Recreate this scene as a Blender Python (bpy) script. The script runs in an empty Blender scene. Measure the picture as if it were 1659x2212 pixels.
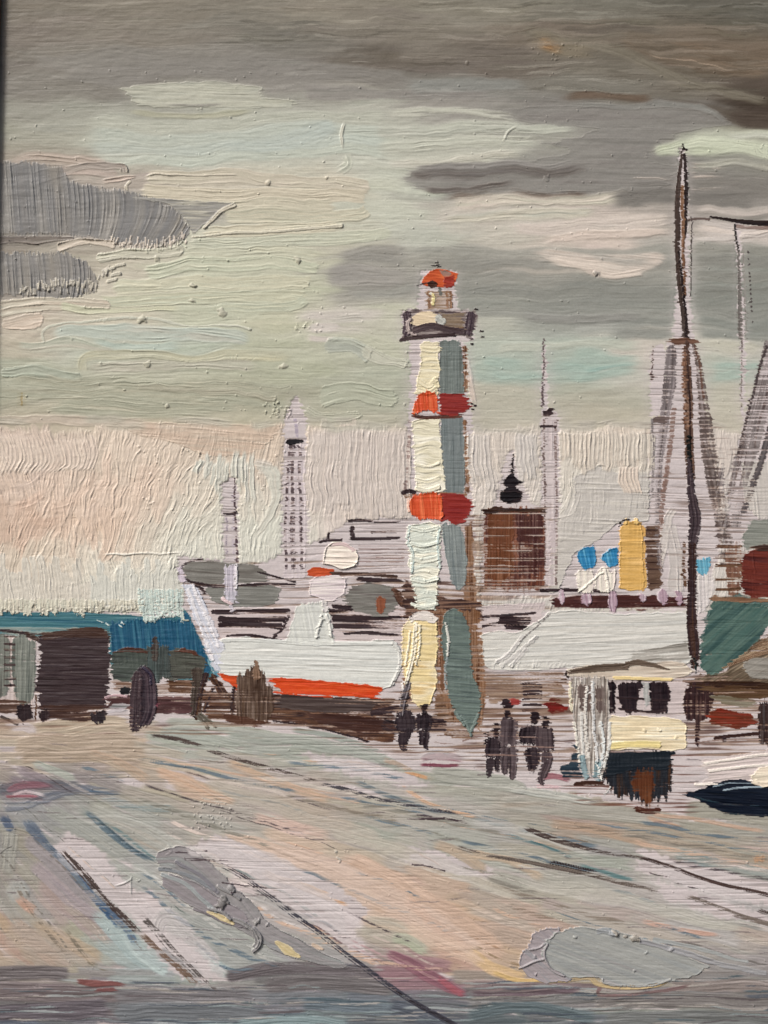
import bpy, math, time
import numpy as np
T0 = time.time()
# =====================================================================
# camera, light, exposure
# =====================================================================
# An oil painting of a harbour, photographed close up.  The paint itself is
# modelled: one relief sheet of real paint thickness, laid down brush stroke
# by brush stroke and cut into one solid body per painted thing.
S = 0.00025          # metres per paint unit (the view is 1659 x 2212 units)
ZC = 1.45            # height of the picture centre above the floor
sc = bpy.context.scene
cam_d = bpy.data.cameras.new('camera')
cam = bpy.data.objects.new('camera', cam_d)
sc.collection.objects.link(cam)
cam_d.sensor_fit = 'HORIZONTAL'
cam_d.sensor_width = 24.0
cam_d.lens = 42.0
CD = 1659 * S * cam_d.lens / cam_d.sensor_width
cam.location = (0, -CD, ZC)
cam.rotation_euler = (math.radians(90), 0, 0)
cam_d.clip_start = 0.02
cam_d.clip_end = 200
sc.camera = cam

SUN_DIR = np.array([-0.56, -0.58, 0.60]); SUN_DIR /= np.linalg.norm(SUN_DIR)
el = math.asin(SUN_DIR[2]); az = math.atan2(SUN_DIR[0], SUN_DIR[1])
w = bpy.data.worlds.new('World'); sc.world = w; w.use_nodes = True
nt = w.node_tree; nt.nodes.clear()
sky_n = nt.nodes.new('ShaderNodeTexSky'); sky_n.sky_type = 'NISHITA'
sky_n.sun_disc = False; sky_n.sun_elevation = el; sky_n.sun_rotation = az
sky_n.dust_density = 4.0; sky_n.air_density = 0.6; sky_n.ozone_density = 0.6
bg = nt.nodes.new('ShaderNodeBackground'); bg.inputs[1].default_value = 0.08
wo = nt.nodes.new('ShaderNodeOutputWorld')
nt.links.new(sky_n.outputs[0], bg.inputs[0]); nt.links.new(bg.outputs[0], wo.inputs[0])
sd = bpy.data.lights.new('sun', 'SUN'); sd.energy = 2.2; sd.angle = math.radians(15)
sd.color = (1.0, 0.985, 0.965)
sun = bpy.data.objects.new('sun', sd); sc.collection.objects.link(sun)
from mathutils import Vector
sun.rotation_euler = Vector(tuple(SUN_DIR)).to_track_quat('Z', 'Y').to_euler()
sun.location = (-1, -1, 3)
sc.view_settings.view_transform = 'Standard'; sc.view_settings.look = 'None'
sc.view_settings.exposure = 0.40; sc.view_settings.gamma = 1.0

# =====================================================================
# paint simulation: height, colour and owner on a grid
# =====================================================================
G = 0.82                                   # grid cells per paint unit
X0, Y0, X1, Y1 = -62, -100, 1760, 2312     # painted area, in paint units
W = int((X1 - X0) * G); Hh = int((Y1 - Y0) * G)
gx = X0 + np.arange(W, dtype=np.float32) / G
gy = Y0 + np.arange(Hh, dtype=np.float32) / G
rng = np.random.default_rng(7)
TAB = rng.random((256, 256)).astype(np.float32)
_sd = [0]
def nz(u, v, seed=None):
    """smooth value noise 0..1"""
    if seed is None:
        _sd[0] += 1; seed = _sd[0]
    u = np.asarray(u, np.float32) + (seed * 37.7) % 211; v = np.asarray(v, np.float32) + (seed * 91.3) % 197
    iu = np.floor(u).astype(np.int32); iv = np.floor(v).astype(np.int32)
    fu = u - iu; fv = v - iv
    fu = fu * fu * (3 - 2 * fu); fv = fv * fv * (3 - 2 * fv)
    a = iu & 255; b = iv & 255; a1 = (iu + 1) & 255; b1 = (iv + 1) & 255
    return (TAB[a, b] * (1 - fu) + TAB[a1, b] * fu) * (1 - fv) + (TAB[a, b1] * (1 - fu) + TAB[a1, b1] * fu) * fv
def sst(a, b, x):
    t = np.clip((x - a) / (b - a), 0, 1); return t * t * (3 - 2 * t)
def uni(x):                                 # spread a value noise to about uniform
    return np.clip((x - 0.5) * 1.5 + 0.5, 0, 1)

GX, GY = np.meshgrid(gx, gy)
# primer: lilac-white ground brushed on in horizontal ridges
wob = (nz(GX / 260, GY / 160) - .5) * 16
rr = nz((GY + wob) / 3.0, GX / 210, 3) * .62 + nz((GY + wob) / 1.9, GX / 60, 4) * .38
R = uni((rr - .5) * 1.35 + .5).astype(np.float32)
H = (sst(.02, .42, R) * 0.85 + R * .12 + nz(GX / 3, GY / 3, 5) * .12 + (nz(GX / 60, GY / 30, 8) - .5) * .8).astype(np.float32)
C = np.empty((Hh, W, 3), np.float32)
pv = (nz(GX / 90, GY / 12, 6) - .5)[..., None]
C[:] = np.array([199, 190, 189], np.float32); C += pv * np.array([10, 9, 8], np.float32)
C -= (1 - sst(.04, .2, R))[..., None] * np.array([26, 27, 28], np.float32)
ID = np.zeros((Hh, W), np.int16)

NAMES = {}                                  # id -> key
def nid(key):
    for k, v in NAMES.items():
        if v == key: return k
    k = len(NAMES); NAMES[k] = key; return k
nid('sky'); nid('quay')
ID[GY > 1500] = 1
AV = {}                                     # places each broad layer leaves bare

def window(xa, ya, xb, yb):
    i0 = max(0, int((xa - X0) * G)); i1 = min(W, int((xb - X0) * G) + 2)
    j0 = max(0, int((ya - Y0) * G)); j1 = min(Hh, int((yb - Y0) * G) + 2)
    if i1 - i0 < 2 or j1 - j0 < 2: return None
    return slice(j0, j1), slice(i0, i1)
def pip(poly, x, y):
    ins = np.zeros(x.shape, bool); n = len(poly)
    for k in range(n):
        xa, ya = poly[k]; xb, yb = poly[(k + 1) % n]
        if ya == yb: continue
        c = ((ya > y) != (yb > y)) & (x < (xb - xa) * (y - ya) / (yb - ya) + xa)
        ins ^= c
    return ins
def blur(m, r):
    r = max(1, int(r)); k = 2 * r + 1
    m = m.astype(np.float32)
    for ax in (0, 1):
        p = np.pad(m, [(r + 1, r) if a == ax else (0, 0) for a in (0, 1)], mode='edge')
        c = np.cumsum(p, axis=ax, dtype=np.float64)
        if ax == 0: m = ((c[k:] - c[:-k]) / k).astype(np.float32)
        else: m = ((c[:, k:] - c[:, :-k]) / k).astype(np.float32)
    return m
TN = dict(sat=1., gain=1., piv=150., off=0., tint=(0, 0, 0), hi=1.)
def tone(c):
    c = np.asarray(c, np.float32); l = c @ np.array([.3, .55, .15], np.float32)
    l = l[..., None]; return np.clip((l - TN['piv']) * np.where(l < TN['piv'], TN['gain'], TN['hi']) + TN['piv'] + TN['off'] + (c - l) * TN['sat'] + np.array(TN['tint'], np.float32), 0, 250)
def cm(cols, t):
    cols = tone(np.array(cols, np.float32))
    if cols.ndim == 1: cols = cols[None]
    if len(cols) == 1: return np.broadcast_to(cols[0], t.shape + (3,))
    q = np.clip(t, 0, 0.9999) * (len(cols) - 1); i = q.astype(np.int32); f = (q - i)[..., None]
    f = f * f * (3 - 2 * f)
    return cols[i] * (1 - f) + cols[i + 1] * f
BE = [0]; RSH = [0.]
def RP(b): return (1 - RSH[0]) * (b - .5) * 1.24 + RSH[0] * (sst(.52, .9, b) * 1.5 - .35)
def lay(sl, env, a, col, h, thick, lev, oid, idm):
    """put paint down: a = cover 0..1, h = relief of the fresh paint"""
    if not env.any(): return
    Hs = H[sl]
    m = float(Hs[env].mean())
    new = Hs * (1 - lev) + (lev * m * .86) + thick * .7 + h
    H[sl] = Hs * (1 - a) + new * a
    if BE[0]:                                # dark paint thins to brown at its edges
        lum = col @ np.array([.3, .55, .15], np.float32)
        t = ((1 - sst(80, 120, lum)) * (1 - a) * BE[0])[..., None]; col = col * (1 - t) + np.array([134, 98, 74], np.float32) * t
    C[sl] = C[sl] * (1 - a[..., None]) + col * a[..., None]
    if oid is not None:
        k = nid(oid) if isinstance(oid, str) else oid
        if idm == 'env': ID[sl][env] = k
        else: ID[sl][env & (a > .35)] = k

def patch(oid, poly, ang, cols, dry=0., dry2=None, thick=.8, br=.7, rag=5, op=1., edge=.5, cu=70, cv=5,
          lev=.5, idm='env', av=None, bs=3.4, wob=2.0, er=.22, flow=0, soft=0, jit=5, vf=None, hz=None, bu=110.):
    """a shape filled with parallel bristle marks"""
    if dry2 is None: dry2 = dry
    P = np.array(poly, np.float32)
    sl = window(P[:, 0].min() - 12, P[:, 1].min() - 12, P[:, 0].max() + 12, P[:, 1].max() + 12)
    if sl is None: return
    x = GX[sl]; y = GY[sl]
    ca, sa = math.cos(math.radians(ang)), math.sin(math.radians(ang))
    u = x * ca + y * sa; v = -x * sa + y * ca
    if vf: u, v = vf(x, y)
    if flow: v = v + flow * (nz(u / 70, v / 40) - .5)
    cu0 = P[:, 0] * ca + P[:, 1] * sa; lo, hi = cu0.min(), cu0.max()
    d = (nz(v / 2.4, u / 300) - .5) * 2 * rag; dw = (nz(u / 14, v / 14) - .5) * 2 * wob
    hz = HZD[0] if hz is None else hz
    hx = ((nz(y / 2.3, x / 60) - .5) * 2) ** 3 * 3.2 * hz
    env = pip(poly, x + d * ca - dw * sa + hx, y + d * sa + dw * ca)
    if not env.any(): return
    bl = blur(env, max(2, 4 * G)); er = er * (1.6 if HZD[0] else 1)
    uu = np.clip((u - lo) / (hi - lo + 1e-6), 0, 1)
    b = nz(v / bs, u / bu) * .62 + nz(v / (bs * .5), u / (bu * .45)) * .38
    tex = TW[0] * R[sl] + TW[1] * uni(b) + (1 - TW[0] - TW[1]) * nz(x / 3.2, y / 2.0)
    dm = (nz(x / 46, y / 26) - .5) * .3
    thr = dry + (dry2 - dry) * uu + (dm if max(dry, dry2) > .04 else 0) + er * (1 - sst(.5, .95, bl))
    a = sst(thr - .12, thr + .12, tex + .02)
    if dry <= 0 and dry2 <= 0: a = np.maximum(a, sst(.5, .8, bl))
    if soft: a = a * sst(.5, .5 + soft, blur(env, soft * 30 * G))
    a = a * env * op
    if av is not None: a = a * (1 - AV[av][sl])
    t = uni(nz(v / cv, u / cu) * .6 + nz(v / (cv * .4), u / (cu * .6)) * .4)
    col = cm(cols, t) + ((b - .5) * jit)[..., None]
    rid = edge * np.exp(-((bl - .66) / .12) ** 2)
    am = .15 + 1.7 * nz(x / 34, y / 20)
    lay(sl, env, a, col, br * am * RP(b) + rid * am, thick, lev, oid, idm)

def curve(pts, n):
    P = np.array(pts, np.float64)
    if len(P) == 2: P = np.array([P[0], (P[0] + P[1]) / 2, P[1]])
    Q = np.vstack([2 * P[0] - P[1], P, 2 * P[-1] - P[-2]]); out = []
    m = len(P) - 1; t = np.linspace(0, m - 1e-6, n); k = t.astype(int); f = (t - k)[:, None]
    a, b, c, d = Q[k], Q[k + 1], Q[k + 2], Q[k + 3]
    return .5 * (2 * b + (c - a) * f + (2 * a - 5 * b + 4 * c - d) * f ** 2 + (3 * b - 3 * c + d - a) * f ** 3)

def S_(oid, pts, wd, cols, dry=0., dry2=None, thick=.8, br=.7, op=1., edge=.5, end=.6, lev=.5, idm='env', av=None,
       bs=3.4, cv=.35, cu=120, rag=.1, jit=5, tip=.5, er=.3, colu=None, lim=None, sf=None, hz=None, bu=110.):
    """one brush stroke along a curve; wd = full width (number or list)"""
    if dry2 is None: dry2 = dry
    P = curve(pts, 64)
    L = float(np.sqrt((np.diff(P, axis=0) ** 2).sum(1)).sum()) + 1e-6
    wl = np.interp(np.linspace(0, 1, 200), np.linspace(0, 1, len(wd)), wd) if isinstance(wd, (list, tuple)) else np.full(200, float(wd))
    wm = float(wl.max())
    n = max(6, int(L * G * 1.7)); m = max(5, int(wm * G * 1.7))
    C1 = curve(pts, n); t = np.linspace(0, 1, n)
    T = np.gradient(C1, axis=0); T /= np.linalg.norm(T, axis=1)[:, None] + 1e-9
    N = np.stack([-T[:, 1], T[:, 0]], 1)
    w2 = np.interp(t, np.linspace(0, 1, 200), wl) / 2
    vv = np.linspace(-1, 1, m)
    px = C1[:, 0:1] + N[:, 0:1] * w2[:, None] * vv[None]; py = C1[:, 1:2] + N[:, 1:2] * w2[:, None] * vv[None]
    wp = WPD[0]
    if wp:
        ox = (nz(px / 95, py / 42, 501) - .5) * 1.2 * wp + (nz(px / 26, py / 16, 502) - .5) * .5 * wp; oy = (nz(px / 85, py / 38, 503) - .5) * 2 * wp + (nz(px / 24, py / 15, 504) - .5) * .5 * wp
        px = px + ox; py = py + oy
    sl = window(px.min() - 3, py.min() - 3, px.max() + 3, py.max() + 3)
    if sl is None: return
    j0, i0 = sl[0].start, sl[1].start; hh = sl[0].stop - j0; ww = sl[1].stop - i0
    ii = np.rint((px - X0) * G).astype(int) - i0; jj = np.rint((py - Y0) * G).astype(int) - j0
    ok = (ii >= 0) & (ii < ww) & (jj >= 0) & (jj < hh)
    U = np.full((hh, ww), -1, np.float32); V = np.zeros((hh, ww), np.float32)
    UU = np.broadcast_to(t[:, None], px.shape); VV = np.broadcast_to(vv[None], px.shape)
    U[jj[ok], ii[ok]] = UU[ok]; V[jj[ok], ii[ok]] = VV[ok]
    env = U >= 0
    if not env.any(): return
    x = GX[sl]; y = GY[sl]
    u = U * L; v = V * wm / 2
    s1, s2, s3 = [_sd[0] + k for k in (1, 2, 3)]; _sd[0] += 3
    b = nz(v / bs, u / bu, s1) * .62 + nz(v / (bs * .5), u / (bu * .42), s2) * .38
    # rounded, ragged ends
    en = nz(v / 2.6, u / 400, s3) - .5
    eu = np.minimum(U + .0, 1) * L
    capl = tip * wm / 2 * V ** 2
    d0 = eu - capl - (en + .5) * rag * wm; d1 = (L - eu) - capl - (en + .5) * rag * wm * 1.6
    body = (d0 > 0) & (d1 > 0) & env & (np.abs(V) < 1 - .12 * nz(u / 9, V * 2, s3 + 9))
    if lim is not None: body &= pip(lim, x, y)
    if not body.any(): return
    tex = TW[0] * R[sl] + TW[1] * uni(b) + (1 - TW[0] - TW[1]) * nz(x / 3.2, y / 2.0, s2 + 5)
    thr = dry + (dry2 - dry) * U + ((nz(x / 40, y / 24, s2 + 6) - .5) * .26 if max(dry, dry2) > .04 else 0) + er * sst(.72, 1., np.abs(V)) * (1 if (dry > 0 or dry2 > 0) else .25)
    a = sst(thr - .12, thr + .12, tex + .03)
    a = a * body * op
    sf = SFD[0] if sf is None else sf
    if sf:
        a = a * sst(0, .55 * sf, 1 - np.abs(V) - .12 * nz(u / 30, V * 3, s3 + 6) * sf) * sst(0, sf * min(.22 * L, 34), np.minimum(d0, d1) - 14 * sf * nz(v / 2.6, u / 400, s3 + 7))
    if av is not None: a = a * (1 - AV[av][sl])
    hz = HZD[0] if hz is None else hz
    if hz:
        of = np.rint(((nz(y / 2.3, x / 60, s3 + 11) - .5) * 2) ** 3 * 3.2 * hz * G).astype(int)
        ix = np.clip(np.arange(a.shape[1])[None] + of, 0, a.shape[1] - 1); a = np.take_along_axis(a, ix, 1); body = np.take_along_axis(body, ix, 1)
        if not body.any(): return
    tc = uni(nz(V / cv, u / cu, s3 + 3) * .6 + nz(V / (cv * .4), u / (cu * .5), s3 + 4) * .4)
    if colu: tc = np.clip(U * .8 + (tc - .5) * .5 + .1, 0, 1)
    col = cm(cols, tc) + ((b - .5) * jit)[..., None]
    rid = edge * np.exp(-((1 - np.abs(V)) * wm / 2 / 2.4 - .8) ** 2) + end * np.exp(-((d1 / 3.) - .8) ** 2)
    am = .15 + 1.7 * nz(x / 34, y / 20, s3 + 12)
    lay(sl, body, a, col, br * am * RP(b) + rid * am, thick, lev, oid, idm)

WPD = [9.]; SFD = [0]; HZD = [0]; TW = [.5, .34]
def bump(x, y, r, h, col=None, oid=None):
    sl = window(x - r * 2.5, y - r * 2.5, x + r * 2.5, y + r * 2.5)
    if sl is None: return
    dx = GX[sl] - x; dy = GY[sl] - y
    an = (x * 7.1 + y * 3.3) % 3.1; e = 1 + .9 * ((x * 1.7 + y) % 1.)
    ex = dx * math.cos(an) + dy * math.sin(an); ey = (-dx * math.sin(an) + dy * math.cos(an)) * e
    q = np.sqrt(ex * ex + ey * ey) / r * (.55 + .9 * nz(dx / r * 1.6 + x, dy / r * 1.6 + y, 77))
    g = np.clip(1 - q * q, 0, 1) ** .6
    H[sl] += h * g
    if col is not None: C[sl] = C[sl] * (1 - (q < 1)[..., None] * .8) + np.array(col, np.float32) * (q < 1)[..., None] * .8
    if oid: ID[sl][q < 1.05] = nid(oid)
def crumbs(x0, y0, x1, y1, n, r=(1.2, 3), h=(.8, 2.4), seed=1):
    g = np.random.default_rng(seed)
    for _ in range(n):
        bump(g.uniform(x0, x1), g.uniform(y0, y1), g.uniform(*r), g.uniform(*h))
def avoid(key, polys, rag=7, blurr=1.5):
    m = AV.setdefault(key, np.zeros((Hh, W), np.float32))
    for poly in polys:
        P = np.array(poly, np.float32)
        sl = window(P[:, 0].min() - 15, P[:, 1].min() - 15, P[:, 0].max() + 15, P[:, 1].max() + 15)
        if sl is None: continue
        x = GX[sl]; y = GY[sl]
        e = pip(poly, x + (nz(x / 14, y / 2.6) - .5) * 2 * rag, y + (nz(x / 5, y / 14) - .5) * 1.4 * rag)
        m[sl] = np.maximum(m[sl], blur(e, blurr))
def smear(x0, y0, x1, y1, n, m, k, av=None, rows=5):
    """wet paint dragged together along rows"""
    sl = window(x0, y0, x1, y1); A = C[sl]
    p = A.copy()
    for ax, r in ((1, int(n * G)), (0, int(m * G))):
        if r < 1: continue
        q = np.pad(p, [(r + 1, r) if a == ax else (0, 0) for a in (0, 1)] + [(0, 0)], mode='edge'); c = np.cumsum(q, axis=ax, dtype=np.float64); w_ = 2 * r + 1
        p = ((c[w_:] - c[:-w_]) / w_ if ax == 0 else (c[:, w_:] - c[:, :-w_]) / w_).astype(np.float32)
    kk = k * (.55 + .45 * nz(GX[sl] / 60, GY[sl] / rows))
    fe = np.minimum(np.minimum(sst(0, 20, GX[sl] - x0), sst(0, 20, x1 - GX[sl])), np.minimum(sst(0, 20, GY[sl] - y0), sst(0, 20, y1 - GY[sl])))
    kk = kk * fe
    if av is not None: kk = kk * (1 - sst(0, .4, blur(AV[av][sl], 4)))
    C[sl] = A * (1 - kk[..., None]) + p * kk[..., None]
class Map:
    def __init__(s, rows, sx=2.6):
        pts = []; cs = []
        for y, row in rows:
            for x, c in row: pts.append((x / sx, y)); cs.append(c)
        s.p = np.array(pts, float); s.c = np.array(cs, float); s.sx = sx
    def at(s, x, y):
        d = (s.p[:, 0] - x / s.sx) ** 2 + (s.p[:, 1] - y) ** 2 + 60
        w_ = 1 / d ** 2; return (s.c * w_[:, None]).sum(0) / w_.sum()
def darker(c, k): return tuple(np.clip(np.array(c, float) + k, 0, 255))

# =====================================================================
# SKY
# =====================================================================
avoid('sky', [
 # bare primer round the lighthouse, masts, spires and towers
 [(884,735),(905,735),(1005,735),(1012,850),(1022,900),(1022,1075),(1030,1320),(860,1320),(872,1130),(868,1070),(878,900),(884,850)],
 [(910,585),(985,585),(990,680),(900,680)],
 [(868,668),(1025,668),(1025,738),(868,738)],
 [(1062,1110),(1080,1030),(1096,975),(1112,975),(1128,1030),(1150,1090),(1182,1095),(1190,1290),(1035,1290),(1040,1110)],
 [(1170,740),(1180,740),(1186,880),(1210,895),(1210,1120),(1196,1290),(1166,1290),(1168,900)],
 [(612,905),(628,870),(640,850),(650,870),(664,905),(668,1140),(664,1260),(608,1260),(606,1120)],
 [(478,1045),(494,1030),(512,1030),(516,1090),(515,1230),(482,1230)],
 [(1404,760),(1420,742),(1440,742),(1440,900),(1404,900)],
 [(1440,735),(1500,735),(1520,830),(1540,1000),(1560,1180),(1520,1320),(1480,1320),(1190,1300),(1180,1180),(1330,1130),(1400,1100),(1405,900),(1432,895)],
 [(1468,318),(1482,318),(1486,420),(1492,640),(1500,740),(1452,740),(1460,600),(1462,420)],
 [(1585,480),(1600,480),(1606,620),(1612,720),(1612,900),(1600,900),(1594,620)],
 [(1659,735),(1780,720),(1780,1180),(1560,1180),(1575,1060),(1600,930),(1640,800)],
 [(560,1218),(700,1160),(760,1120),(900,1115),(900,1340),(380,1340),(390,1215),(478,1205),(478,1215)],
 [(-70,1322),(1800,1322),(1800,1600),(-70,1600)],
 [(380,1200),(440,1205),(440,1330),(395,1330)],
])
SK = Map([
 (-80,[(0,(122,114,103)),(400,(131,124,111)),(900,(130,124,112)),(1300,(124,121,110)),(1700,(108,106,98))]),
 (20,[(0,(130,121,108)),(300,(139,131,117)),(700,(145,137,122)),(1000,(140,134,120)),(1300,(128,125,113)),(1600,(112,109,100))]),
 (80,[(20,(132,122,112)),(300,(136,128,116)),(600,(128,124,114)),(900,(134,126,114)),(1200,(131,118,104)),(1500,(126,112,97))]),
 (130,[(20,(131,125,116)),(300,(136,132,126)),(600,(138,134,129)),(850,(118,108,98)),(1050,(122,112,103)),(1300,(125,117,104)),(1600,(128,110,93))]),
 (190,[(30,(136,131,123)),(250,(136,132,125)),(600,(143,139,133)),(1000,(138,138,133)),(1250,(132,128,118)),(1500,(124,116,104)),(1650,(105,92,82))]),
 (240,[(30,(150,149,137)),(250,(158,160,147)),(550,(170,173,158)),(800,(172,173,160)),(1000,(150,146,140)),(1200,(135,131,127)),(1450,(128,124,120)),(1650,(90,76,67))]),
 (300,[(30,(158,158,142)),(250,(172,176,160)),(550,(176,183,170)),(800,(178,184,168)),(1000,(175,178,163)),(1180,(158,158,148)),(1350,(137,134,130)),(1600,(180,186,165))]),
 (345,[(30,(160,150,135)),(250,(176,170,154)),(450,(180,186,172)),(800,(186,190,174)),(1000,(185,186,170)),(1200,(152,150,143)),(1400,(137,134,130)),(1600,(150,150,140))]),
 (400,[(40,(138,128,118)),(250,(172,160,148)),(450,(193,184,164)),(700,(199,192,170)),(840,(188,194,176)),(1000,(128,122,120)),(1250,(138,134,132)),(1450,(135,131,127)),(1640,(134,130,125))]),
 (460,[(40,(128,124,120)),(250,(132,131,134)),(420,(160,156,148)),(650,(200,193,170)),(850,(190,194,176)),(1050,(192,184,172)),(1280,(194,181,170)),(1500,(160,152,145)),(1650,(142,138,132))]),
 (510,[(40,(140,133,124)),(250,(175,165,155)),(450,(193,193,172)),(700,(197,193,170)),(900,(182,186,172)),(1100,(190,184,170)),(1300,(205,188,176)),(1600,(200,188,180))]),
 (560,[(40,(150,138,124)),(250,(190,182,162)),(450,(190,194,168)),(650,(192,193,167)),(800,(160,158,148)),(1000,(148,146,138)),(1200,(190,178,166)),(1380,(160,158,150)),(1640,(142,145,138))]),
 (620,[(40,(150,142,134)),(240,(196,188,168)),(450,(190,194,168)),(650,(188,190,165)),(780,(152,149,143)),(1000,(148,149,142)),(1300,(138,141,136)),(1640,(138,144,138))]),
 (690,[(40,(190,176,158)),(250,(196,190,168)),(450,(188,192,166)),(620,(188,190,160)),(720,(198,190,182)),(850,(188,190,165)),(1050,(176,178,164)),(1250,(148,150,145)),(1640,(138,144,138))]),
 (750,[(40,(186,176,155)),(200,(180,186,168)),(400,(176,186,168)),(600,(180,184,158)),(850,(184,186,162)),(1060,(172,182,168)),(1250,(166,178,166)),(1400,(196,188,176)),(1580,(188,186,172))]),
 (800,[(40,(170,174,152)),(300,(178,180,156)),(600,(172,176,150)),(850,(172,176,155)),(1060,(158,178,166)),(1280,(152,178,167)),(1400,(192,186,174)),(1600,(168,180,168))]),
 (860,[(40,(166,164,142)),(300,(170,170,147)),(600,(168,168,144)),(800,(166,170,150)),(1060,(182,178,160)),(1280,(172,170,152)),(1600,(186,182,164))]),
 (905,[(40,(176,168,144)),(300,(184,174,148)),(520,(180,176,150)),(750,(176,174,152)),(1000,(176,172,155)),(1300,(182,176,156)),(1600,(186,180,162))]),
 (960,[(40,(204,180,158)),(300,(213,192,165)),(560,(206,184,156)),(760,(212,192,172)),(1060,(204,192,175)),(1350,(206,190,168)),(1600,(200,188,175))]),
 (1060,[(40,(212,184,158)),(300,(216,188,160)),(450,(208,198,174)),(760,(212,194,176)),(1060,(204,194,180)),(1300,(200,196,178)),(1600,(200,190,180))]),
 (1140,[(40,(208,172,142)),(200,(216,184,154)),(420,(204,202,180)),(570,(202,206,186)),(760,(208,194,180)),(1260,(198,194,182)),(1600,(196,188,180))]),
 (1210,[(40,(208,190,162)),(250,(214,206,182)),(450,(206,208,188)),(570,(200,202,184)),(1260,(194,190,180))]),
 (1300,[(40,(200,192,168)),(250,(208,206,184)),(420,(198,208,196)),(1260,(194,190,180))]),
])
TN.update(sat=.72, gain=1.36, piv=160., hi=1.04, off=2., tint=(1, 1, -2))
SFD[0] = .9
g = np.random.default_rng(11)
gxx = np.arange(X0, X1 + 30, 24.); gyy = np.arange(Y0, 1345, 10.)
CG = np.array([[tone(SK.at(a, b)) for a in gxx] for b in gyy], np.float32)   # thin first coat
ui = np.clip((GX[GY[:, 0] < 1335] - X0) / 24., 0, len(gxx) - 1.01); vi = np.clip((GY[GY[:, 0] < 1335] - Y0) / 10., 0, len(gyy) - 1.01)
iu = ui.astype(int); iv = vi.astype(int); fu = (ui - iu)[..., None]; fv = (vi - iv)[..., None]
coat = (CG[iv, iu] * (1 - fu) + CG[iv, iu + 1] * fu) * (1 - fv) + (CG[iv + 1, iu] * (1 - fu) + CG[iv + 1, iu + 1] * fu) * fv
n0 = coat.shape[0]; k0 = (1 - AV['sky'][:n0])[..., None] * .92; C[:n0] = C[:n0] * (1 - k0) + coat * k0; H[:n0] = H[:n0] * (1 - .6 * k0[..., 0]) + .6 * k0[..., 0] * .9
pts = []
for yy in np.arange(-104, 952, 12.0):
    for xx in np.arange(-80, 1800, 128.0):
        pts.append((xx + g.uniform(-64, 64), yy + g.uniform(-8, 8)))
g.shuffle(pts)
for x, y in pts:
    L = g.uniform(120, 260); wd = g.uniform(18, 34)
    wv = 8 * math.sin(x / 170 + y / 60)
    if y < 170: L *= 1.3
    c = SK.at(x, y); j = g.normal(0, 2.2); c2 = c + j; c1 = c - 4 + g.normal(0, 2, 3)
    wet = y < 350 or x > 1050
    k = .5 if wet else 1.0
    rough = .6 if y < 230 else (.6 if wet else .8)
    S_(None, [(x - L / 2, y + g.uniform(-3, 3) + wv * .5), (x, y + g.uniform(-4, 4)), (x + L / 2, y + g.uniform(-3, 3) - wv * .5)], wd,
       [c1, c2, c2 + 3], thick=.5 * k, br=.55 * rough, edge=.18 * k, end=.15 * k, op=.8 if wet else .88, dry=.0, dry2=.1, av='sky', rag=.25,
       bs=2.6 if y < 230 else 3.0, cv=.3)
smear(X0, Y0, X1, 925, 22, 5, .8, 'sky')
# top band: dry, thin brown-grey with pale streaks of the ground showing
for _ in range(230):
    x = g.uniform(-60, 1750); y = g.uniform(-100, 110) if g.random() < .8 else g.uniform(110, 170)
    c = SK.at(x, y) + g.choice([-13, -7, 7, 14]); L = g.uniform(90, 300)
    S_(None, [(x - L / 2, y), (x + L / 2, y + g.uniform(-3, 3))], g.uniform(7, 16), [c, c + 3], thick=.1, br=.5, edge=0, end=0, op=.6, dry=.45, dry2=.6, lev=.1, bs=2.4)

def sw(pts, wd, cols, **k):
    k.setdefault('av', 'sky'); S_(None, pts, wd, cols, **k)
# --- top right: brown sweep and orange touch
sw([(990,150),(1120,158),(1240,150)], 34, [(118,106,96),(128,118,108)], op=.7, dry=.2, thick=.3)
sw([(1190,70),(1330,66),(1440,74)], 22, [(108,98,90),(118,108,98)], op=.6, dry=.2, thick=.3)
sw([(1330,90),(1480,120),(1700,150)], 60, [(133,112,92),(126,112,96),(140,116,94)], op=.75, thick=.3, dry=.1)
sw([(1390,118),(1470,128),(1600,150)], 4, [(176,150,128)], op=.7, dry=.35, thick=.4)
sw([(1120,60),(1200,90),(1320,110),(1480,180),(1690,235)], 34, [(128,120,104),(136,128,112),(122,114,100)], op=.8, thick=.4, br=.8)
sw([(1130,76),(1210,102),(1300,126)], 40, [(138,126,104),(146,132,108)], op=.6, thick=.5)
sw([(1155,88),(1190,100),(1226,108)], 24, [(164,128,90),(150,124,94),(158,124,88)], op=.85, thick=.8, br=1.2, dry=.12)
sw([(1162,96),(1184,99),(1210,104)], 12, [(172,130,84),(162,118,76)], thick=1, br=1.3, dry=.1)
sw([(1192,104),(1208,108),(1216,116)], 4, [(182,178,160)], thick=1)
crumbs(1150,86,1268,130,26,(1.5,3.2),(.5,1.5),5)
sw([(1200,214),(1330,205),(1420,218)], 26, [(110,88,74),(128,108,92),(104,88,76)], dry=.2, dry2=.3, thick=.3)
patch(None, [(1380,222),(1480,212),(1580,232),(1700,240),(1700,284),(1600,280),(1560,262),(1480,240)], 8, [(104,92,82),(110,98,88),(114,104,94)], thick=.3, br=.4, av='sky', rag=14, soft=.4)
patch(None, [(1560,240),(1720,236),(1780,240),(1780,280),(1600,280)], 2, [(98,84,76),(106,92,82)], thick=.3, br=.4, rag=16, soft=.3)
smear(X0, Y0, X1, 290, 14, 3, .55, 'sky')
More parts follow.
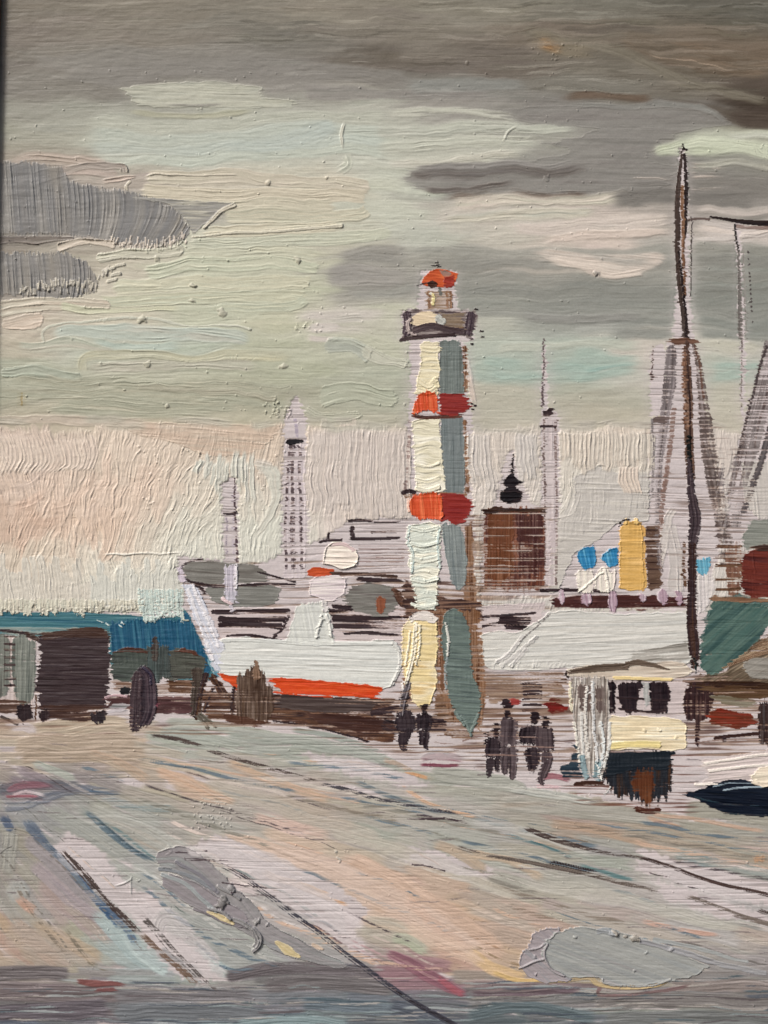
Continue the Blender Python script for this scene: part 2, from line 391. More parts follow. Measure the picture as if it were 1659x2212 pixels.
# --- broad grey clouds, upper left
sw([(60,140),(300,118),(620,122)], 46, [(136,132,126),(142,138,131)], op=.7, thick=.3, br=.35)
sw([(120,172),(400,150),(700,160),(900,180)], 52, [(140,136,131),(136,132,126)], op=.8, thick=.3, br=.35)
sw([(10,190),(120,196),(290,196)], 52, [(133,128,119),(138,134,126)], op=.75, thick=.3, br=.35)
sw([(640,206),(820,206),(1080,196)], 36, [(146,140,136),(138,134,130)], op=.8, thick=.4, br=.4)
sw([(430,60),(520,42),(665,44)], 40, [(128,124,114),(136,130,118)], op=.55, thick=.3)
sw([(1150,180),(1000,176),(870,190)], 40, [(146,148,145),(138,140,136)], op=.7, thick=.3, br=.35)
for _ in range(90):
    x = g.uniform(500, 1750); y = g.uniform(-20, 210); c = SK.at(x, y) + g.choice([-16, 16, 22]); L = g.uniform(80, 260)
    sw([(x - L / 2, y), (x, y + g.uniform(-2, 3)), (x + L / 2, y + g.uniform(-3, 3))], g.uniform(4, 12), [c], thick=.1, br=.5, edge=0, end=0, op=.6, dry=.42, dry2=.56, lev=.05, bs=1.8, sf=.5)
# pale opening
patch(None, [(262,190),(320,181),(464,176),(566,188),(568,212),(636,216),(636,233),(500,234),(345,232),(300,228),(278,208)], 1,
      [(162,163,148),(184,185,166),(172,175,160)], thick=.8, br=1.2, rag=10, edge=.5, bs=2.6, cv=7, cu=50, op=.92)
sw([(345,231),(420,233),(500,229)], 5, [(140,136,130)], thick=.2)
sw([(270,243),(400,252),(560,240)], 12, [(170,170,138),(165,163,135)], op=.7, thick=.5)
for y, c in ((262,(176,180,164)),(288,(174,184,172)),(312,(176,188,178)),(336,(178,188,174))):
    sw([(170,y + 6),(430,y + 10),(640,y - 6),(850,y - 8)], 34, [c, darker(c, 5)], op=.75, thick=.7, br=.9)
sw([(460,330),(620,300),(740,270)], 40, [(172,186,180),(178,188,178)], op=.75, thick=.6, br=.7)
# vertical little ridge
sw([(745,260),(737,290),(739,335)], [9,13,6], [(188,188,172)], thick=2.0, br=1.6, edge=.8)
sw([(742,335),(752,360),(720,374)], 22, [(186,190,172)], thick=.9, br=1.2)
# pale streaks, middle
sw([(830,250),(960,243),(1140,258)], 18, [(176,176,162),(186,188,172)], dry=.15, dry2=.4, thick=.8)
sw([(800,285),(980,276),(1262,272)], 34, [(184,188,172),(176,180,166),(190,192,178)], dry2=.42, thick=1.1, br=1.1)
sw([(800,318),(1000,306),(1180,308)], 34, [(186,190,174),(180,182,166)], dry2=.38, thick=1.1, br=1.1)
sw([(830,350),(960,352),(1140,334)], 28, [(186,184,168),(192,190,176)], dry2=.35, thick=1.1, br=1)
sw([(1130,262),(1098,285),(1076,322)], 7, [(190,192,176)], thick=1.6, br=1.2, dry=.1)
# broad mid grey
patch(None, [(1080,236),(1200,228),(1420,232),(1520,238),(1590,270),(1500,280),(1440,300),(1400,330),(1420,352),(1480,360),(1440,400),(1370,452),(1372,412),(1200,416),(1010,430),(900,408),(880,372),(960,352),(1140,348),(1240,330),(1180,310),(1300,280),(1110,262)], 1,
      [(133,130,126),(143,140,136),(138,133,130)], thick=.35, br=.45, op=.85, rag=22, av='sky', lev=.7, cv=9, cu=200)
sw([(1200,232),(1400,230),(1510,240),(1578,266)], [12,20,20,12], [(142,142,138),(136,134,130)], thick=.7, br=.8)
sw([(880,382),(1000,372),(1290,372)], [20,34,30], [(126,121,120),(120,112,108),(132,128,125)], thick=.6, dry2=.2, br=.7)
sw([(900,404),(1000,408),(1130,398)], 14, [(118,108,104),(128,120,116)], dry=.3, dry2=.45, thick=.4)
sw([(960,423),(1100,418),(1290,414)], 18, [(120,104,94),(140,128,118)], dry=.3, dry2=.5, thick=.3)
sw([(890,360),(1060,362),(1250,350)], 14, [(150,146,142),(140,136,134)], thick=.4, dry2=.3)
# long flat pinkish bands
sw([(965,440),(1150,434),(1371,428)], 38, [(186,184,164),(198,188,172),(204,188,176)], thick=1.2, br=1.1, edge=.9, tip=.1, rag=.06)
sw([(950,474),(1120,468),(1300,462)], 30, [(190,186,166),(196,190,172),(180,182,168)], thick=1, br=1)
sw([(1300,436),(1480,430),(1648,438)], 50, [(128,124,120),(136,132,127)], thick=.4, br=.4, tip=.1)
sw([(1340,400),(1420,396),(1450,398)], 22, [(134,130,126)], thick=.4, br=.4)
sw([(1360,382),(1400,380),(1462,386)], 4, [(196,180,168)], dry=.3, thick=.5)
for y in (352,362,372,384,398,408): sw([(1485,y),(1530,y - 2),(1590,y + 2)], 7, [(192,176,164)], dry=.45, dry2=.6, thick=.4)
sw([(1480,398),(1560,394),(1720,400)], 26, [(140,136,131),(134,130,124)], op=.7, dry=.15, thick=.3)
sw([(1090,496),(1280,490),(1462,478)], 34, [(196,184,172),(204,190,180),(192,184,174)], thick=1, br=.9)
sw([(1170,516),(1300,506),(1460,504)], 20, [(212,194,180),(204,186,174)], thick=1.2, br=1)
sw([(1492,462),(1600,456),(1720,462)], 24, [(200,186,178),(176,168,160)], thick=.7, dry=.15)
sw([(1490,492),(1580,500),(1720,486)], 44, [(204,192,186),(196,186,180),(212,196,184)], thick=1, br=1)
sw([(1490,528),(1560,522),(1659,500)], 18, [(206,192,184),(198,190,184)], thick=1, br=1.2)
# pale green lens, right
sw([(1408,328),(1460,318),(1560,318),(1740,332)], [30,46,50,56], [(190,199,168),(184,192,166),(196,204,178)], thick=1.2, br=1, edge=.8)
sw([(1560,292),(1640,288),(1740,300)], 30, [(182,188,166),(196,200,184)], thick=.8, op=.85)
sw([(1490,352),(1600,356),(1740,372)], 18, [(176,176,160),(150,148,138)], thick=.4, dry=.2, dry2=.4)
# lower pale cloud and greys round the lighthouse head
for y, c in ((540,(150,150,142)),(566,(142,142,136)),(598,(146,146,139)),(628,(138,140,134)),(654,(140,143,137)),(676,(146,148,142))):
    sw([(960,y),(1200,y + 4),(1480,y + 2)], 34, [c, darker(c, 5)], op=.8, thick=.45, br=.6)
    sw([(1490,y),(1580,y + 4),(1780,y + 2)], 34, [darker(c, -4), c], op=.8, thick=.45, br=.6)
for y in (700,724): 
    sw([(1290,y),(1400,y),(1470,y)], 30, [(138,142,137),(145,147,142)], op=.85, thick=.45, br=.6)
    sw([(1500,y),(1600,y + 2),(1780,y + 2)], 28, [(136,142,137),(144,148,142)], op=.85, thick=.45, br=.6)
sw([(1120,688),(1240,686),(1400,690)], 24, [(150,150,146),(142,142,138)], op=.9, thick=.6, edge=.6)
sw([(716,560),(800,548),(900,562)], 52, [(154,151,144),(148,146,140)], thick=.5, br=.6)
sw([(690,600),(780,592),(905,600)], 56, [(150,147,143),(158,154,148)], thick=.5, br=.6)
sw([(740,640),(820,640),(900,632)], 34, [(160,160,150),(150,150,145)], thick=.5, br=.6, op=.8)
patch(None, [(1130,545),(1180,534),(1290,548),(1440,542),(1452,560),(1400,586),(1350,606),(1290,604),(1240,580),(1180,568)], 6,
      [(208,190,176),(200,186,174),(190,180,170)], thick=.7, br=1.1, edge=.3, rag=22, av='sky', soft=.35, bs=2.6)
sw([(1180,556),(1270,572),(1370,580)], 30, [(210,194,180),(200,188,176)], thick=.8, br=1, sf=.6)
sw([(1290,596),(1340,594),(1400,584)], 16, [(212,196,182)], thick=.9, br=1, sf=.4)
bump(1286,590,7,3,(150,146,138)); bump(1289,597,4,-1)
sw([(1260,544),(1340,560),(1420,566)], 26, [(150,150,143),(176,170,162)], thick=.8, op=.7, br=1)
# teal touches
for a in ([(1030,776),(1080,782),(1150,790)],[(1040,800),(1120,806),(1200,800)],[(1190,786),(1300,792),(1392,790)],[(1210,812),(1300,810),(1380,806)],[(1220,772),(1300,770),(1400,772)],[(1520,796),(1600,796),(1700,794)],[(1530,812),(1580,814),(1640,808)]):
    sw(a, 22, [(148,180,169),(158,182,170),(140,172,162)], op=.7, thick=.4, br=.6, dry2=.2)
sw([(1250,794),(1320,796),(1380,794)], 8, [(122,168,162)], op=.6, thick=.3)
sw([(1500,752),(1580,748),(1650,752)], 34, [(192,190,176),(186,184,166)], thick=.8, br=.9)
sw([(1060,760),(1200,748),(1400,746)], 24, [(184,188,172),(176,184,170)], thick=.8, br=.9, op=.85)
# pinkish strokes beside the tower
sw([(1002,745),(1010,810),(1012,850)], 22, [(204,192,186),(196,188,182)], thick=1.1, br=1.1, av=None)
sw([(1004,800),(1016,850),(1022,880)], 16, [(212,194,184),(206,178,160)], thick=1.1, br=1.1, av=None)
smear(X0, 120, 640, 350, 16, 4, .7, 'sky'); smear(820, 200, X1, 900, 14, 4, .65, 'sky'); smear(640, 500, 930, 900, 12, 4, .6, 'sky')
SFD[0] = .4
RSH[0] = .6
# ---- left: curled impasto ------------------------------------------------
for pts_, wd, c in (
  ([(300,392),(520,385),(700,392),(802,408)], 32, [(196,186,166),(190,182,160)]),
  ([(290,418),(500,424),(700,420),(798,424)], 32, [(200,190,166),(194,184,160)]),
  ([(380,446),(560,446),(740,440)], 30, [(196,188,164),(190,184,160)]),
  ([(470,470),(600,468),(760,462),(792,446)], 30, [(200,192,166),(186,184,160)]),
  ([(420,502),(560,494),(660,490),(745,482)], 26, [(194,190,166),(202,194,168)]),
  ([(400,530),(560,520),(700,512),(860,500)], 30, [(190,192,168),(184,188,166)]),
  ([(390,556),(520,546),(700,544)], 30, [(192,192,166),(188,190,166)]),
  ([(300,590),(430,575),(620,574),(700,580)], 32, [(190,192,166),(184,190,164)]),
  ([(230,620),(420,612),(600,610),(680,616)], 32, [(190,192,166),(196,194,166)]),
  ([(200,650),(400,642),(590,640),(670,646)], 30, [(184,190,164),(190,190,162)]),
  ([(430,666),(560,668),(640,660),(668,640)], 26, [(190,192,164),(182,188,164)])):
    sw(pts_, wd, c + [darker(c[0], 4)], thick=.8, br=.8, edge=.3, end=.8, bs=2.8, sf=.35, rag=.4)
sw([(0,356),(120,350),(250,352)], 40, [(165,150,136),(178,160,146)], thick=.6, br=1.1, sf=.8)
sw([(60,392),(160,372),(262,372)], 26, [(160,150,142),(188,168,156),(150,140,132)], thick=1.2, br=1.5)
sw([(130,378),(200,356),(262,356),(266,378)], 20, [(172,164,150),(160,146,138)], thick=1, br=1.6, edge=.9)
sw([(210,392),(262,386),(300,386)], [16,14,3], [(204,178,164),(186,170,156)], thick=1.4, br=1.3, edge=1)
sw([(284,390),(272,404),(274,424)], 8, [(196,186,166)], thick=1.4, edge=1)
sw([(312,386),(420,384),(520,388)], 4, [(196,186,166)], thick=1.6)
# combed violet-grey cloud
for k, x in enumerate([]):
    top = 362 + max(0, x) * .18 + (18 if x > 230 else 0); bot = 506 + 22 * sst(60, 260, np.float32(x)) - 14 * sst(340, 400, np.float32(x))
    q = max(0, (x - 120) / 270.)
    cols = [(132,124,116),(146,136,126),(126,124,126)] if x < 90 else [(124,123,128),(136,133,132),(118,118,124)]
    S_(None, [(x - 34 * q, top), (x - 6 * q + 6, (top + bot) / 2 - 12), (x + 12 + 4 * q, bot)], 30, cols, thick=.9, br=1.5, bs=4.6, edge=.15, end=1.8, rag=.35, tip=.15)
SFD[0] = 0
def arcs(x0, y0, yc, k):
    def f(x, y):
        q = np.clip((x - x0) / 230., 0, 1); t = (y - yc) / 75.
        return y, x + q * 30 * t * t - (1 - q) * 6 * t
    return f
patch(None, [(-64,352),(60,350),(130,362),(150,392),(230,410),(272,414),(350,436),(385,458),(408,492),(412,508),(396,522),(330,532),(240,524),(190,512),(100,506),(-64,504)], 90, [(142,136,128),(134,132,132),(130,130,133),(138,136,135),(148,144,140)],
      thick=.9, br=1.35, bs=2.7, bu=160, vf=arcs(120, 0, 436, 1), edge=.3, rag=7, cv=26, cu=200, av=None, wob=3)
smear(X0, 330, 260, 540, 16, 7, .6)
patch(None, [(280,424),(360,430),(506,440),(440,486),(415,506),(398,470),(370,444)], 1, [(164,160,148),(148,146,142),(176,172,156)], thick=1.0, br=1.2, rag=4, edge=.6)
sw([(508,440),(470,462),(432,492)], [11,8,5], [(198,190,170)], thick=2.2, edge=1.4, br=1.2, dry=.06)
sw([(412,514),(500,500),(640,494),(744,484)], [4,5,6,9], [(200,194,172)], thick=1.8, edge=.8)
g2 = np.random.default_rng(3)
for x in np.arange(236, 400, 4.2):      # ragged lip where the knife lifted
    y = 520 + 14 * math.sin((x - 230) / 60.) + g2.uniform(-7, 9)
    S_(None, [(x, y - g2.uniform(8, 20)), (x + g2.uniform(-3, 3), y)], g2.uniform(2.5, 6), [(190,182,166),(200,184,168),(160,154,146)], thick=1.1, edge=.6, br=.8, end=1.0)
    if g2.random() < .6: bump(x + 2, y + 3, g2.uniform(1.6, 3.4), g2.uniform(1.2, 2.4))
sw([(0,522),(60,516),(160,512)], 16, [(140,128,120),(120,112,110)], dry=.2, thick=.4)
sw([(20,523),(50,524),(84,524)], 4, [(70,62,60)], dry=.42, thick=.1)
sw([(120,540),(180,524),(250,526)], 22, [(204,188,170),(190,178,160)], thick=1.4, br=1.6, edge=.8)
# lower grey cloud
patch(None, [(-64,546),(60,548),(150,546),(184,566),(204,590),(210,612),(206,632),(170,640),(110,646),(50,640),(-64,630)], 90, [(150,142,132),(142,138,134),(136,134,134),(144,140,136)], thick=.9, br=1.3, bs=2.7, bu=160, vf=arcs(40, 0, 590, 1), edge=.3, rag=7, cv=26, cu=200, av=None, wob=3)
for x in []:
    bot = 636 - (x - 150) * .25 if x > 150 else 638 - max(0, 60 - x) * .1
    S_(None, [(x - 16, 548 + max(0, x) * .05), (x + 8, 590), (x + 16, bot)], 28, [(138,132,128),(128,126,126),(148,142,134)] if x > 40 else [(146,134,122),(136,128,120)], thick=.9, br=1.4, bs=4.6, end=1.6, rag=.35, tip=.15, edge=.15)
for x in np.arange(48, 240, 4.2):
    y = 636 - max(0, x - 60) * .09 + g2.uniform(-8, 9) - (22 if x > 214 else 0)
    S_(None, [(x, y - g2.uniform(8, 20)), (x + g2.uniform(-4, 4), y + 3)], g2.uniform(2.5, 6), [(190,182,164),(178,170,154),(150,146,140)], thick=1.1, edge=.6, br=.8, end=1.0)
for x, y in ((225,590),(238,600),(232,612),(246,582)): sw([(x,y),(x + 22,y - 6)], 7, [(190,184,166)], thick=1.5, edge=1)
sw([(205,562),(300,545),(400,545)], 26, [(192,190,168),(186,182,164)], thick=1.2, br=1.5, edge=.8)
sw([(0,668),(120,660),(240,655)], 28, [(196,180,160),(190,184,164)], thick=1.1, br=1.3)
sw([(120,662),(220,672),(400,664)], 20, [(190,192,160),(196,196,166)], thick=.6, br=1., edge=.25, end=.3, sf=.5)
sw([(98,738),(97,712),(150,698),(300,692),(420,704),(540,716)], 6, [(190,192,174)], thick=.9, edge=.4)
sw([(110,722),(260,716),(420,726),(548,742)], 34, [(180,188,174),(176,188,176),(184,186,172)], thick=.6, br=1., edge=.25, end=.3, sf=.5)
sw([(180,738),(300,748),(400,746)], 24, [(164,186,176),(174,188,176)], thick=.5, br=.6, sf=.9, op=.8)
sw([(0,700),(50,696),(96,690)], 30, [(206,186,166),(196,180,162)], thick=1, br=1)
sw([(30,744),(150,742),(250,758)], 18, [(176,184,164),(186,176,160)], thick=.6, br=1., edge=.25, end=.3, sf=.5)
sw([(182,800),(190,770),(270,766),(420,772),(640,778)], 26, [(190,186,152),(180,180,154),(184,182,158)], thick=.6, br=1., edge=.25, end=.3, sf=.5)
sw([(190,792),(330,792),(560,796)], 26, [(176,176,156),(182,178,160)], thick=.6, br=1., edge=.25, end=.3, sf=.5)
sw([(0,800),(80,806),(180,812)], 22, [(166,176,156),(158,164,146)], thick=.8, br=1.2)
for y in (822,836,850,864,878,892):
    for q_ in range(3):
        x = g.uniform(-40, 420); L = g.uniform(140, 330); sw([(x,y - 4),(x + L / 2,y + g.uniform(-2,6)),(x + L,y + 4)], g.uniform(14, 24), [(170,170,146),(162,164,142),(176,172,148)], thick=.4, br=.9, bs=2.6, edge=.1, end=.2, sf=.7)
sw([(300,842),(460,850),(600,858)], 10, [(158,156,134),(172,168,146)], thick=.5, br=1.3)
# violet scrape near the tower
sw([(700,700),(760,690),(800,692)], 26, [(194,188,178),(186,182,172)], thick=.5, br=.9, sf=.9)
sw([(655,718),(700,716),(745,716)], 26, [(204,194,186),(196,189,182)], thick=.6, br=.8, sf=.8, edge=.2)
sw([(654,734),(690,740),(740,742)], 16, [(202,190,182),(196,188,180)], thick=.6, br=.9, sf=.8, edge=.2)
sw([(700,752),(760,756),(800,776)], 34, [(178,184,168),(160,166,154)], thick=1, br=1.6, dry=.1)
sw([(780,760),(830,778),(880,790)], 30, [(190,190,172),(182,184,164)], thick=1, br=1.4)
crumbs(640,660,700,720,14,(2,4),(1,2),9)
sw([(690,860),(760,850),(860,856)], 40, [(174,178,156),(168,174,152)], thick=.9, br=1, edge=.7)
sw([(660,880),(700,905),(780,900)], 24, [(180,180,160),(174,176,154)], thick=.9, br=1.2)
crumbs(570,866,632,902,40,(1.5,3.6),(1,2.4),4)
sw([(47,842),(48,860),(46,874)], 6, [(160,130,70)], dry=.3, thick=.1, edge=0)

smear(X0, 700, 900, 925, 10, 3, .6, 'sky')
SFD[0] = 0
TN.update(sat=.6, hi=.98, off=7., tint=(2, 0, -1))
# ---- vertical, thick peach and cream strokes above the horizon ----------
pts = []
for yy in np.arange(925, 1345, 22.0):
    for xx in np.arange(-70, 1620, 17.0): pts.append((xx + g.uniform(-9, 9), yy + g.uniform(-14, 14)))
g.shuffle(pts)
for x, y in pts:
    if x < 300: an = 90 + 22 * math.sin(x / 60 + y / 90)
    else: an = 96 + 8 * math.sin(x / 45)
    if 120 < x < 470 and y < 1180: an = 96 + 14 * (x - 150) / 200.
    if x < 130 and 1000 < y < 1100: an = 60 + x * .3
    an += g.normal(0, 8 if x < 560 else 5)
    L = g.uniform(60, 140); wd = g.uniform(14, 30); y = max(y, 925 + L * .42)
    if g.random() < .25 and y < 1020: y -= g.uniform(0, 16)
    if y > 1318 - L * .45: y = 1318 - L * .45 - g.uniform(-4, 6)
    dx = math.cos(math.radians(an)) * L / 2; dy = math.sin(math.radians(an)) * L / 2
    c = SK.at(x, y); 
    if x > 560: k = .75
    else: k = 1.05
    S_(None, [(x - dx, y - dy), (x + g.uniform(-4, 4), y), (x + dx, y + dy)], wd, [c - 3, c + g.normal(0, 1.6), c + 3], thick=.8, br=1.15 * k, edge=.2, end=.45,
       op=.9, av='sky', bs=2.7, rag=.6, dry2=.14, jit=6, sf=.3, bu=60)
smear(X0, 915, 1560, 1330, 8, 12, .5, 'sky')
crumbs(300,940,620,1110,120,(1.6,3.6),(.6,1.8),12)
SFD[0] = .6
for k in range(26):                       # sweeping arcs, left
    x = -30 + k * 9; sw([(x,935),(x + 14,985),(x - 6,1040 - k * .6)], 12, [(206,184,162),(212,192,168)], thick=1, br=1.2, bs=3.6)
for a, c in (([(40,1040),(100,1020),(150,960)], (204,176,152)), ([(100,1100),(170,1080),(215,1000)], (214,178,148)), ([(0,1100),(70,1085),(120,1050)], (208,168,138)),
             ([(10,1068),(60,1052),(120,1000)], (206,180,158)), ([(160,1128),(220,1090),(250,1020)], (218,190,164)), ([(205,1100),(230,1020),(236,950)], (220,186,158)),
             ([(90,1090),(76,1120),(110,1126),(170,1104)], (205,164,132))):
    sw(a, 26, [c, darker(c, 5), darker(c, -4)], thick=.8, br=1.1, bs=2.8, edge=.15, end=.2, op=.5, sf=.9, rag=.5)
TN['off'] = 2.
patch(None, [(250,912),(420,914),(610,918),(600,940),(560,972),(520,985),(450,984),(380,958),(300,940)], 4, [(204,182,152),(206,176,146),(196,180,154)], thick=.8, br=.8, rag=10, av='sky')
sw([(-50,916),(100,908),(330,916)], 22, [(186,172,148),(196,178,152)], thick=.7, br=.9)
for x in np.arange(426, 545, 9):
    S_(None, [(x, g.uniform(966, 1000)), (x + g.uniform(-10, 4), g.uniform(1030, 1100))], g.uniform(9, 16), [(204,206,188),(194,198,180),(210,206,190)], thick=1.2, br=1.3, av='sky')
sw([(545,1010),(570,1008),(600,1016)], 50, [(204,198,176),(208,200,182)], thick=1, br=1, tip=.2)
for q in range(5): sw([(560 + q * 8,990),(590 + q * 2,1060),(560 - q * 4,1150 + q * 8)], 20, [(204,202,182),(198,202,184)], thick=.7, br=1., edge=.1, end=.2, sf=.7, bs=2.6)
sw([(215,1188),(300,1190),(395,1196)], 5, [(214,210,190)], thick=1.8, dry=.1)
SFD[0] = 0
for x in np.arange(-55, 392, 8):          # pale feathered ends reaching over the blue
    S_(None, [(x, g.uniform(1190, 1260)), (x + 4, g.uniform(1305, 1328) + (12 if 330 < x < 385 else 0))], g.uniform(10, 18), [(204,197,176),(208,203,184)] if x < 200 else [(200,203,186),(206,208,192)], thick=.6, br=.9, av=None, rag=.6, dry2=.2, edge=.1, end=.3, bs=2.7, colu=False)
SFD[0] = .4
# greyer tall block behind the tanks
patch(None, [(1240,1030),(1300,1000),(1330,1020),(1400,1020),(1402,1125),(1334,1130),(1300,1160),(1240,1196),(1205,1280),(1185,1280),(1190,1120),(1240,1110)], 2, [(196,192,180),(190,186,176),(200,196,182)], thick=.9, br=.8, rag=5, av=None, edge=.6)
for x in np.arange(1215, 1405, 9): sw([(x, g.uniform(925,940)), (x + 3, g.uniform(990,1030))], 14, [(208,194,172),(200,192,174)], thick=1.1, br=1.3, av=None)
for x in np.arange(1345, 1385, 8): sw([(x - 4, 1000), (x + 4, 1080)], 12, [(206,192,172),(212,192,170)], thick=1.3, br=1.3, av=None)
for x in np.arange(1012, 1065, 9): sw([(x, 935), (x + 2, g.uniform(1030,1080))], 13, [(204,196,182),(196,188,178)], thick=1.1, br=1.2, av=None)
for x in np.arange(1120, 1165, 9): sw([(x, 930), (x + 2, g.uniform(1020,1060))], 12, [(200,194,182),(194,188,180)], thick=1.1, br=1.2, av=None)
for x in np.arange(670, 885, 10): sw([(x, 925), (x + g.uniform(-6,6), 1030), (x + g.uniform(-4,4), g.uniform(1100,1126))], 20, [(206,191,176),(202,190,178),(208,195,180)], thick=.8, br=1.0, av=None, jit=5, bs=2.6, bu=60, sf=.3)
sw([(1440,1130),(1460,1200),(1456,1290)], 36, [(198,192,184),(192,184,178)], thick=.8, br=1, av=None)
sw([(1418,1240),(1440,1150),(1462,1100)], 20, [(204,196,186),(196,188,182)], thick=1, br=1.1, av=None)
patch(None, [(1600,1000),(1700,990),(1790,990),(1790,1130),(1640,1125),(1610,1090)], 85, [(196,190,180),(188,184,174)], thick=.7, br=.8, rag=8, edge=.4)
for _ in range(26):
    x = g.uniform(-50, 1560); y = g.uniform(905, 930); L = g.uniform(60, 160); c = SK.at(x, y - 26)
    S_(None, [(x - L / 2, y), (x, y + g.uniform(-3, 6)), (x + L / 2, y + g.uniform(-3, 3))], g.uniform(12, 24), [c, c + 4], thick=.5, br=.8, edge=.15, end=.2, av='sky', sf=.8, bs=2.6, rag=.5)
smear(X0, 870, 1600, 965, 9, 9, .7, 'sky')
SFD[0] = 0; RSH[0] = 0
# scattered crumbs of dried paint
gg = np.random.default_rng(21)
for _ in range(420):
    x = gg.uniform(0, 1659); y = gg.uniform(150, 930); bump(x, y, gg.uniform(1, 2.6), gg.uniform(.6, 2.2))
for x, y, r, h in ((644,562,9,3),(308,690,12,3.4),(418,618,7,4),(414,650,6,3),(480,676,9,2.4),(320,788,7,2.5),(612,792,8,2.5),(580,395,7,2.5),(705,385,5,2),(1180,386,7,1.6),(362,876,6,2),(340,560,6,2),(1010,135,4,1.5),(640,1008,5,2.4)):
    bump(x, y, r, h, (176,174,156) if y > 500 else None)
# =====================================================================
# QUAY (foreground)
# =====================================================================
avoid('gnd', [
 [(375,1836),(470,1800),(560,1830),(640,1856),(700,1880),(735,1900),(760,1935),(800,1960),(770,2010),(800,2060),(829,2084),(760,2060),(640,1965),(560,1925),(470,1860)],
 [(108,1845),(140,1790),(215,1828),(245,1868),(330,1960),(400,2040),(300,2000),(210,1925),(150,1870)],
 [(255,1930),(330,1920),(400,2020),(480,2110),(430,2130),(350,2090),(300,2010)],
 [(620,1590),(900,1600),(1100,1640),(1300,1690),(1480,1700),(1700,1760),(1700,1780),(1480,1770),(1250,1720),(1050,1690),(860,1650),(700,1625)],
 [(640,1620),(760,1640),(860,1660),(940,1700),(860,1700),(700,1660)],
 [(1370,1830),(1450,1850),(1659,1900),(1800,1940),(1800,1970),(1659,1960),(1500,1920),(1370,1880)],
 [(870,1830),(960,1840),(1070,1880),(1060,1910),(960,1880),(860,1860)],
 [(1400,1890),(1560,1940),(1659,1975),(1800,2010),(1560,1985),(1430,1940)],
], rag=12, blurr=2)
GM = Map([
 (1560,[(60,(176,160,138)),(250,(182,164,140)),(400,(158,164,150)),(600,(150,155,140))]),
 (1610,[(60,(176,158,134)),(250,(178,158,132)),(420,(160,165,150)),(620,(150,156,142)),(900,(160,155,142)),(1100,(160,160,148)),(1500,(180,170,165))]),
 (1655,[(60,(168,152,132)),(300,(172,152,128)),(500,(164,158,142)),(800,(160,160,148)),(960,(152,154,138)),(1100,(158,160,146)),(1400,(190,178,172)),(1640,(190,178,172))]),
 (1700,[(60,(122,118,118)),(180,(128,122,116)),(300,(160,152,136)),(420,(186,156,128)),(620,(172,158,144)),(850,(164,162,148)),(980,(156,158,142)),(1150,(154,154,140)),(1450,(176,168,158)),(1640,(180,170,164))]),
 (1750,[(40,(140,144,140)),(180,(142,144,136)),(330,(150,152,140)),(520,(158,154,138)),(750,(162,152,134)),(950,(164,162,148)),(1150,(156,152,136)),(1350,(162,142,120)),(1550,(142,144,130))]),
 (1800,[(30,(134,134,126)),(180,(146,150,140)),(330,(152,154,142)),(480,(160,160,146)),(620,(196,172,152)),(800,(160,160,144)),(1000,(156,160,148)),(1250,(156,142,122)),(1450,(152,142,124)),(1640,(150,148,134))]),
 (1850,[(30,(146,140,124)),(180,(150,152,146)),(330,(160,162,152)),(520,(192,172,156)),(700,(190,166,142)),(900,(162,160,146)),(1100,(158,158,144)),(1300,(150,152,142)),(1500,(158,152,138)),(1650,(176,156,140))]),
 (1910,[(40,(146,142,130)),(150,(150,146,140)),(300,(162,166,158)),(520,(196,184,176)),(740,(200,170,142)),(900,(186,158,130)),(1100,(164,160,146)),(1300,(160,158,146)),(1500,(182,176,170)),(1650,(178,172,168))]),
 (1970,[(30,(150,148,138)),(150,(160,146,132)),(300,(166,166,158)),(450,(160,160,150)),(620,(170,164,158)),(800,(198,170,146)),(950,(192,160,130)),(1100,(172,154,134)),(1300,(166,158,146)),(1500,(170,170,162)),(1650,(164,162,156))]),
 (2030,[(30,(172,144,120)),(130,(158,148,130)),(280,(150,168,162)),(420,(152,158,150)),(560,(150,154,146)),(720,(168,160,150)),(860,(168,160,140)),(1000,(198,160,128)),(1200,(176,152,130)),(1400,(166,158,144)),(1640,(170,158,144))]),
 (2080,[(30,(172,156,132)),(150,(162,152,130)),(300,(152,172,166)),(420,(168,184,178)),(560,(150,156,150)),(720,(154,152,146)),(880,(150,112,112)),(1030,(186,154,128)),(1150,(182,158,124)),(1400,(156,152,142)),(1640,(140,138,132))]),
 (2115,[(30,(120,112,108)),(200,(128,124,122)),(330,(140,148,148)),(480,(136,132,128)),(620,(112,108,106)),(800,(112,106,104)),(950,(140,102,108)),(1100,(130,118,116)),(1300,(150,140,110)),(1500,(128,122,116)),(1650,(130,128,122))]),
 (2160,[(30,(104,98,98)),(200,(116,100,96)),(330,(108,108,110)),(500,(122,124,124)),(650,(112,116,118)),(800,(104,112,116)),(950,(100,104,108)),(1100,(112,112,108)),(1300,(118,116,112)),(1500,(116,120,118)),(1650,(112,110,106))]),
 (2210,[(30,(84,92,104)),(200,(96,96,104)),(330,(112,120,122)),(500,(116,138,140)),(650,(112,128,132)),(800,(90,96,102)),(950,(88,90,98)),(1100,(84,98,100)),(1300,(100,112,112)),(1500,(120,122,112)),(1650,(112,110,104))]),
 (2300,[(30,(80,88,100)),(500,(100,118,124)),(900,(86,92,98)),(1300,(94,106,108)),(1650,(108,108,100))]),
], sx=1.6)
WPD[0] = 5.; TN.update(sat=.8, gain=1.12, piv=135., off=8., hi=1., tint=(1, 0, 2))
SFD[0] = .55; TW[:] = [.6, .26]
g = np.random.default_rng(31)
def gdir(x, y):
    a = math.degrees(math.atan2(y - 1519, x + 188))
    return a if a > 0 else 0
pts = []
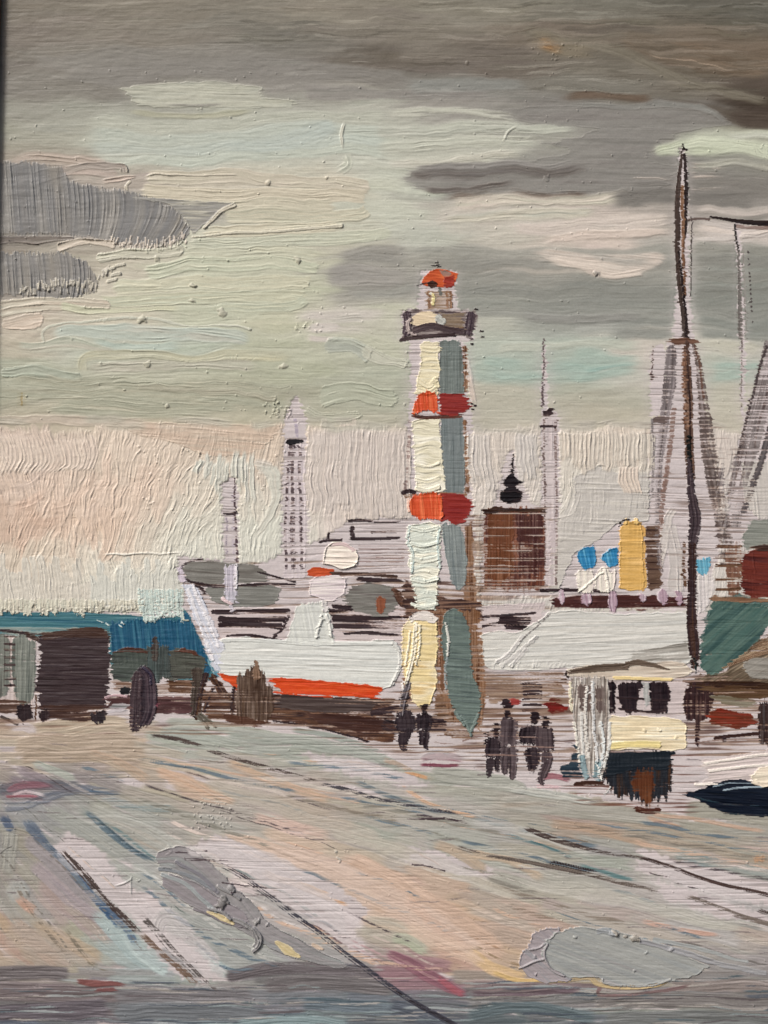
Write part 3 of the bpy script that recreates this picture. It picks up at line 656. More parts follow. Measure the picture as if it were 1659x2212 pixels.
for yy in np.arange(1560, 2330, 11.0):
    for xx in np.arange(-70, 1800, 76.0): pts.append((xx + g.uniform(-38, 38), yy + g.uniform(-8, 8)))
g.shuffle(pts)
def topy(x): return 1550 if x < 330 else (1560 + (x - 330) * .10 if x < 700 else 1597 + (x - 700) * .16)
for x, y in pts:
    if y < topy(x) + 8: continue
    low = y > 2092
    an = gdir(x, y) * (.8 if not low else 0.05)
    if x < 330 and y < 1680: an *= .4
    L = g.uniform(90, 230) * (1 if y > 1700 else .7); wd = g.uniform(14, 34)
    if y > 1740 and not low: wd = g.uniform(20, 48)
    dx = math.cos(math.radians(an)) * L / 2; dy = math.sin(math.radians(an)) * L / 2
    if not low: dy = min(dy, max(4, 2094 - y))
    if y - dy < topy(x - dx): dy = 2
    c = GM.at(x, y) + g.normal(0, 2, 3)
    S_(None, [(x - dx, y - dy), (x, y + g.uniform(-2, 2)), (x + dx, y + dy)], wd, [c - 7, c, c + 6], thick=.2, br=.7, edge=.12, end=.1, op=.86,
       dry=.06, dry2=.3, av='gnd', bs=2.6, rag=.3, lev=.25, jit=8)
def gs(pts, wd, cols, **k):
    k.setdefault('lev', .15); k.setdefault('thick', .3); k.setdefault('br', .8); k.setdefault('edge', .2); k.setdefault('end', .2); S_(None, pts, wd, cols, **k)
# top edge, left: ochre slabs
for a, wd, c in (([(60,1578),(180,1560),(290,1566)],32,(178,162,136)), ([(130,1588),(220,1572),(300,1580)],26,(184,168,142)), ([(20,1612),(160,1600),(310,1604)],34,(174,156,132)), ([(30,1640),(180,1628),(330,1630)],34,(168,150,126))):
    gs(a, wd, [c, darker(c, -9), darker(c, 6)], thick=.9, br=1, edge=.6)
gs([(0,1560),(40,1566),(90,1590)], 24, [(186,174,168)], dry=.1)
gs([(336,1580),(440,1590),(560,1620)], 30, [(160,166,150),(150,158,146)], dry2=.3)
gs([(350,1560),(460,1566),(600,1590),(720,1612)], 26, [(154,160,144),(164,168,154)], dry2=.3, thick=.6)
gs([(480,1580),(620,1600),(780,1630),(868,1660)], 30, [(146,154,140),(158,162,150)], dry=.1, dry2=.35, thick=.8)
gs([(620,1570),(740,1600),(850,1640)], 18, [(140,150,138),(152,158,146)], dry=.15, dry2=.4, thick=.7)
gs([(60,1650),(120,1668),(170,1690)], 22, [(150,160,146),(160,164,150)], dry=.1)
gs([(180,1620),(260,1650),(330,1690)], 26, [(178,150,122),(166,150,126)], dry=.15)
gs([(330,1660),(420,1700),(520,1740)], 26, [(196,160,128),(190,164,138)], dry=.15, dry2=.35)
gs([(480,1640),(600,1690),(720,1730)], 22, [(190,160,128),(170,152,132)], dry=.2, dry2=.4)
# broad green-grey slabs, right
gs([(915,1662),(1000,1676),(1090,1694),(1150,1712)], [28,46,44,20], [(150,152,136),(158,160,146),(144,146,132)], thick=1.3, br=.8, edge=1.1, end=.8)
gs([(1072,1736),(1180,1740),(1300,1752),(1500,1782)], [26,46,50,40], [(150,148,132),(160,158,144),(154,144,126)], thick=1.1, br=.9, edge=.9)
gs([(1090,1708),(1200,1716),(1290,1730)], 18, [(164,168,156),(172,174,162)], thick=.9, br=1.1, edge=.6)
gs([(1470,1750),(1560,1752),(1659,1766),(1780,1780)], 44, [(150,148,130),(144,142,126)], thick=.7, dry=.05)
gs([(1180,1778),(1280,1790),(1420,1830)], 26, [(172,142,112),(160,138,114)], op=.8, dry=.12, dry2=.3)
gs([(1330,1790),(1480,1812),(1700,1870)], 40, [(150,144,126),(160,146,124),(146,146,130)], dry=.05, dry2=.2)
gs([(1450,1840),(1560,1866),(1720,1905)], 30, [(120,136,134),(146,150,138)], dry=.2, dry2=.35)
gs([(1230,1800),(1340,1832),(1400,1860)], 14, [(150,150,138)], dry=.2)
gs([(1400,1760),(1520,1772),(1659,1796)], 10, [(180,150,124)], dry=.35, thick=.2)
gs([(1640,1840),(1640,1856),(1642,1872)], 30, [(204,140,88),(190,142,104)], thick=.4, op=.8)
gs([(1395,1764),(1430,1778),(1480,1792)], 12, [(178,144,116)], dry=.3)
# left slabs
gs([(120,1770),(200,1800),(290,1860)], [40,52,40], [(152,156,144),(146,150,140),(162,164,152)], thick=.7, edge=.4)
gs([(210,1760),(300,1800),(400,1850)], [30,50,30], [(156,154,140),(150,150,138),(160,148,130)], thick=.6)
gs([(225,1740),(300,1762),(360,1790)], 40, [(150,154,144),(158,160,148)], thick=.5)
gs([(0,1800),(60,1820),(120,1880)], 60, [(140,136,118),(148,142,124)], thick=.5, br=1)
gs([(10,1900),(20,1840),(30,1780)], 40, [(150,150,138),(140,140,126)], thick=.5, br=1.1)
gs([(50,1800),(130,1880),(210,1960)], 44, [(142,136,134),(150,142,140)], thick=.4, dry=.08)
gs([(60,1860),(130,1920),(220,1990),(260,2040)], 36, [(150,140,142),(158,146,144),(140,134,134)], thick=.5, dry=.08)
gs([(20,1900),(40,1930),(60,1960)], 60, [(150,154,146),(160,160,150)], thick=.7, br=1.1)
gs([(30,1936),(60,1958),(84,1974)], 26, [(190,140,112),(178,144,120)], op=.8, thick=.3)
gs([(0,2020),(80,2030),(190,2060)], 60, [(168,152,134),(160,150,134)], op=.6, dry=.1)
gs([(60,1990),(150,2040),(230,2080)], 40, [(178,152,118),(164,148,126)], op=.7, dry=.15)
gs([(200,1960),(270,2040),(340,2100)], 40, [(150,170,166),(160,176,170)], dry=.1)
gs([(260,2010),(330,2080),(370,2105)], 36, [(168,186,180),(158,174,170)], dry=.15, dry2=.3)
gs([(340,2040),(380,2080),(450,2120)], 30, [(150,148,146),(164,160,154)], dry=.2)
gs([(345,2012),(360,1990),(420,2010),(480,2050),(560,2096)], [40,60,70,60,30], [(146,150,142),(154,158,150),(140,146,140)], thick=.9, br=.8, edge=.8)
gs([(400,1976),(480,2010),(560,2060),(640,2104)], [20,40,50,20], [(148,152,144),(156,160,152)], thick=.6)
gs([(620,2060),(700,2090),(760,2100)], 30, [(150,150,142),(160,158,148)], thick=.5, dry=.1)
# cool blue-green strokes
for o_ in (0, 7, 13): gs([(45 + o_,1765),(90 + o_,1820),(150 + o_,1880),(230 + o_,1970)], 8, [(78,98,116),(108,120,130)], dry=.24, dry2=.46)
gs([(55,1772),(80,1800),(100,1836)], 28, [(70,88,110),(94,108,122)], dry=.22, dry2=.45)
for o_ in (0, 6, 12): gs([(175 + o_,1745),(240 + o_,1806),(330 + o_,1868)], 7, [(90,112,122),(80,104,114)], dry=.26, dry2=.3)
gs([(190,1752),(270,1818),(345,1872)], 5, [(60,84,92)], dry=.3, dry2=.4)
gs([(215,1766),(290,1820),(350,1870)], 8, [(100,128,128)], dry=.35)
gs([(150,1880),(190,1920),(260,1990),(300,2045)], 20, [(60,90,122),(88,110,132)], dry=.22, dry2=.42)
gs([(205,1935),(235,1975),(262,2010)], 16, [(52,84,118)], dry=.38, dry2=.5)
gs([(130,1850),(170,1900),(200,1936)], 12, [(104,118,126)], dry=.35)
gs([(500,1870),(600,1920),(700,1990)], 8, [(110,126,122)], dry=.48, dry2=.55)
gs([(0,1742),(60,1738),(170,1706),(270,1718)], 22, [(94,104,118),(118,122,126)], dry=.25, dry2=.45)
gs([(180,1712),(210,1716),(270,1722)], 20, [(70,96,118)], dry=.38, dry2=.5)
gs([(-20,1712),(80,1700),(185,1700)], 30, [(96,100,106),(110,106,110),(84,92,100)], dry=.15, dry2=.3)
gs([(0,1752),(20,1782),(30,1800)], 22, [(70,88,112)], dry=.4)
gs([(200,1724),(300,1740),(380,1746)], 20, [(120,138,136)], dry=.35, dry2=.5)
gs([(1080,1800),(1180,1830),(1240,1852)], 10, [(96,120,122),(120,140,138)], dry=.36, dry2=.5)
gs([(1130,1812),(1200,1836),(1240,1850)], 5, [(60,104,108)], dry=.34)
gs([(1240,1862),(1320,1890),(1372,1904)], [8,13,8], [(96,132,128),(80,118,118)], dry=.1)
gs([(860,1740),(1000,1760),(1100,1790)], 10, [(100,118,122)], dry=.5, dry2=.55)
gs([(760,1690),(840,1716),(960,1760)], 12, [(96,112,118)], dry=.42, dry2=.55)
# warm strokes
gs([(480,1800),(560,1826),(700,1880),(800,1930)], [16,34,44,40], [(202,180,160),(196,170,146),(200,176,154)], dry=.06, dry2=.2)
gs([(560,1880),(640,1910),(720,1940)], 16, [(214,166,120),(204,170,134)], dry=.2)
gs([(590,1890),(680,1930),(760,1960)], 9, [(208,158,112)], dry=.3)
gs([(750,1850),(850,1900),(980,1990),(1100,2070)], [30,50,64,50], [(200,168,140),(190,160,134),(206,176,150)], dry=.06, dry2=.16)
gs([(870,1930),(930,1990),(1010,2050)], 26, [(206,150,112),(196,156,124)], op=.75)
gs([(900,1838),(922,1852),(940,1864)], 6, [(190,110,70)], dry=.1)
gs([(903,1838),(930,1858),(956,1876)], 4, [(186,104,62)], dry=.25)
gs([(930,1812),(1000,1845),(1060,1885)], 26, [(178,158,130),(168,152,130)], dry=.1, thick=.9, br=1)
gs([(1000,1838),(1100,1860),(1180,1900)], 22, [(186,162,130),(172,156,132)], dry=.2, dry2=.3, thick=.6)
gs([(780,1990),(860,2000),(950,2050)], 30, [(178,170,150),(186,166,140)], dry=.05)
gs([(840,2030),(880,2030),(930,2060)], 34, [(160,168,138),(172,172,150)], dry=.05, thick=.5)
gs([(1000,2040),(1060,2090),(1150,2122)], 34, [(198,166,122),(206,172,120)], dry=.05)
gs([(860,1690),(940,1740),(1040,1770)], 10, [(206,160,120)], dry=.42)
gs([(866,1660),(900,1672),(930,1680)], 9, [(196,140,90)], dry=.25)
gs([(820,1640),(860,1650),(900,1668)], 12, [(170,150,128)], dry=.3)
gs([(1380,1990),(1480,2010),(1560,2020)], 12, [(190,150,128)], dry=.42)
# bottom dark band, horizontal
for a, wd, c in (([(-60,2104),(80,2100),(160,2106)],36,(104,98,96)), ([(-60,2140),(100,2146),(280,2150)],44,(110,100,98)), ([(-60,2190),(100,2184),(250,2176)],44,(98,92,96)),
                 ([(235,2150),(400,2148),(560,2160)],44,(116,114,114)), ([(240,2190),(420,2186),(600,2200)],44,(108,114,116)), ([(480,2106),(620,2094),(829,2104)],34,(104,98,98)),
                 ([(560,2130),(700,2126),(860,2134)],38,(110,106,104)), ([(640,2168),(760,2172),(900,2190)],34,(92,106,112)), ([(500,2216),(640,2204),(760,2216)],26,(120,142,142)),
                 ([(1010,2128),(1110,2132),(1280,2136),(1420,2120)],26,(122,106,104)), ([(1000,2158),(1150,2166),(1300,2150)],30,(112,112,108)), ([(1000,2190),(1140,2180),(1300,2200)],30,(88,104,106)),
                 ([(1280,2168),(1420,2160),(1700,2170)],44,(116,112,106)), ([(1300,2206),(1480,2200),(1760,2206)],40,(112,116,112)), ([(1440,2126),(1560,2130),(1760,2136)],30,(134,124,116)),
                 ([(829,2166),(900,2190),(980,2216)],40,(86,94,102)), ([(-60,2240),(300,2236),(700,2250)],60,(92,100,108)), ([(700,2250),(1200,2240),(1760,2250)],60,(100,106,106)), ([(-60,2290),(700,2284),(1760,2290)],60,(96,100,104))):
    gs(a, wd, [darker(c, -13), c, darker(c, 14)], br=1.5, bs=4.4, thick=.7, cv=.16, dry=.03, dry2=.18, jit=16, edge=.3)
for _ in range(110):
    x = g.uniform(-40, 1720); y = g.uniform(2108, 2215); L = g.uniform(90, 220)
    c = [(70,80,90),(150,160,156),(84,76,76),(164,158,146),(72,92,98),(130,146,144)][g.integers(6)]
    gs([(x - L / 2, y), (x, y + g.uniform(-3, 3)), (x + L / 2, y + g.uniform(-4, 4))], g.uniform(3, 7), [c], dry=.44, dry2=.5, thick=.2, br=.6, op=.75)
gs([(1130,2118),(1200,2122),(1270,2112),(1300,2128),(1400,2126),(1452,2112)], 14, [(190,162,100),(178,156,110),(160,140,104)], thick=1, br=1.5, bs=3.6, dry=.05)
gs([(1060,2096),(1110,2116),(1180,2120)], 12, [(202,166,96),(196,164,110)], thick=.8)
gs([(1010,2142),(1120,2150),(1260,2140)], 12, [(100,84,88)], dry=.2, br=1.3)
gs([(1300,2130),(1300,2150),(1420,2140),(1500,2124)], 9, [(120,96,92)], dry=.2)
gs([(828,2060),(880,2080),(950,2120),(1020,2150)], [14,36,34,16], [(146,98,106),(132,86,96),(158,116,118)], thick=.8, br=1.3, dry=.04)
gs([(940,2110),(970,2128),(1010,2150)], 16, [(160,84,92)], dry=.25, thick=.5)
gs([(160,2116),(210,2126),(282,2132)], [8,20,6], [(134,80,72),(120,72,68)], thick=.8, br=1.2)
gs([(200,2140),(230,2142),(262,2140)], 10, [(120,76,72)], dry=.2)
gs([(12,1712),(50,1700),(128,1700)], [8,22,12], [(140,80,88),(120,84,94),(150,92,100)], thick=.7, br=1.2, dry=.05)
gs([(20,1722),(60,1714),(110,1726)], 7, [(196,184,182)], dry=.25, thick=.7)
gs([(10,1722),(40,1722),(90,1724)], 6, [(158,74,84)], dry=.2)
gs([(905,1640),(950,1630),(1014,1640)], [10,26,14], [(140,90,96),(124,96,100),(150,106,108)], thick=.6, br=1, dry=.06)
gs([(902,1650),(950,1652),(1000,1650)], 8, [(122,58,72)], dry=.15)
gs([(916,1626),(950,1622),(976,1628)], 8, [(92,98,104)], dry=.2)
gs([(1164,1684),(1200,1680),(1240,1686)], 15, [(146,86,94),(160,104,108)], thick=.5, dry=.08)
gs([(1156,1700),(1180,1700),(1220,1702)], 8, [(204,168,168)], dry=.3)
crumbs(415,1730,500,1790,46,(1.4,3),(1,2.6),6)
for _ in range(500): 
    x = g.uniform(0, 1659); y = g.uniform(1600, 2200); bump(x, y, g.uniform(1, 2.4), g.uniform(.5, 1.8))
for a in ([(718,1836),(726,1842),(720,1852)],[(722,1852),(734,1862),(730,1872)],[(360,1820),(372,1836),(358,1850)]): gs(a, 6, [(160,160,148)], thick=1.4, edge=.8)
for a in ([(240,1916),(276,1906),(290,1898)],[(286,1892),(284,1910),(284,1944)],[(294,1900),(300,1906),(308,1904)]): gs(a, [3,5,3], [(150,152,144)], thick=1.5, edge=.4)
for a in ([(370,1982),(371,1966),(372,1948)],[(372,1948),(390,1964),(410,1976)]): gs(a, 3, [(90,104,96)], thick=.3)
gs([(0,1844),(12,1832),(34,1822)], 3, [(60,60,58)], thick=.2)

# drag the wet paint together along the sweep of the quay
A_ = C.copy(); js = window(X0, 1640, X1, 2100)
for st in (5, 10, 15):
    for sg in (1, -1):
        an = np.arctan2(GY[js] - 1519, GX[js] + 188) * .85; uxx = np.clip(((GX[js] + sg * st * np.cos(an)) - X0) * G, 0, W - 1).astype(int); uyy = np.clip(((GY[js] + sg * st * np.sin(an)) - Y0) * G, 0, Hh - 1).astype(int)
        A_[js] += C[uyy, uxx]
A_[js] /= 7
kk = (.38 * sst(1640, 1700, GY[js]) * (1 - sst(2070, 2100, GY[js])) * (1 - .7 * AV['gnd'][js]))[..., None]; C[js] = C[js] * (1 - kk) + A_[js] * kk
for _ in range(150):       # thin dragged streaks that follow the rails
    x = g.uniform(-60, 1740); y = g.uniform(1640, 2090)
    if y < topy(x) + 40 or (x < 330 and g.random() < .6): continue
    an = gdir(x, y) * .95; L = g.uniform(120, 420); dx = math.cos(math.radians(an)) * L / 2; dy = math.sin(math.radians(an)) * L / 2
    b_ = GM.at(x, y); q = g.random()
    c = b_ - 42 if q < .3 else (b_ + 24 if q < .55 else (np.array([84,106,118.]) if q < .76 else (np.array([70,60,62.]) if q < .86 else np.array([196,160,130.]))))
    S_(None, [(x - dx, y - dy), (x, y + g.uniform(-2, 2)), (x + dx, min(2096, y + dy))], g.uniform(2, 13), [c, c + 8], thick=.05, br=.3, edge=0, end=0, dry=g.uniform(.38, .48), dry2=.58, lev=.0, bs=1.5, sf=.7, op=.85)
for _ in range(120):       # short dark catches along the ridges of the ground
    x = g.uniform(-40, 1700); y = g.uniform(1600, 2090)
    S_(None, [(x, y), (x + g.uniform(30, 120), y + g.uniform(-1, 2))], g.uniform(2.4, 4.5), [(96,84,84),(120,110,108)], thick=.05, br=.2, edge=0, end=0, dry=.46, dry2=.52, lev=0, sf=.5, op=.7)
for a, wd, c in (([(560,1840),(680,1870),(800,1920),(920,1990),(1060,2070)], [30,56,70,80,40], (202,178,158)), ([(700,1800),(840,1830),(980,1880),(1140,1950)], [24,40,44,20], (182,176,156)),
                 ([(480,1850),(600,1900),(720,1960),(800,2010)], [20,34,40,20], (204,194,190)), ([(1120,1900),(1280,1930),(1450,1970),(1620,2010)], [30,46,46,30], (176,174,158)),
                 ([(180,1740),(300,1790),(420,1850),(520,1900)], [30,50,54,20], (166,168,156)), ([(1000,1770),(1150,1800),(1300,1850)], [16,24,16], (176,176,166)),
                 ([(430,1680),(560,1730),(700,1780),(840,1810)], [24,40,44,24], (176,168,150)), ([(860,1990),(960,2040),(1060,2090)], [26,50,30], (204,176,150))):
    gs(a, wd, [darker(c, -5), c, darker(c, 6)], op=.72, sf=.8, dry=.08, dry2=.22, thick=.3, br=.7, lev=.3, bs=2.6)
TN.update(sat=.85, gain=1.1, off=1., tint=(0, 0, 0)); SFD[0] = 0; TW[:] = [.5, .34]
# ---- flat pads of thick paint: puddles ----------------------------------
S_('puddle_left', [(338,1862),(390,1856),(440,1894),(500,1950),(560,2000),(640,2050),(760,2096)], [34,64,74,66,52,44,16], [(142,136,138),(150,146,146),(136,134,134),(146,150,148)], thick=1.6, br=.7, edge=1.6, end=.4, bs=5)
S_('puddle_left', [(350,1900),(420,1930),(480,1966),(540,1990)], [30,50,44,30], [(146,138,142),(140,134,136),(150,146,146)], thick=1.2, br=.9, edge=1.2)
for a, c in (([(345,1880),(400,1890),(470,1924)], (128,132,136)), ([(350,1892),(410,1916),(470,1970)], (150,156,156)), ([(380,1860),(430,1890),(475,1930)], (126,124,130)), ([(420,1960),(470,1980),(540,2000)], (124,118,122))):
    S_(None, a, 9, [c], thick=.8, br=1.2, edge=.7, dry=.1)
for a, wd in (([(470,1912),(500,1930),(520,1946)],7), ([(486,1978),(520,1986),(548,2006),(556,2030),(548,2046)],10), ([(548,2000),(564,2018),(558,2044),(544,2056)],8), ([(450,1960),(480,1966),(500,1982)],6)):
    S_('puddle_left', a, wd, [(146,144,142),(132,130,130)], thick=3.4, edge=1.6, br=1)
bump(500,1918,9,5,(140,138,138)); bump(480,1950,11,6,(110,108,106)); bump(556,1990,7,4,(140,138,136)); bump(578,1996,5,3)
S_('puddle_left', [(446,1967),(480,1978),(510,1992)], [4,13,5], [(206,190,150),(200,180,130)], thick=.5)
S_('puddle_left', [(596,2030),(625,2052),(652,2068)], [8,22,8], [(206,190,148),(196,176,124)], thick=.6, br=.8)
S_('puddle_left', [(673,2040),(686,2046),(700,2050)], [6,9,4], [(196,174,152)], thick=.6)
P1 = [(1200,2014),(1230,2004),(1270,2002),(1340,2012),(1430,2040),(1500,2072),(1532,2086),(1500,2108),(1440,2122),(1370,2128),(1310,2124),(1290,2112),(1230,2110),(1180,2084),(1168,2060),(1178,2030)]
patch('puddle_right', [(1150,2014),(1180,2004),(1215,2002),(1190,2030),(1175,2050),(1186,2080),(1240,2116),(1180,2124),(1140,2108),(1120,2086),(1124,2060),(1140,2046)], 40, [(150,142,146),(160,150,152),(142,142,146)], thick=1.6, br=.7, rag=4, edge=1.1, bs=6)
patch('puddle_right', P1, 20, [(150,152,148),(158,160,155),(146,150,148),(152,150,148)], thick=1.8, br=.7, rag=4, edge=1.2, bs=5, cv=8, cu=200)
for a in ([(1182,2040),(1174,2062),(1188,2090),(1220,2108)],[(1120,2092),(1150,2078),(1176,2072)],[(1140,2050),(1160,2050),(1176,2040)]): S_('puddle_right', a, 5, [(156,150,152)], thick=2.4, edge=1.4)
S_('puddle_right', [(1300,2112),(1310,2124),(1400,2126),(1450,2112)], 5, [(156,156,152)], thick=2, edge=1)
for x, y, r, h in ((1326,2014,8,5),(1332,2018,5,4),(1370,2026,9,5),(1352,2022,5,3),(1378,2030,5,4),(1242,2024,5,2.5),(1155,2066,5,2.5),(1157,2104,4,3),(1450,2050,5,3),(1395,2058,4,2),(1370,2096,3,2)):
    bump(x, y, r, h, (150,144,134) if y < 2032 and x > 1300 else None)
gs([(1286,2010),(1310,2008),(1330,2022)], 12, [(146,150,152)], thick=.8)
gs([(1380,2032),(1480,2062),(1600,2096),(1659,2102)], 12, [(146,146,150),(156,156,156)], thick=.7, edge=.5, dry=.08)
gs([(1410,2030),(1500,2050),(1620,2080)], 10, [(156,160,158)], dry=.2)

for poly, an_ in (([(380,1838),(470,1806),(620,1850),(745,1960),(760,2030),(640,1975),(520,1880)], 32), ([(108,1848),(150,1828),(205,1832),(250,1875),(335,1965),(400,2045),(340,2030),(230,1950),(150,1880)], 46),
                ([(1370,1840),(1450,1860),(1560,1905),(1690,1940),(1560,1955),(1440,1900)], 15), ([(880,1836),(960,1848),(1060,1895),(1000,1895),(900,1870)], 18), ([(660,1625),(800,1640),(870,1668),(780,1682),(680,1650)], 14),
                ([(300,1960),(380,1960),(470,2060),(500,2110),(440,2120),(350,2040)], 46), ([(860,1600),(1050,1620),(1060,1650),(900,1640)], 6)):
    patch(None, poly, an_, [(204,195,194),(196,188,187),(208,200,198)], dry=.04, dry2=.2, thick=.05, br=.4, lev=.05, rag=22, edge=0, op=.5 if poly[0][0] < 300 else .66, hz=11, bs=2.0, soft=.3)
# ---- dark rails drawn across the quay -----------------------------------
BR = [(66,52,50),(92,78,72),(54,44,44)]
def rail(key, pts, wd, cols=BR, **k):
    WPD[0] = 1.2; k.setdefault('er', .3); q = k.get('dry', .26)
    ws = list(wd) if isinstance(wd, (list, tuple)) else [wd] * 4
    for n_ in range(4):
        o_ = [(-4.5, 3), (0, 0), (4, -2), (9, 3)][n_]; f = [.35, .65, .4, .3][n_]
        k2 = dict(k); k2['dry'] = min(.54, q + [.2, .13, .18, .24][n_]); k2.setdefault('dry2', .4); k2['dry2'] = min(.58, k2['dry2'] + [.12, .06, .1, .14][n_])
        S_(key, [(x + o_[0] * g.uniform(.6, 1.2) + g.uniform(-1.5, 1.5), y + o_[1] * g.uniform(.6, 1.2)) for x, y in pts], [max(2.5, v * f) for v in ws], cols, thick=.15, br=.4, edge=0, end=0, bs=1.8, sf=.5, lev=.05, **{a: b for a, b in k2.items()})
    WPD[0] = 5.; return
    k.setdefault('dry', .26); k.setdefault('dry2', .4)
    S_(key, pts, wd, cols, thick=.3, br=.6, edge=.1, end=0, idm='env', **k)
rail('rail_a', [(322,1588),(400,1600),(500,1636),(600,1662),(690,1690)], [10,9,7,6,5], dry=.36, dry2=.48)
rail('rail_a', [(690,1690),(760,1708),(829,1728),(1000,1760)], [10,9,8,4], [(60,54,58),(80,80,90)], dry=.34, dry2=.52)
rail('rail_b', [(130,1834),(165,1872),(220,1934),(270,1986),(300,2016)], [5,11,13,13,9], dry=.14, dry2=.3)
rail('rail_b', [(300,2010),(350,2060),(395,2100),(430,2132)], [14,13,18,26], [(104,84,72),(140,116,98)], dry=.28, dry2=.42)
rail('rail_c', [(310,1985),(322,1994),(336,2010),(380,2060),(432,2110),(480,2150)], [26,18,8,8,8,6], [(86,78,76),(110,104,100)], dry=.34, dry2=.34)
rail('rail_d', [(440,1850),(520,1890),(600,1950),(690,2016),(760,2070),(829,2120),(900,2168),(980,2212),(1010,2240)], [3,4,6,7,8,10,13,13,10], [(60,50,54),(70,72,84),(52,44,46)], dry=.44, dry2=.16)
rail('rail_e', [(980,1826),(1060,1848),(1160,1866),(1250,1884),(1330,1904),(1425,1926)], [3,8,11,12,9,5], [(80,68,62),(120,108,98),(64,54,52)], dry=.16, dry2=.36)
rail('rail_e', [(1180,1860),(1230,1870),(1290,1884)], 6, [(56,44,44)], dry=.1)
rail('rail_f', [(1130,1686 + 98),(1165,1802),(1210,1816),(1290,1838),(1340,1848)], [10,17,18,12,6], dry=.28, dry2=.46)
rail('rail_f', [(1380,1850),(1450,1872),(1540,1904),(1659,1932),(1780,1960)], [6,8,8,8,8], [(64,48,46),(86,66,60)], dry=.12, dry2=.28)
rail('rail_g', [(1480,1934),(1560,1962),(1620,1984),(1780,2030)], [8,9,14,12], [(104,92,84),(130,118,108)], dry=.26, dry2=.3)
rail('rail_g', [(1635,1964),(1660,1972),(1720,1984)], 6, dry=.1)
for a in ([(400,1854),(520,1860)],[(440,1862),(520,1861)],[(380,1840),(450,1838)],[(480,1905),(580,1914)],[(500,1928),(600,1940)],[(900,1760),(1010,1776)],[(880,1770),(960,1768)],[(1400,1886),(1440,1896)],[(1450,1906),(1510,1920)],[(890,1866),(960,1880)]):
    gs(a, g.uniform(3, 6), [(80,66,70)], dry=.45, dry2=.5, thick=.1)
gs([(0,1548),(20,1558),(40,1566)], 8, BR, dry=.25)
rail('rail_f', [(1325,1844),(1360,1848),(1400,1856)], 4, dry=.4, dry2=.4)
# =====================================================================
# THINGS ALONG THE WATERFRONT
# =====================================================================
BK = [(56,44,48),(72,58,60),(44,34,38)]
BN = [(92,66,48),(116,88,68),(78,52,38)]
TN.update(sat=1., gain=1.16, piv=175., off=2., hi=1.); HZD[0] = 2.2; WPD[0] = 2.; BE[0] = .9; RSH[0] = .3; TW[:] = [.62, .24]
def wash(poly, col, lo, hi, op=.7):      # thinned brown paint caught along the ridges
    P = np.array(poly, np.float32); sl = window(P[:, 0].min() - 20, P[:, 1].min() - 12, P[:, 0].max() + 20, P[:, 1].max() + 12)
    x = GX[sl]; y = GY[sl]; e = blur(pip(poly, x + (nz(y / 2.3, x / 60) - .5) * 50, y + (nz(x / 20, y / 9) - .5) * 14), 5)
    r = .75 * (1 - R[sl]) + .25 * nz(x / 30, y / 3.) + (nz(x / 60, y / 22) - .5) * .4
    a = sst(lo, hi, r) * e * op; c = cm(col, nz(x / 50, y / 8)); C[sl] = C[sl] * (1 - a[..., None]) + c * a[..., None]
WB = [(112,84,70),(150,126,108),(88,64,58)]
wash([(1040,1480),(1240,1480),(1240,1560),(1040,1560)], WB, .45, .75, .7)
wash([(560,1480),(1300,1470),(1300,1640),(1100,1660),(900,1640),(800,1610),(560,1560)], WB, .55, .8, .75)
wash([(1000,1100),(1050,1100),(1060,1480),(1050,1620),(990,1610),(1000,1300)], WB, .35, .7, .8)
wash([(840,1250),(1050,1250),(1050,1360),(840,1360)], WB, .4, .75, .8)
wash([(390,1230),(900,1180),(900,1400),(440,1400)], WB, .66, .9, .6)
wash([(1440,1450),(1780,1460),(1780,1640),(1500,1640),(1450,1560)], WB, .5, .8, .75)
wash([(-60,1480),(560,1480),(560,1600),(-60,1580)], WB, .55, .85, .7)
wash([(1220,1620),(1500,1620),(1500,1760),(1240,1740)], [(108,66,50),(84,50,42)], .6, .85, .7)
wash([(1060,1090),(1190,1090),(1190,1320),(1040,1320)], WB, .5, .8, .6)
wash([(1400,900),(1620,900),(1620,1320),(1400,1320)], [(150,134,124),(120,100,92)], .66, .9, .5)
# ---- blue water behind the wagons ---------------------------------------
patch('water', [(-64,1318),(60,1322),(120,1320),(210,1322),(300,1330),(370,1334),(388,1324),(400,1316),(410,1330),(432,1380),(458,1440),(462,1470),(400,1470),(240,1450),(236,1384),(-64,1368)], 2,
      [(52,102,120),(76,122,130),(60,108,124)], thick=.4, br=.5, rag=5, er=.3, cu=120)
patch('water', [(238,1345),(300,1336),(385,1340),(404,1320),(440,1400),(462,1450),(440,1460),(300,1440),(240,1430)], 84, [(46,100,128),(38,88,116),(58,110,132)], thick=.5, br=.75, rag=8)
patch('water', [(-64,1352),(120,1352),(236,1360),(236,1386),(-64,1372)], 0, [(84,128,132),(150,160,154),(70,112,120)], dry=.25, dry2=.3, thick=.3, rag=10)
S_('water', [(452,1424),(460,1440),(470,1464)], 14, [(120,160,170),(60,110,130)], dry=.3)
for x in np.arange(-55, 320, 9): S_(None, [(x, 1290), (x + 3, g.uniform(1316, 1338))], g.uniform(8, 14), [(206,200,182),(196,196,180)], thick=1, br=1.1, dry2=.3, rag=.7)
for x in np.arange(300, 392, 9): S_(None, [(x, 1270), (x + 5, g.uniform(1328, 1352))], g.uniform(8, 14), [(198,206,194),(184,200,194),(206,208,194)], thick=1, br=1.1, dry2=.35, rag=.7, dry=.1)
for x, y in ((228,1346),(256,1350),(262,1344),(214,1340)): S_(None, [(x,y),(x + 8,y + 6)], 4, [(190,204,200)], thick=.8)

TN['tint'] = (0, 0, 0)
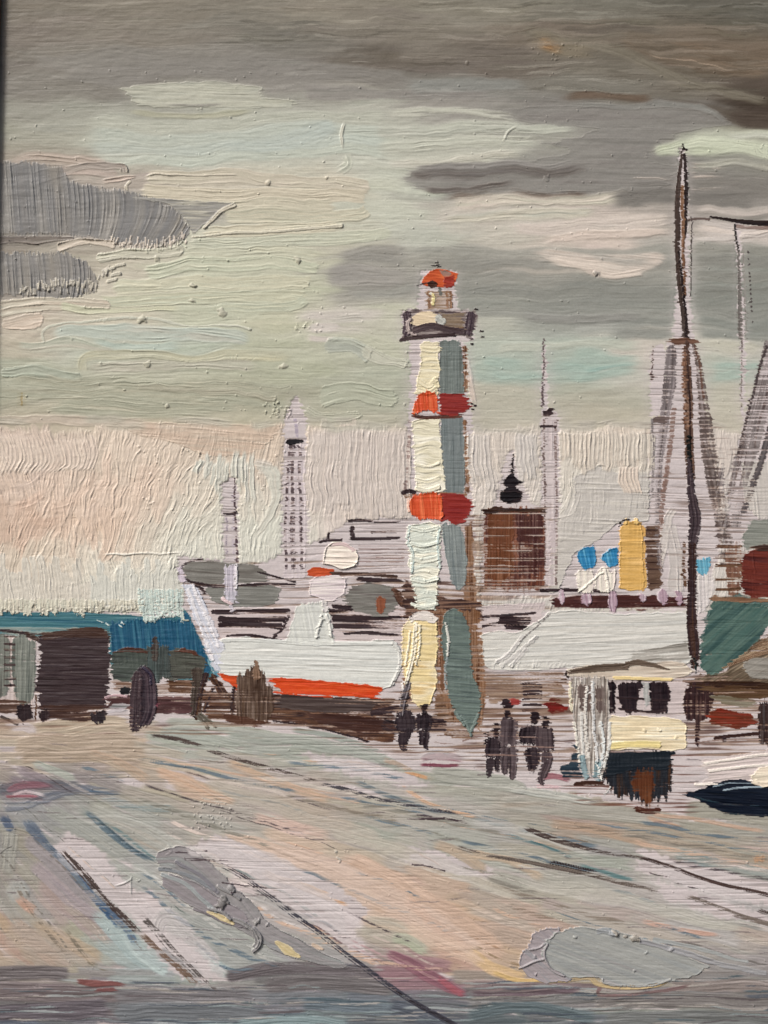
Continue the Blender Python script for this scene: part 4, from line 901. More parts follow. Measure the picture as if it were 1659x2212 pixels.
# ---- faint towers and masts in the distance -----------------------------
DR = dict(thick=.15, br=.5, edge=0, end=0, lev=.15)
# thin tower with a black cap
patch('tower_a', [(618,955),(656,955),(662,1120),(660,1250),(612,1250),(614,1120)], 90, [(206,196,196),(196,186,188)], dry=.3, rag=3, thick=.2)
for x, x2 in ((626,617),(634,630),(645,650),(628,634)):
    S_('tower_a', [(x, 960), (x2, 1110), (x2 + 1, 1230)], 7, [(86,72,76),(110,98,100)], dry=.5, dry2=.62, **DR)
patch('tower_a/cap', [(616,958),(622,948),(640,946),(657,948),(656,956),(640,960),(628,963)], 0, [(30,26,32),(44,38,44)], thick=.8, rag=2, br=.4)
S_('tower_a', [(636,900),(640,925),(642,945)], 8, [(170,160,172)], dry=.4, **DR)
# thin mast standing above the bow of the ship
patch('mast_b', [(497,1046),(510,1046),(512,1215),(500,1215)], 90, [(190,180,186)], dry=.5, rag=3, thick=.1)
S_('mast_b', [(506,1032),(506,1070),(507,1110),(511,1160),(512,1225)], [3,5,5,6,8], [(84,66,72),(104,90,96)], dry=.3, dry2=.42, **DR)
S_('mast_b', [(480,1106),(496,1109),(514,1106)], 8, BK, dry=.3, **DR)
S_('mast_b', [(488,1112),(490,1150),(488,1210)], 5, [(150,140,150)], dry=.5, **DR)
# tall slim tower right of the lighthouse
patch('tower_c', [(1170,905),(1204,905),(1206,1120),(1200,1280),(1178,1280),(1172,1100)], 90, [(190,178,178),(200,190,188)], dry=.35, rag=3, thick=.2)
for x in (1175, 1200): S_('tower_c', [(x, 905), (x + 1, 1040), (x + 2, 1270)], 6, [(112,96,92),(140,124,120)], dry=.46, dry2=.55, **DR)
S_('tower_c/spire', [(1173,730),(1173,800),(1171,880)], [3,4,6], [(104,90,92)], dry=.46, dry2=.36, **DR)
patch('tower_c/spire', [(1168,895),(1176,890),(1186,880),(1196,884),(1202,894),(1190,900),(1178,905)], 0, BK, dry=.22, thick=.4, rag=3)
S_('tower_c', [(1166,921),(1180,920),(1204,921)], 7, BK, dry=.4, **DR)
S_('tower_c', [(1170,1002),(1186,1000),(1202,1003)], 4, [(196,186,186)], thick=.5)
# brown building with a pointed black turret
patch('brown', [(1046,1100),(1110,1097),(1172,1100),(1176,1130),(1180,1220),(1176,1275),(1100,1278),(1046,1272),(1042,1180)], 90, [(120,74,56),(96,60,52),(134,90,72),(84,48,44)], dry=.2, dry2=.36, thick=.4, br=.6, rag=9, cv=9)
patch('brown', [(1052,1104),(1108,1104),(1112,1240),(1080,1262),(1050,1250)], 90, [(124,78,54),(108,68,46),(140,98,74)], dry=.12, dry2=.26, thick=.3, rag=10)
patch('brown', [(1112,1110),(1172,1108),(1176,1240),(1120,1250)], 90, [(92,62,54),(80,48,46),(120,92,84)], dry=.2, dry2=.34, thick=.3, rag=10)
for y in np.arange(1110, 1270, 16): S_(None, [(1046, y), (1110, y + g.uniform(-1, 1)), (1180, y)], 3, [(176,160,150)], dry=.56, thick=.3, br=.4, edge=0, end=0)
patch('brown/eave', [(1042,1100),(1070,1094),(1110,1098),(1180,1098),(1178,1108),(1110,1106),(1046,1110)], 0, [(58,42,38),(88,66,52)], dry=.22, rag=6, thick=.3)
patch('brown/turret', [(1106,985),(1109,1005),(1110,1026),(1124,1036),(1128,1044),(1112,1052),(1130,1066),(1126,1080),(1112,1088),(1092,1086),(1080,1076),(1084,1060),(1094,1052),(1082,1046),(1090,1032),(1100,1022)], 0, [(34,28,34),(52,42,46)], dry=.14, thick=.4, rag=5, wob=3)
patch('brown/turret', [(1080,1060),(1128,1062),(1126,1080),(1090,1086),(1078,1074)], 0, [(32,26,30)], thick=.5, rag=3)
S_('brown/turret', [(1109,980),(1108,1000),(1106,1030)], [3,4,6], [(44,36,40)], dry=.2, **DR)
# golden tank, its lit and shaded sides put in as pigment
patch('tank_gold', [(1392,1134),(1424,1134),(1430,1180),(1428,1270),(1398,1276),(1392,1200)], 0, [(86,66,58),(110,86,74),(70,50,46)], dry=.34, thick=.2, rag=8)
patch('tank_gold', [(1340,1140),(1350,1128),(1384,1128),(1394,1140),(1398,1270),(1388,1276),(1338,1270),(1336,1180)], 90, [(214,174,104),(200,156,92)], thick=.3, rag=3, dry=.05)
patch('tank_gold/shaded_side', [(1394,1134),(1424,1132),(1432,1180),(1428,1270),(1400,1278),(1394,1200)], 0, [(90,70,60),(112,90,76),(66,48,44)], dry=.32, thick=.2, rag=6)
patch('tank_gold/lit_side', [(1340,1140),(1348,1130),(1356,1124),(1364,1128),(1376,1122),(1384,1132),(1388,1146),(1389,1200),(1392,1272),(1362,1276),(1338,1270),(1338,1210)], 0, [(222,182,116),(206,164,92),(216,176,108)], thick=1.3, br=1.1, rag=3, edge=1, bs=5)
for x in (1352, 1372, 1376): S_('tank_gold/lit_side', [(x, 1134), (x - 1, 1118)], [7,3], [(224,190,124)], thick=1)
S_('tank_gold/lit_side', [(1336,1138),(1342,1126),(1360,1122)], 5, [(50,40,40)], dry=.3, thick=.1)
# ---- tripod crane on the right of the tall mast -------------------------
GD = [(120,110,108),(148,140,138),(96,84,82)]
S_('gantry/leg', [(1450,745),(1444,830),(1436,900),(1424,1000),(1420,1130),(1428,1240)], [24,30,24,16,12,10], [(92,84,84),(128,120,120),(160,150,150)], dry=.3, dry2=.58, **DR)
S_('gantry/leg', [(1456,880),(1450,940),(1434,1060),(1426,1150)], 12, [(132,106,96),(150,130,122)], dry=.4, dry2=.5, **DR)
patch('gantry/leg', [(1408,900),(1430,898),(1446,900),(1444,915),(1410,912)], 0, [(110,96,92)], dry=.4, rag=4, thick=.1)
S_('gantry/leg', [(1408,905),(1411,980),(1409,1080)], 6, [(120,112,112),(150,144,142)], dry=.4, dry2=.5, **DR)
S_('gantry/leg.001', [(1498,742),(1508,790),(1520,880),(1528,960),(1546,1060),(1566,1160),(1580,1220)], [10,16,26,34,36,34,30], [(122,112,108),(96,84,80),(146,136,132)], dry=.36, dry2=.4, **DR)
for y in np.arange(905, 1240, 21):
    xx = 1522 + (y - 905) * .165; S_('gantry/leg.001', [(xx - 17, y), (xx, y + 1), (xx + 17, y)], g.uniform(4, 8), [(84,72,70),(112,100,96)], dry=.34, dry2=.44, **DR)
S_('gantry/leg.001', [(1500,745),(1512,800),(1520,860)], 6, [(110,84,72)], dry=.3, **DR)
for (x1, x2, x3) in ((1660,1612,1560), (1700,1640,1580), (1675,1628,1590)):
    S_('crane_leg', [(x1, 735), (x2, 930), (x3, 1140)], 20, [(112,104,102),(144,136,134),(92,80,78)], dry=.42, dry2=.56, **DR)
S_('crane_leg', [(1655,745),(1614,900),(1590,1000)], 7, [(84,74,74)], dry=.22, dry2=.4, **DR)
S_('crane_leg', [(1675,880),(1640,1010),(1604,1110)], 16, [(84,78,80),(110,104,104)], dry=.2, dry2=.4, **DR)
for a in ([(1560,1000),(1555,1060),(1548,1130)],[(1590,985),(1580,1060),(1560,1150)]): S_('crane_leg', a, 16, GD, dry=.5, dry2=.56, **DR)
# small stay with dots
S_('flag_line', [(1410,744),(1409,780),(1407,812)], 4, [(90,70,66)], dry=.42, **DR); patch('flag_line', [(1399,810),(1408,804),(1414,814),(1412,824),(1404,826)], 0, [(70,50,46)], dry=.25, rag=3, thick=.6)
# yard and hanging line, top right
S_('boom', [(1482,478),(1510,474),(1532,476)], 6, [(104,90,84)], dry=.4, **DR)
S_('boom', [(1530,470),(1580,475),(1640,482),(1790,492)], [3,8,12,14], [(38,30,30),(58,46,42)], thick=.6, br=.7, edge=.4)
S_('boom', [(1588,488),(1640,492),(1790,500)], 9, [(120,100,92),(150,134,126)], dry=.25, **DR)
S_('boom/hanging_line', [(1586,482),(1589,510),(1595,545)], [5,6,5], [(66,60,58)], thick=.5)
S_('boom/hanging_line', [(1594,538),(1598,640),(1600,735)], [5,9,12], [(128,124,118),(108,102,98)], dry=.2, dry2=.35, **DR)
S_('boom/hanging_line', [(1605,535),(1609,640),(1613,735)], 4, [(112,106,104),(164,160,152)], dry=.25, dry2=.35, **DR)
for y in (545,560,572,590,598,606,616,625,634,645,652,662,672,695): bump(1616 + (y - 545) * .06, y, 2.6, .6, (56,46,46), 'boom/hanging_line')
S_('boom/hanging_line', [(1602,735),(1602,800),(1601,880)], 4, [(120,110,104)], dry=.45, dry2=.5, **DR)

# ---- the white ship ------------------------------------------------------
# deck lines, sketched dark and dry on the bare ground
def dk(key, a, wd=7, cols=BK, dry=.2, dry2=.34, **k): 
    q = dict(DR); q.update(k); S_(key, a, wd, cols, dry=dry, dry2=dry2, **q)
patch('ship/deck', [(440,1318),(560,1312),(640,1316),(622,1368),(600,1392),(470,1392)], 0, [(200,188,186),(190,178,176)], dry=.2, rag=8, thick=.2)
patch('ship/deck', [(700,1320),(880,1300),(880,1390),(700,1392)], 0, [(200,188,186),(192,180,178)], dry=.2, rag=8, thick=.2)
patch('ship/deck.001', [(1012,1310),(1180,1300),(1170,1340),(1120,1372),(1020,1380)], 0, [(198,186,184)], dry=.25, rag=8, thick=.2)
for a, wd in (([(455,1322),(540,1320),(628,1318)],11), ([(470,1336),(540,1340),(620,1336)],16), ([(470,1350),(560,1352),(612,1352)],13), ([(700,1322),(740,1326),(770,1330)],18), ([(715,1335),(800,1338),(870,1334)],18), ([(715,1352),(800,1352),(860,1354)],12),
              ([(1030,1332),(1090,1330),(1156,1324)],7), ([(1075,1338),(1110,1340),(1150,1338)],24), ([(1090,1352),(1120,1354),(1150,1358)],12), ([(1040,1352),(1060,1348),(1090,1344)],7), ([(590,1380),(610,1360),(626,1320)],7)):
    dk('ship/deck' if a[0][0] < 950 and a[0][0] != 1030 else 'ship/deck.001', a, wd, dry=.2, dry2=.4)
dk('ship/deck', [(455,1322),(540,1318),(628,1318)], 7, dry=.12); dk('ship/deck', [(470,1348),(560,1354),(612,1360)], 6, dry=.15)
dk('ship/deck', [(488,1376),(540,1374),(612,1386)], [4,8,5], dry=.05); dk('ship/deck', [(742,1368),(800,1366),(868,1372)], [4,9,5], dry=.02)
dk('ship/deck', [(712,1308),(760,1314),(800,1322)], [8,18,6], dry=.12)
# hull
patch('ship/hull', [(452,1392),(478,1378),(520,1374),(590,1382),(700,1386),(846,1382),(860,1390),(866,1420),(862,1450),(846,1484),(828,1488),(760,1480),(660,1474),(560,1466),(478,1456),(462,1430)], 2,
      [(214,215,208),(206,208,202),(220,219,211)], thick=1.4, br=1, edge=1.2, rag=3, bs=4, cu=300)
S_('ship/hull', [(478,1384),(560,1384),(700,1392),(850,1388)], 8, [(212,214,208)], thick=1.2, edge=.8)
S_('ship/hull', [(846,1386),(862,1404),(864,1440),(846,1480)], 8, [(208,208,202)], thick=1.8, edge=1, dry=.05)
patch('ship/hull', [(1040,1368),(1080,1362),(1120,1366),(1190,1322),(1240,1318),(1330,1326),(1470,1322),(1492,1330),(1500,1420),(1480,1440),(1400,1432),(1280,1440),(1180,1446),(1120,1450),(1060,1448),(1040,1430)], -3,
      [(196,196,190),(206,204,196),(200,200,194)], thick=1.2, br=.9, edge=1, rag=6, bs=4, cu=300)
for a in ([(1130,1370),(1100,1410),(1070,1430)],[(1160,1374),(1110,1416),(1080,1440)],[(1140,1400),(1100,1440)]): S_('ship/hull', a, 10, [(206,204,198),(196,192,188)], thick=1.1, br=1.3, dry=.15, bs=3)
for x in np.sort(g.uniform(1060, 1240, 40)): S_('ship/hull', [(x + g.uniform(4,10), g.uniform(1420,1432)), (x, g.uniform(1438,1448))], g.uniform(2.5,4.5), [(208,206,199)], thick=.6, br=.8, sf=.4, edge=.2, end=.2)
patch('ship/hull', [(1350,1410),(1420,1398),(1494,1380),(1500,1420),(1470,1436),(1380,1430)], -8, [(150,146,138),(176,172,164),(120,116,108)], dry=.28, dry2=.2, rag=14, thick=.5)
S_('ship/hull', [(1190,1326),(1150,1360),(1120,1385)], 4, [(130,124,122)], dry=.2, thick=.4)
# waterline
patch('ship/waterline', [(474,1454),(500,1458),(525,1462),(528,1486),(512,1492),(498,1480),(484,1470)], 10, [(214,88,44),(196,76,40)], thick=.6, rag=6, dry=.08)
patch('ship/waterline', [(584,1462),(620,1464),(700,1470),(790,1478),(826,1486),(822,1500),(800,1508),(740,1504),(660,1500),(600,1496),(590,1480)], 3, [(218,84,38),(208,74,34),(224,96,50)], thick=.8, br=.6, rag=14, er=.4, edge=.4)
for a in ([(760,1500),(800,1506),(828,1510)],[(590,1494),(660,1504),(720,1506)]): S_('ship/waterline', a, 5, [(206,78,38)], dry=.3, thick=.3)
# bow
patch('ship/bow', [(394,1264),(402,1258),(424,1262),(430,1278),(448,1310),(462,1350),(482,1388),(484,1400),(474,1440),(482,1452),(462,1450),(446,1410),(430,1360),(410,1310)], 66, [(206,206,212),(196,200,210),(216,212,214)], thick=.9, br=1.1, rag=8, dry2=.24, edge=.3, bs=4)
for a in ([(405,1270),(430,1340),(462,1430)],[(418,1268),(444,1330),(474,1400)]): S_('ship/bow', a, 7, [(222,220,222)], thick=1, br=1, dry=.1, dry2=.3)
S_(None, [(396,1340),(402,1342),(410,1342)], 5, [(190,190,170)], thick=.6, dry=.1)
# fore deckhouse: two grey masses
patch('ship/deckhouse', [(392,1226),(406,1214),(450,1210),(560,1222),(580,1240),(572,1258),(500,1262),(440,1264),(410,1258),(394,1240)], 4, [(122,120,114),(134,132,126),(112,108,102)], thick=.6, br=.6, rag=7, edge=.4)
patch('ship/deckhouse', [(440,1270),(500,1266),(590,1264),(604,1270),(600,1296),(580,1310),(500,1312),(462,1300),(448,1284)], 2, [(122,122,116),(134,134,128),(110,110,104)], thick=.7, br=.7, rag=5, edge=.6)
dk('ship/deckhouse', [(388,1250),(386,1240),(392,1226),(410,1214),(440,1208)], 5, dry=.15); dk('ship/deckhouse', [(392,1248),(420,1260),(470,1266),(560,1264),(640,1266)], 8, dry=.1, dry2=.45)
dk('ship/deckhouse', [(420,1262),(436,1270),(440,1286)], 9, dry=.1)
patch('ship/deckhouse', [(384,1228),(394,1222),(402,1256),(392,1262),(384,1250)], 80, [(196,186,196)], dry=.3, rag=4, thick=.3)
dk('ship/deckhouse', [(560,1236),(590,1246),(640,1260)], 6, dry=.35)
# foremast in front of it
patch('ship/foremast', [(486,1222),(512,1220),(512,1274),(514,1286),(484,1286),(486,1262)], 90, [(200,194,204),(176,170,180),(214,208,214)], thick=.9, br=1, dry=.12, rag=6, bs=3)
S_('ship/foremast', [(511,1216),(511,1240),(511,1272)], 5, [(224,220,222)], thick=2, edge=1)
patch('ship/foremast', [(484,1276),(512,1274),(512,1300),(486,1300)], 90, [(196,192,202),(170,168,176)], thick=.8, br=1, dry=.1, rag=5)
S_('ship/foremast', [(478,1290),(490,1300),(504,1306)], [10,9,4], [(226,214,214),(206,176,176)], thick=1.4, edge=1)
S_('ship/foremast', [(496,1306),(500,1314),(502,1322)], 9, [(196,190,196)], thick=.6, dry=.15)
# funnel
patch('ship/funnel', [(640,1312),(652,1304),(700,1300),(712,1320),(716,1344),(722,1392),(616,1392),(628,1352),(634,1330)], 80, [(208,210,202),(200,202,196)], thick=1, br=.7, rag=4, edge=.6)
S_('ship/funnel', [(696,1326),(690,1352),(682,1380)], 6, [(216,216,208)], thick=2.2, edge=1.2, dry=.08); S_('ship/funnel', [(704,1326),(712,1350),(716,1376)], 6, [(216,216,208)], thick=2, edge=1.2, dry=.1)
S_('ship/funnel', [(700,1296),(702,1310),(700,1324)], 12, [(206,202,198)], thick=1, br=1.1)
patch('ship/bridge', [(674,1248),(690,1242),(740,1244),(748,1256),(746,1280),(736,1290),(720,1300),(704,1300),(690,1290),(668,1286),(668,1270)], 2, [(220,212,208),(206,194,196),(226,218,212)], thick=1.8, br=1.5, rag=3, edge=1.4, bs=5.5)
patch('ship/bridge_roof', [(664,1236),(676,1226),(706,1226),(724,1230),(722,1240),(700,1244),(680,1246),(664,1244)], 0, [(206,90,48),(186,80,46),(212,98,54)], thick=.6, rag=3)
patch('ship/radar_dome', [(700,1196),(704,1180),(718,1172),(738,1170),(756,1176),(768,1184),(776,1200),(772,1214),(766,1222),(740,1230),(720,1224),(706,1220),(696,1218)], 2, [(236,228,212),(222,210,198),(242,236,222)], thick=2.1, br=1.6, rag=2, edge=1.8, bs=6)
S_('ship/radar_dome', [(716,1176),(744,1176),(764,1190)], 8, [(212,190,188)], thick=.8, br=.8)
# aft deckhouse
patch('ship/aft_deckhouse', [(744,1290),(760,1266),(800,1258),(846,1266),(862,1280),(860,1310),(840,1330),(800,1332),(770,1322),(750,1306)], 3, [(118,116,110),(130,128,122),(108,102,98)], thick=.5, br=.5, rag=8, dry2=.12)
patch('ship/aft_deckhouse/window', [(812,1292),(820,1288),(832,1292),(834,1312),(826,1328),(814,1324)], 85, [(150,92,66),(136,84,62)], thick=.4, rag=3)
dk('ship/aft_deckhouse', [(716,1238),(800,1240),(860,1246)], 9, [(100,78,66),(70,54,50)], dry=.26); dk('ship/aft_deckhouse', [(770,1250),(820,1254),(870,1256)], 12, dry=.34); dk('ship/aft_deckhouse', [(850,1270),(866,1300),(880,1310)], 18, [(104,74,58),(70,54,50)], dry=.3)
# davits / crane line above the ship
dk('ship/davit', [(690,1172),(705,1168),(740,1166)], 7, dry=.05); dk('ship/davit', [(709,1166),(710,1158),(711,1150)], 6, dry=.2); dk('ship/davit', [(761,1135),(761,1150),(760,1165)], 11, dry=.02)
dk('ship/davit', [(756,1164),(800,1164),(866,1162)], [9,7,6], dry=.06, dry2=.2); dk('ship/davit', [(750,1126),(780,1124),(806,1126)], 7, dry=.06); dk('ship/davit', [(806,1128),(850,1128),(880,1120)], 5, dry=.3)
dk('ship/davit', [(800,1150),(830,1150),(858,1150)], 6, dry=.25)
for y in (1178,1186,1194,1204,1212,1222): dk('ship/davit', [(772,y),(820,y),(872,y)], 3.5, [(150,130,126)], dry=.4, dry2=.45)
# stern rail with light posts
patch('ship/stern_rail', [(1186,1290),(1290,1284),(1400,1286),(1478,1290),(1480,1312),(1400,1320),(1300,1316),(1190,1312)], 0, [(96,58,54),(78,48,46),(120,84,78)], dry=.14, dry2=.16, thick=.3, rag=12)
dk('ship/stern_rail', [(1165,1276),(1240,1274),(1330,1278)], 8, dry=.1, dry2=.2)
for k_, (x, y, wd, h) in enumerate(((1213,1282,14,30),(1266,1286,26,30),(1322,1288,22,50),(1387,1286,16,22),(1429,1282,26,36),(1464,1284,16,34))):
    S_('ship/stern_rail/post.%03d' % k_, [(x, y - h * .35), (x + 1, y + h * .3), (x + 2, y + h * .8)], [wd * .7, wd, wd * .3], [(206,192,198),(172,148,160),(150,122,136)], thick=1.2, br=1.2, bs=3, edge=.6, rag=.25)

# ---- blue-topped drums ---------------------------------------------------
def drum(k, blue, white):
    patch(k + '/base', white, 90, [(226,220,206),(214,204,196)], thick=1.5, br=1.3, rag=4, edge=1.1, bs=4.5)
    patch(k + '/top', blue, 80, [(70,148,190),(48,124,170),(96,164,196)], thick=1.4, br=1.1, rag=2, edge=1.1, bs=4)
drum('drum_a', [(1248,1192),(1260,1182),(1276,1180),(1280,1176),(1286,1190),(1290,1206),(1282,1226),(1262,1232),(1254,1220),(1248,1206)], [(1244,1236),(1262,1230),(1282,1230),(1284,1250),(1280,1278),(1266,1284),(1252,1278),(1246,1256)])
drum('drum_b', [(1302,1196),(1318,1184),(1332,1184),(1336,1200),(1334,1220),(1318,1226),(1306,1216),(1298,1208)], [(1286,1246),(1296,1226),(1312,1222),(1318,1240),(1328,1230),(1332,1256),(1326,1276),(1300,1280),(1284,1276)])
S_('drum_a/base', [(1250,1278),(1276,1258),(1294,1242),(1306,1236)], 5, [(232,228,214)], thick=2, edge=1)
S_('drum_b/base', [(1304,1224),(1312,1250),(1314,1280)], 6, [(228,222,210)], thick=1.8, edge=1)
patch('drum_c/base', [(1498,1246),(1520,1240),(1538,1244),(1542,1270),(1532,1310),(1506,1330),(1500,1300)], 88, [(214,208,202),(196,190,188)], thick=1, br=1.3, dry=.12, rag=8, bs=4)
patch('drum_c/top', [(1500,1202),(1520,1206),(1536,1202),(1536,1228),(1520,1242),(1504,1232)], 85, [(78,150,180),(110,170,190),(90,156,182)], thick=.6, br=.7, dry=.14, rag=5)

# ---- the vessel at the right edge ---------------------------------------
patch('right_ship', [(1540,1292),(1600,1280),(1690,1300),(1790,1300),(1790,1330),(1659,1340),(1600,1400),(1560,1440),(1516,1420),(1512,1380),(1520,1330)], 5, [(96,112,108),(84,108,104)], dry=.3, thick=.2, rag=8)
patch('right_ship/sail', [(1536,1298),(1580,1294),(1660,1310),(1790,1310),(1790,1318),(1700,1330),(1659,1350),(1640,1380),(1610,1412),(1560,1450),(1526,1464),(1512,1440),(1514,1400),(1524,1350)], -42, [(78,106,100),(92,116,108),(66,92,90)], thick=.5, br=.55, rag=8, dry=.02, dry2=.1, cv=8)
patch('right_ship/cabin', [(1604,1196),(1640,1184),(1790,1182),(1790,1290),(1659,1292),(1620,1296),(1600,1270),(1598,1230)], 4, [(104,50,44),(120,60,50),(86,44,42)], thick=.4, br=.5, rag=7, dry=.04)
patch('right_ship/cabin_roof', [(1622,1122),(1790,1118),(1790,1176),(1640,1180),(1612,1190),(1600,1170)], 2, [(130,134,126),(142,144,136)], thick=.5, rag=5)
patch('right_ship/cabin_roof', [(1612,1186),(1640,1176),(1790,1176),(1790,1186),(1640,1192)], 0, [(52,38,36),(90,66,56)], dry=.15, rag=5, thick=.2)
patch('right_ship/stern_mast', [(1560,1180),(1600,1170),(1604,1230),(1596,1290),(1572,1290)], 90, [(140,106,88),(116,82,68)], dry=.4, rag=8, thick=.2)
for y in (1180, 1204, 1222, 1250, 1272): dk('right_ship/stern_mast', [(1545,y),(1575,y + 1),(1604,y)], 7, BN, dry=.42)
patch('right_ship/deck_edge', [(1530,1286),(1580,1288),(1659,1292),(1700,1298),(1600,1302),(1540,1300)], 0, [(120,88,68),(150,120,96)], dry=.2, rag=8, thick=.2)
patch('right_ship/hull', [(1500,1462),(1560,1452),(1640,1380),(1790,1330),(1790,1486),(1700,1482),(1600,1480),(1520,1486)], -30, [(130,112,94),(96,84,70),(164,148,126)], dry=.18, dry2=.22, rag=12, thick=.3)
for k_ in range(9): dk('right_ship/hull', [(1560 + k_ * 12,1444 - k_ * 9),(1620 + k_ * 10,1420 - k_ * 7),(1700,1398 - k_ * 6)], 5, [(96,66,48),(180,160,134)], dry=.34)
patch('right_ship/dinghy', [(1606,1432),(1618,1424),(1680,1418),(1790,1416),(1790,1470),(1659,1470),(1624,1464),(1608,1452)], 3, [(134,130,122),(150,146,138),(116,108,98)], thick=.9, br=.8, rag=3, edge=.8)
patch('right_ship/hull', [(1480,1470),(1560,1470),(1659,1474),(1790,1478),(1790,1500),(1600,1500),(1490,1496)], 0, [(78,58,44),(60,42,36),(104,80,60)], dry=.1, rag=10, thick=.2)

# ---- tall dark mast ------------------------------------------------------
S_('tall_mast/topmast', [(1476,320),(1470,352),(1464,420),(1463,500),(1466,600),(1476,680),(1482,735)], [4,8,12,13,12,13,17], [(92,82,76),(80,68,62),(78,62,54)], thick=.4, br=1., dry=.04, edge=.3, bs=2.6)
S_('tall_mast/topmast', [(1478,330),(1481,380),(1482,440),(1480,490),(1476,530)], [6,9,9,8,5], [(54,44,42),(70,58,54)], thick=.5, edge=.4)
S_('tall_mast/topmast', [(1474,400),(1474,480),(1476,560),(1478,640)], 8, [(110,76,56),(140,110,86)], dry=.18, thick=.4, br=1)
S_('tall_mast/topmast', [(1472,318),(1474,312),(1476,322)], 5, [(70,64,58)], thick=.4); S_('tall_mast/topmast', [(1474,323),(1480,322),(1486,325)], 5, [(56,46,42)], thick=.6)
S_('tall_mast/topmast', [(1466,540),(1472,600),(1480,680),(1482,735)], [4,6,7,8], [(52,40,38)], thick=.5)
S_('tall_mast/topmast', [(1492,470),(1493,540),(1491,640)], [3,4,3], [(84,76,72)], thick=.3, dry=.2)
patch('tall_mast/crosstree', [(1442,734),(1470,728),(1500,730),(1516,738),(1496,744),(1450,746)], 0, [(120,90,74),(96,70,58)], dry=.36, rag=14, thick=.2)
S_('tall_mast/pole', [(1482,735),(1483,800),(1487,880),(1487,960),(1492,1040)], [11,20,20,22,20], [(70,50,44),(110,86,72),(58,42,40)], dry=.12, dry2=.16, thick=.3, br=.7, edge=.2)
S_('tall_mast/pole', [(1478,760),(1476,830),(1484,930)], 12, [(120,84,64),(150,120,100)], dry=.34, dry2=.44, **DR)
S_('tall_mast/pole', [(1486,940),(1488,990),(1492,1030)], 11, [(30,34,32)], dry=.06, thick=.4)
S_('tall_mast/pole', [(1486,990),(1494,1070),(1500,1110),(1500,1140),(1494,1180)], [10,20,27,27,20], [(66,54,58),(84,72,76),(56,46,50)], thick=.9, br=1, edge=.6)
S_('tall_mast/pole', [(1495,1170),(1495,1240),(1492,1330),(1498,1400),(1500,1448)], [20,20,24,26,14], [(74,54,48),(64,50,52),(96,70,56)], thick=.7, br=.9, edge=.4, dry=.03)
S_('tall_mast/pole', [(1498,1420),(1502,1440),(1504,1456)], 5, [(40,52,52)], thick=.4)
S_('tall_mast/ladder', [(1478,1170),(1477,1220),(1480,1270)], 8, BN, dry=.48, dry2=.5, **DR)

# ---- dark quay wall below the ship --------------------------------------
patch('quay_wall', [(430,1492),(600,1500),(760,1508),(850,1506),(858,1600),(820,1606),(740,1590),(660,1566),(590,1556),(440,1556)], 1, [(84,60,52),(110,80,62),(66,48,46),(130,100,80)], dry=.3, dry2=.36, thick=.3, rag=18, br=.6)
patch('quay_wall', [(590,1500),(760,1508),(840,1516),(800,1536),(700,1540),(600,1530)], 1, [(78,66,64),(92,80,76)], dry=.06, thick=.3, rag=16)
patch('quay_wall', [(640,1536),(800,1548),(855,1556),(850,1580),(780,1584),(680,1560)], 2, [(88,62,54),(70,48,44)], dry=.14, thick=.2, rag=16)
patch('quay_wall', [(930,1480),(1000,1480),(1040,1500),(1030,1600),(950,1590),(930,1560)], 0, [(112,82,62),(140,112,90),(84,60,46)], dry=.42, thick=.2, rag=16)
patch('quay_wall', [(1040,1450),(1230,1448),(1228,1500),(1060,1520),(1040,1490)], 0, [(156,134,116),(132,108,92)], dry=.46, thick=.15, rag=16)
patch('quay_wall', [(1190,1468),(1226,1462),(1228,1478),(1196,1482)], 0, BN, dry=.4, rag=6, thick=.1)
dk('quay_wall', [(800,1540),(850,1530),(880,1530)], 16, dry=.1); dk('quay_wall', [(826,1560),(850,1570),(880,1572)], 30, dry=.16); dk('quay_wall', [(920,1560),(940,1566),(970,1570)], 34, dry=.25, dry2=.5)
dk('quay_wall', [(590,1556),(680,1570),(800,1604)], 5, BK, dry=.3)
dk('quay_wall', [(560,1542),(640,1556),(740,1580),(850,1600)], 6, [(90,66,58)], dry=.3, dry2=.45)

# ---- lighthouse ----------------------------------------------------------
BRN = [(122,86,60),(150,118,94),(96,64,44)]
# brown underdrawing along its flanks
S_('lighthouse/tower', [(1003,745),(1004,850)], 12, BRN, dry=.34, **DR)
S_('lighthouse/tower', [(1002,905),(1006,1000),(1008,1070)], 12, BRN, dry=.34, **DR)
S_('lighthouse/tower', [(886,905),(880,1000),(874,1070)], 8, [(150,130,124)], dry=.5, **DR)
patch('lighthouse/tower', [(1004,1130),(1020,1130),(1030,1300),(1034,1400),(1046,1500),(1042,1560),(1010,1560),(1000,1300)], 90, BRN, dry=.3, dry2=.4, rag=8, thick=.2)
patch('lighthouse/tower', [(866,1250),(900,1270),(960,1290),(1040,1300),(1044,1340),(870,1340)], 0, [(92,66,54),(70,52,50),(140,110,92)], dry=.3, rag=10, thick=.2)
patch('lighthouse/base', [(884,1320),(950,1310),(1040,1320),(1052,1500),(1040,1580),(980,1560),(948,1500),(870,1520),(868,1400)], 90, BRN, dry=.38, rag=8, thick=.2)
patch('lighthouse/tower', [(948,1320),(964,1320),(966,1480),(950,1500)], 90, [(110,76,54),(140,106,84)], dry=.3, rag=5, thick=.1)
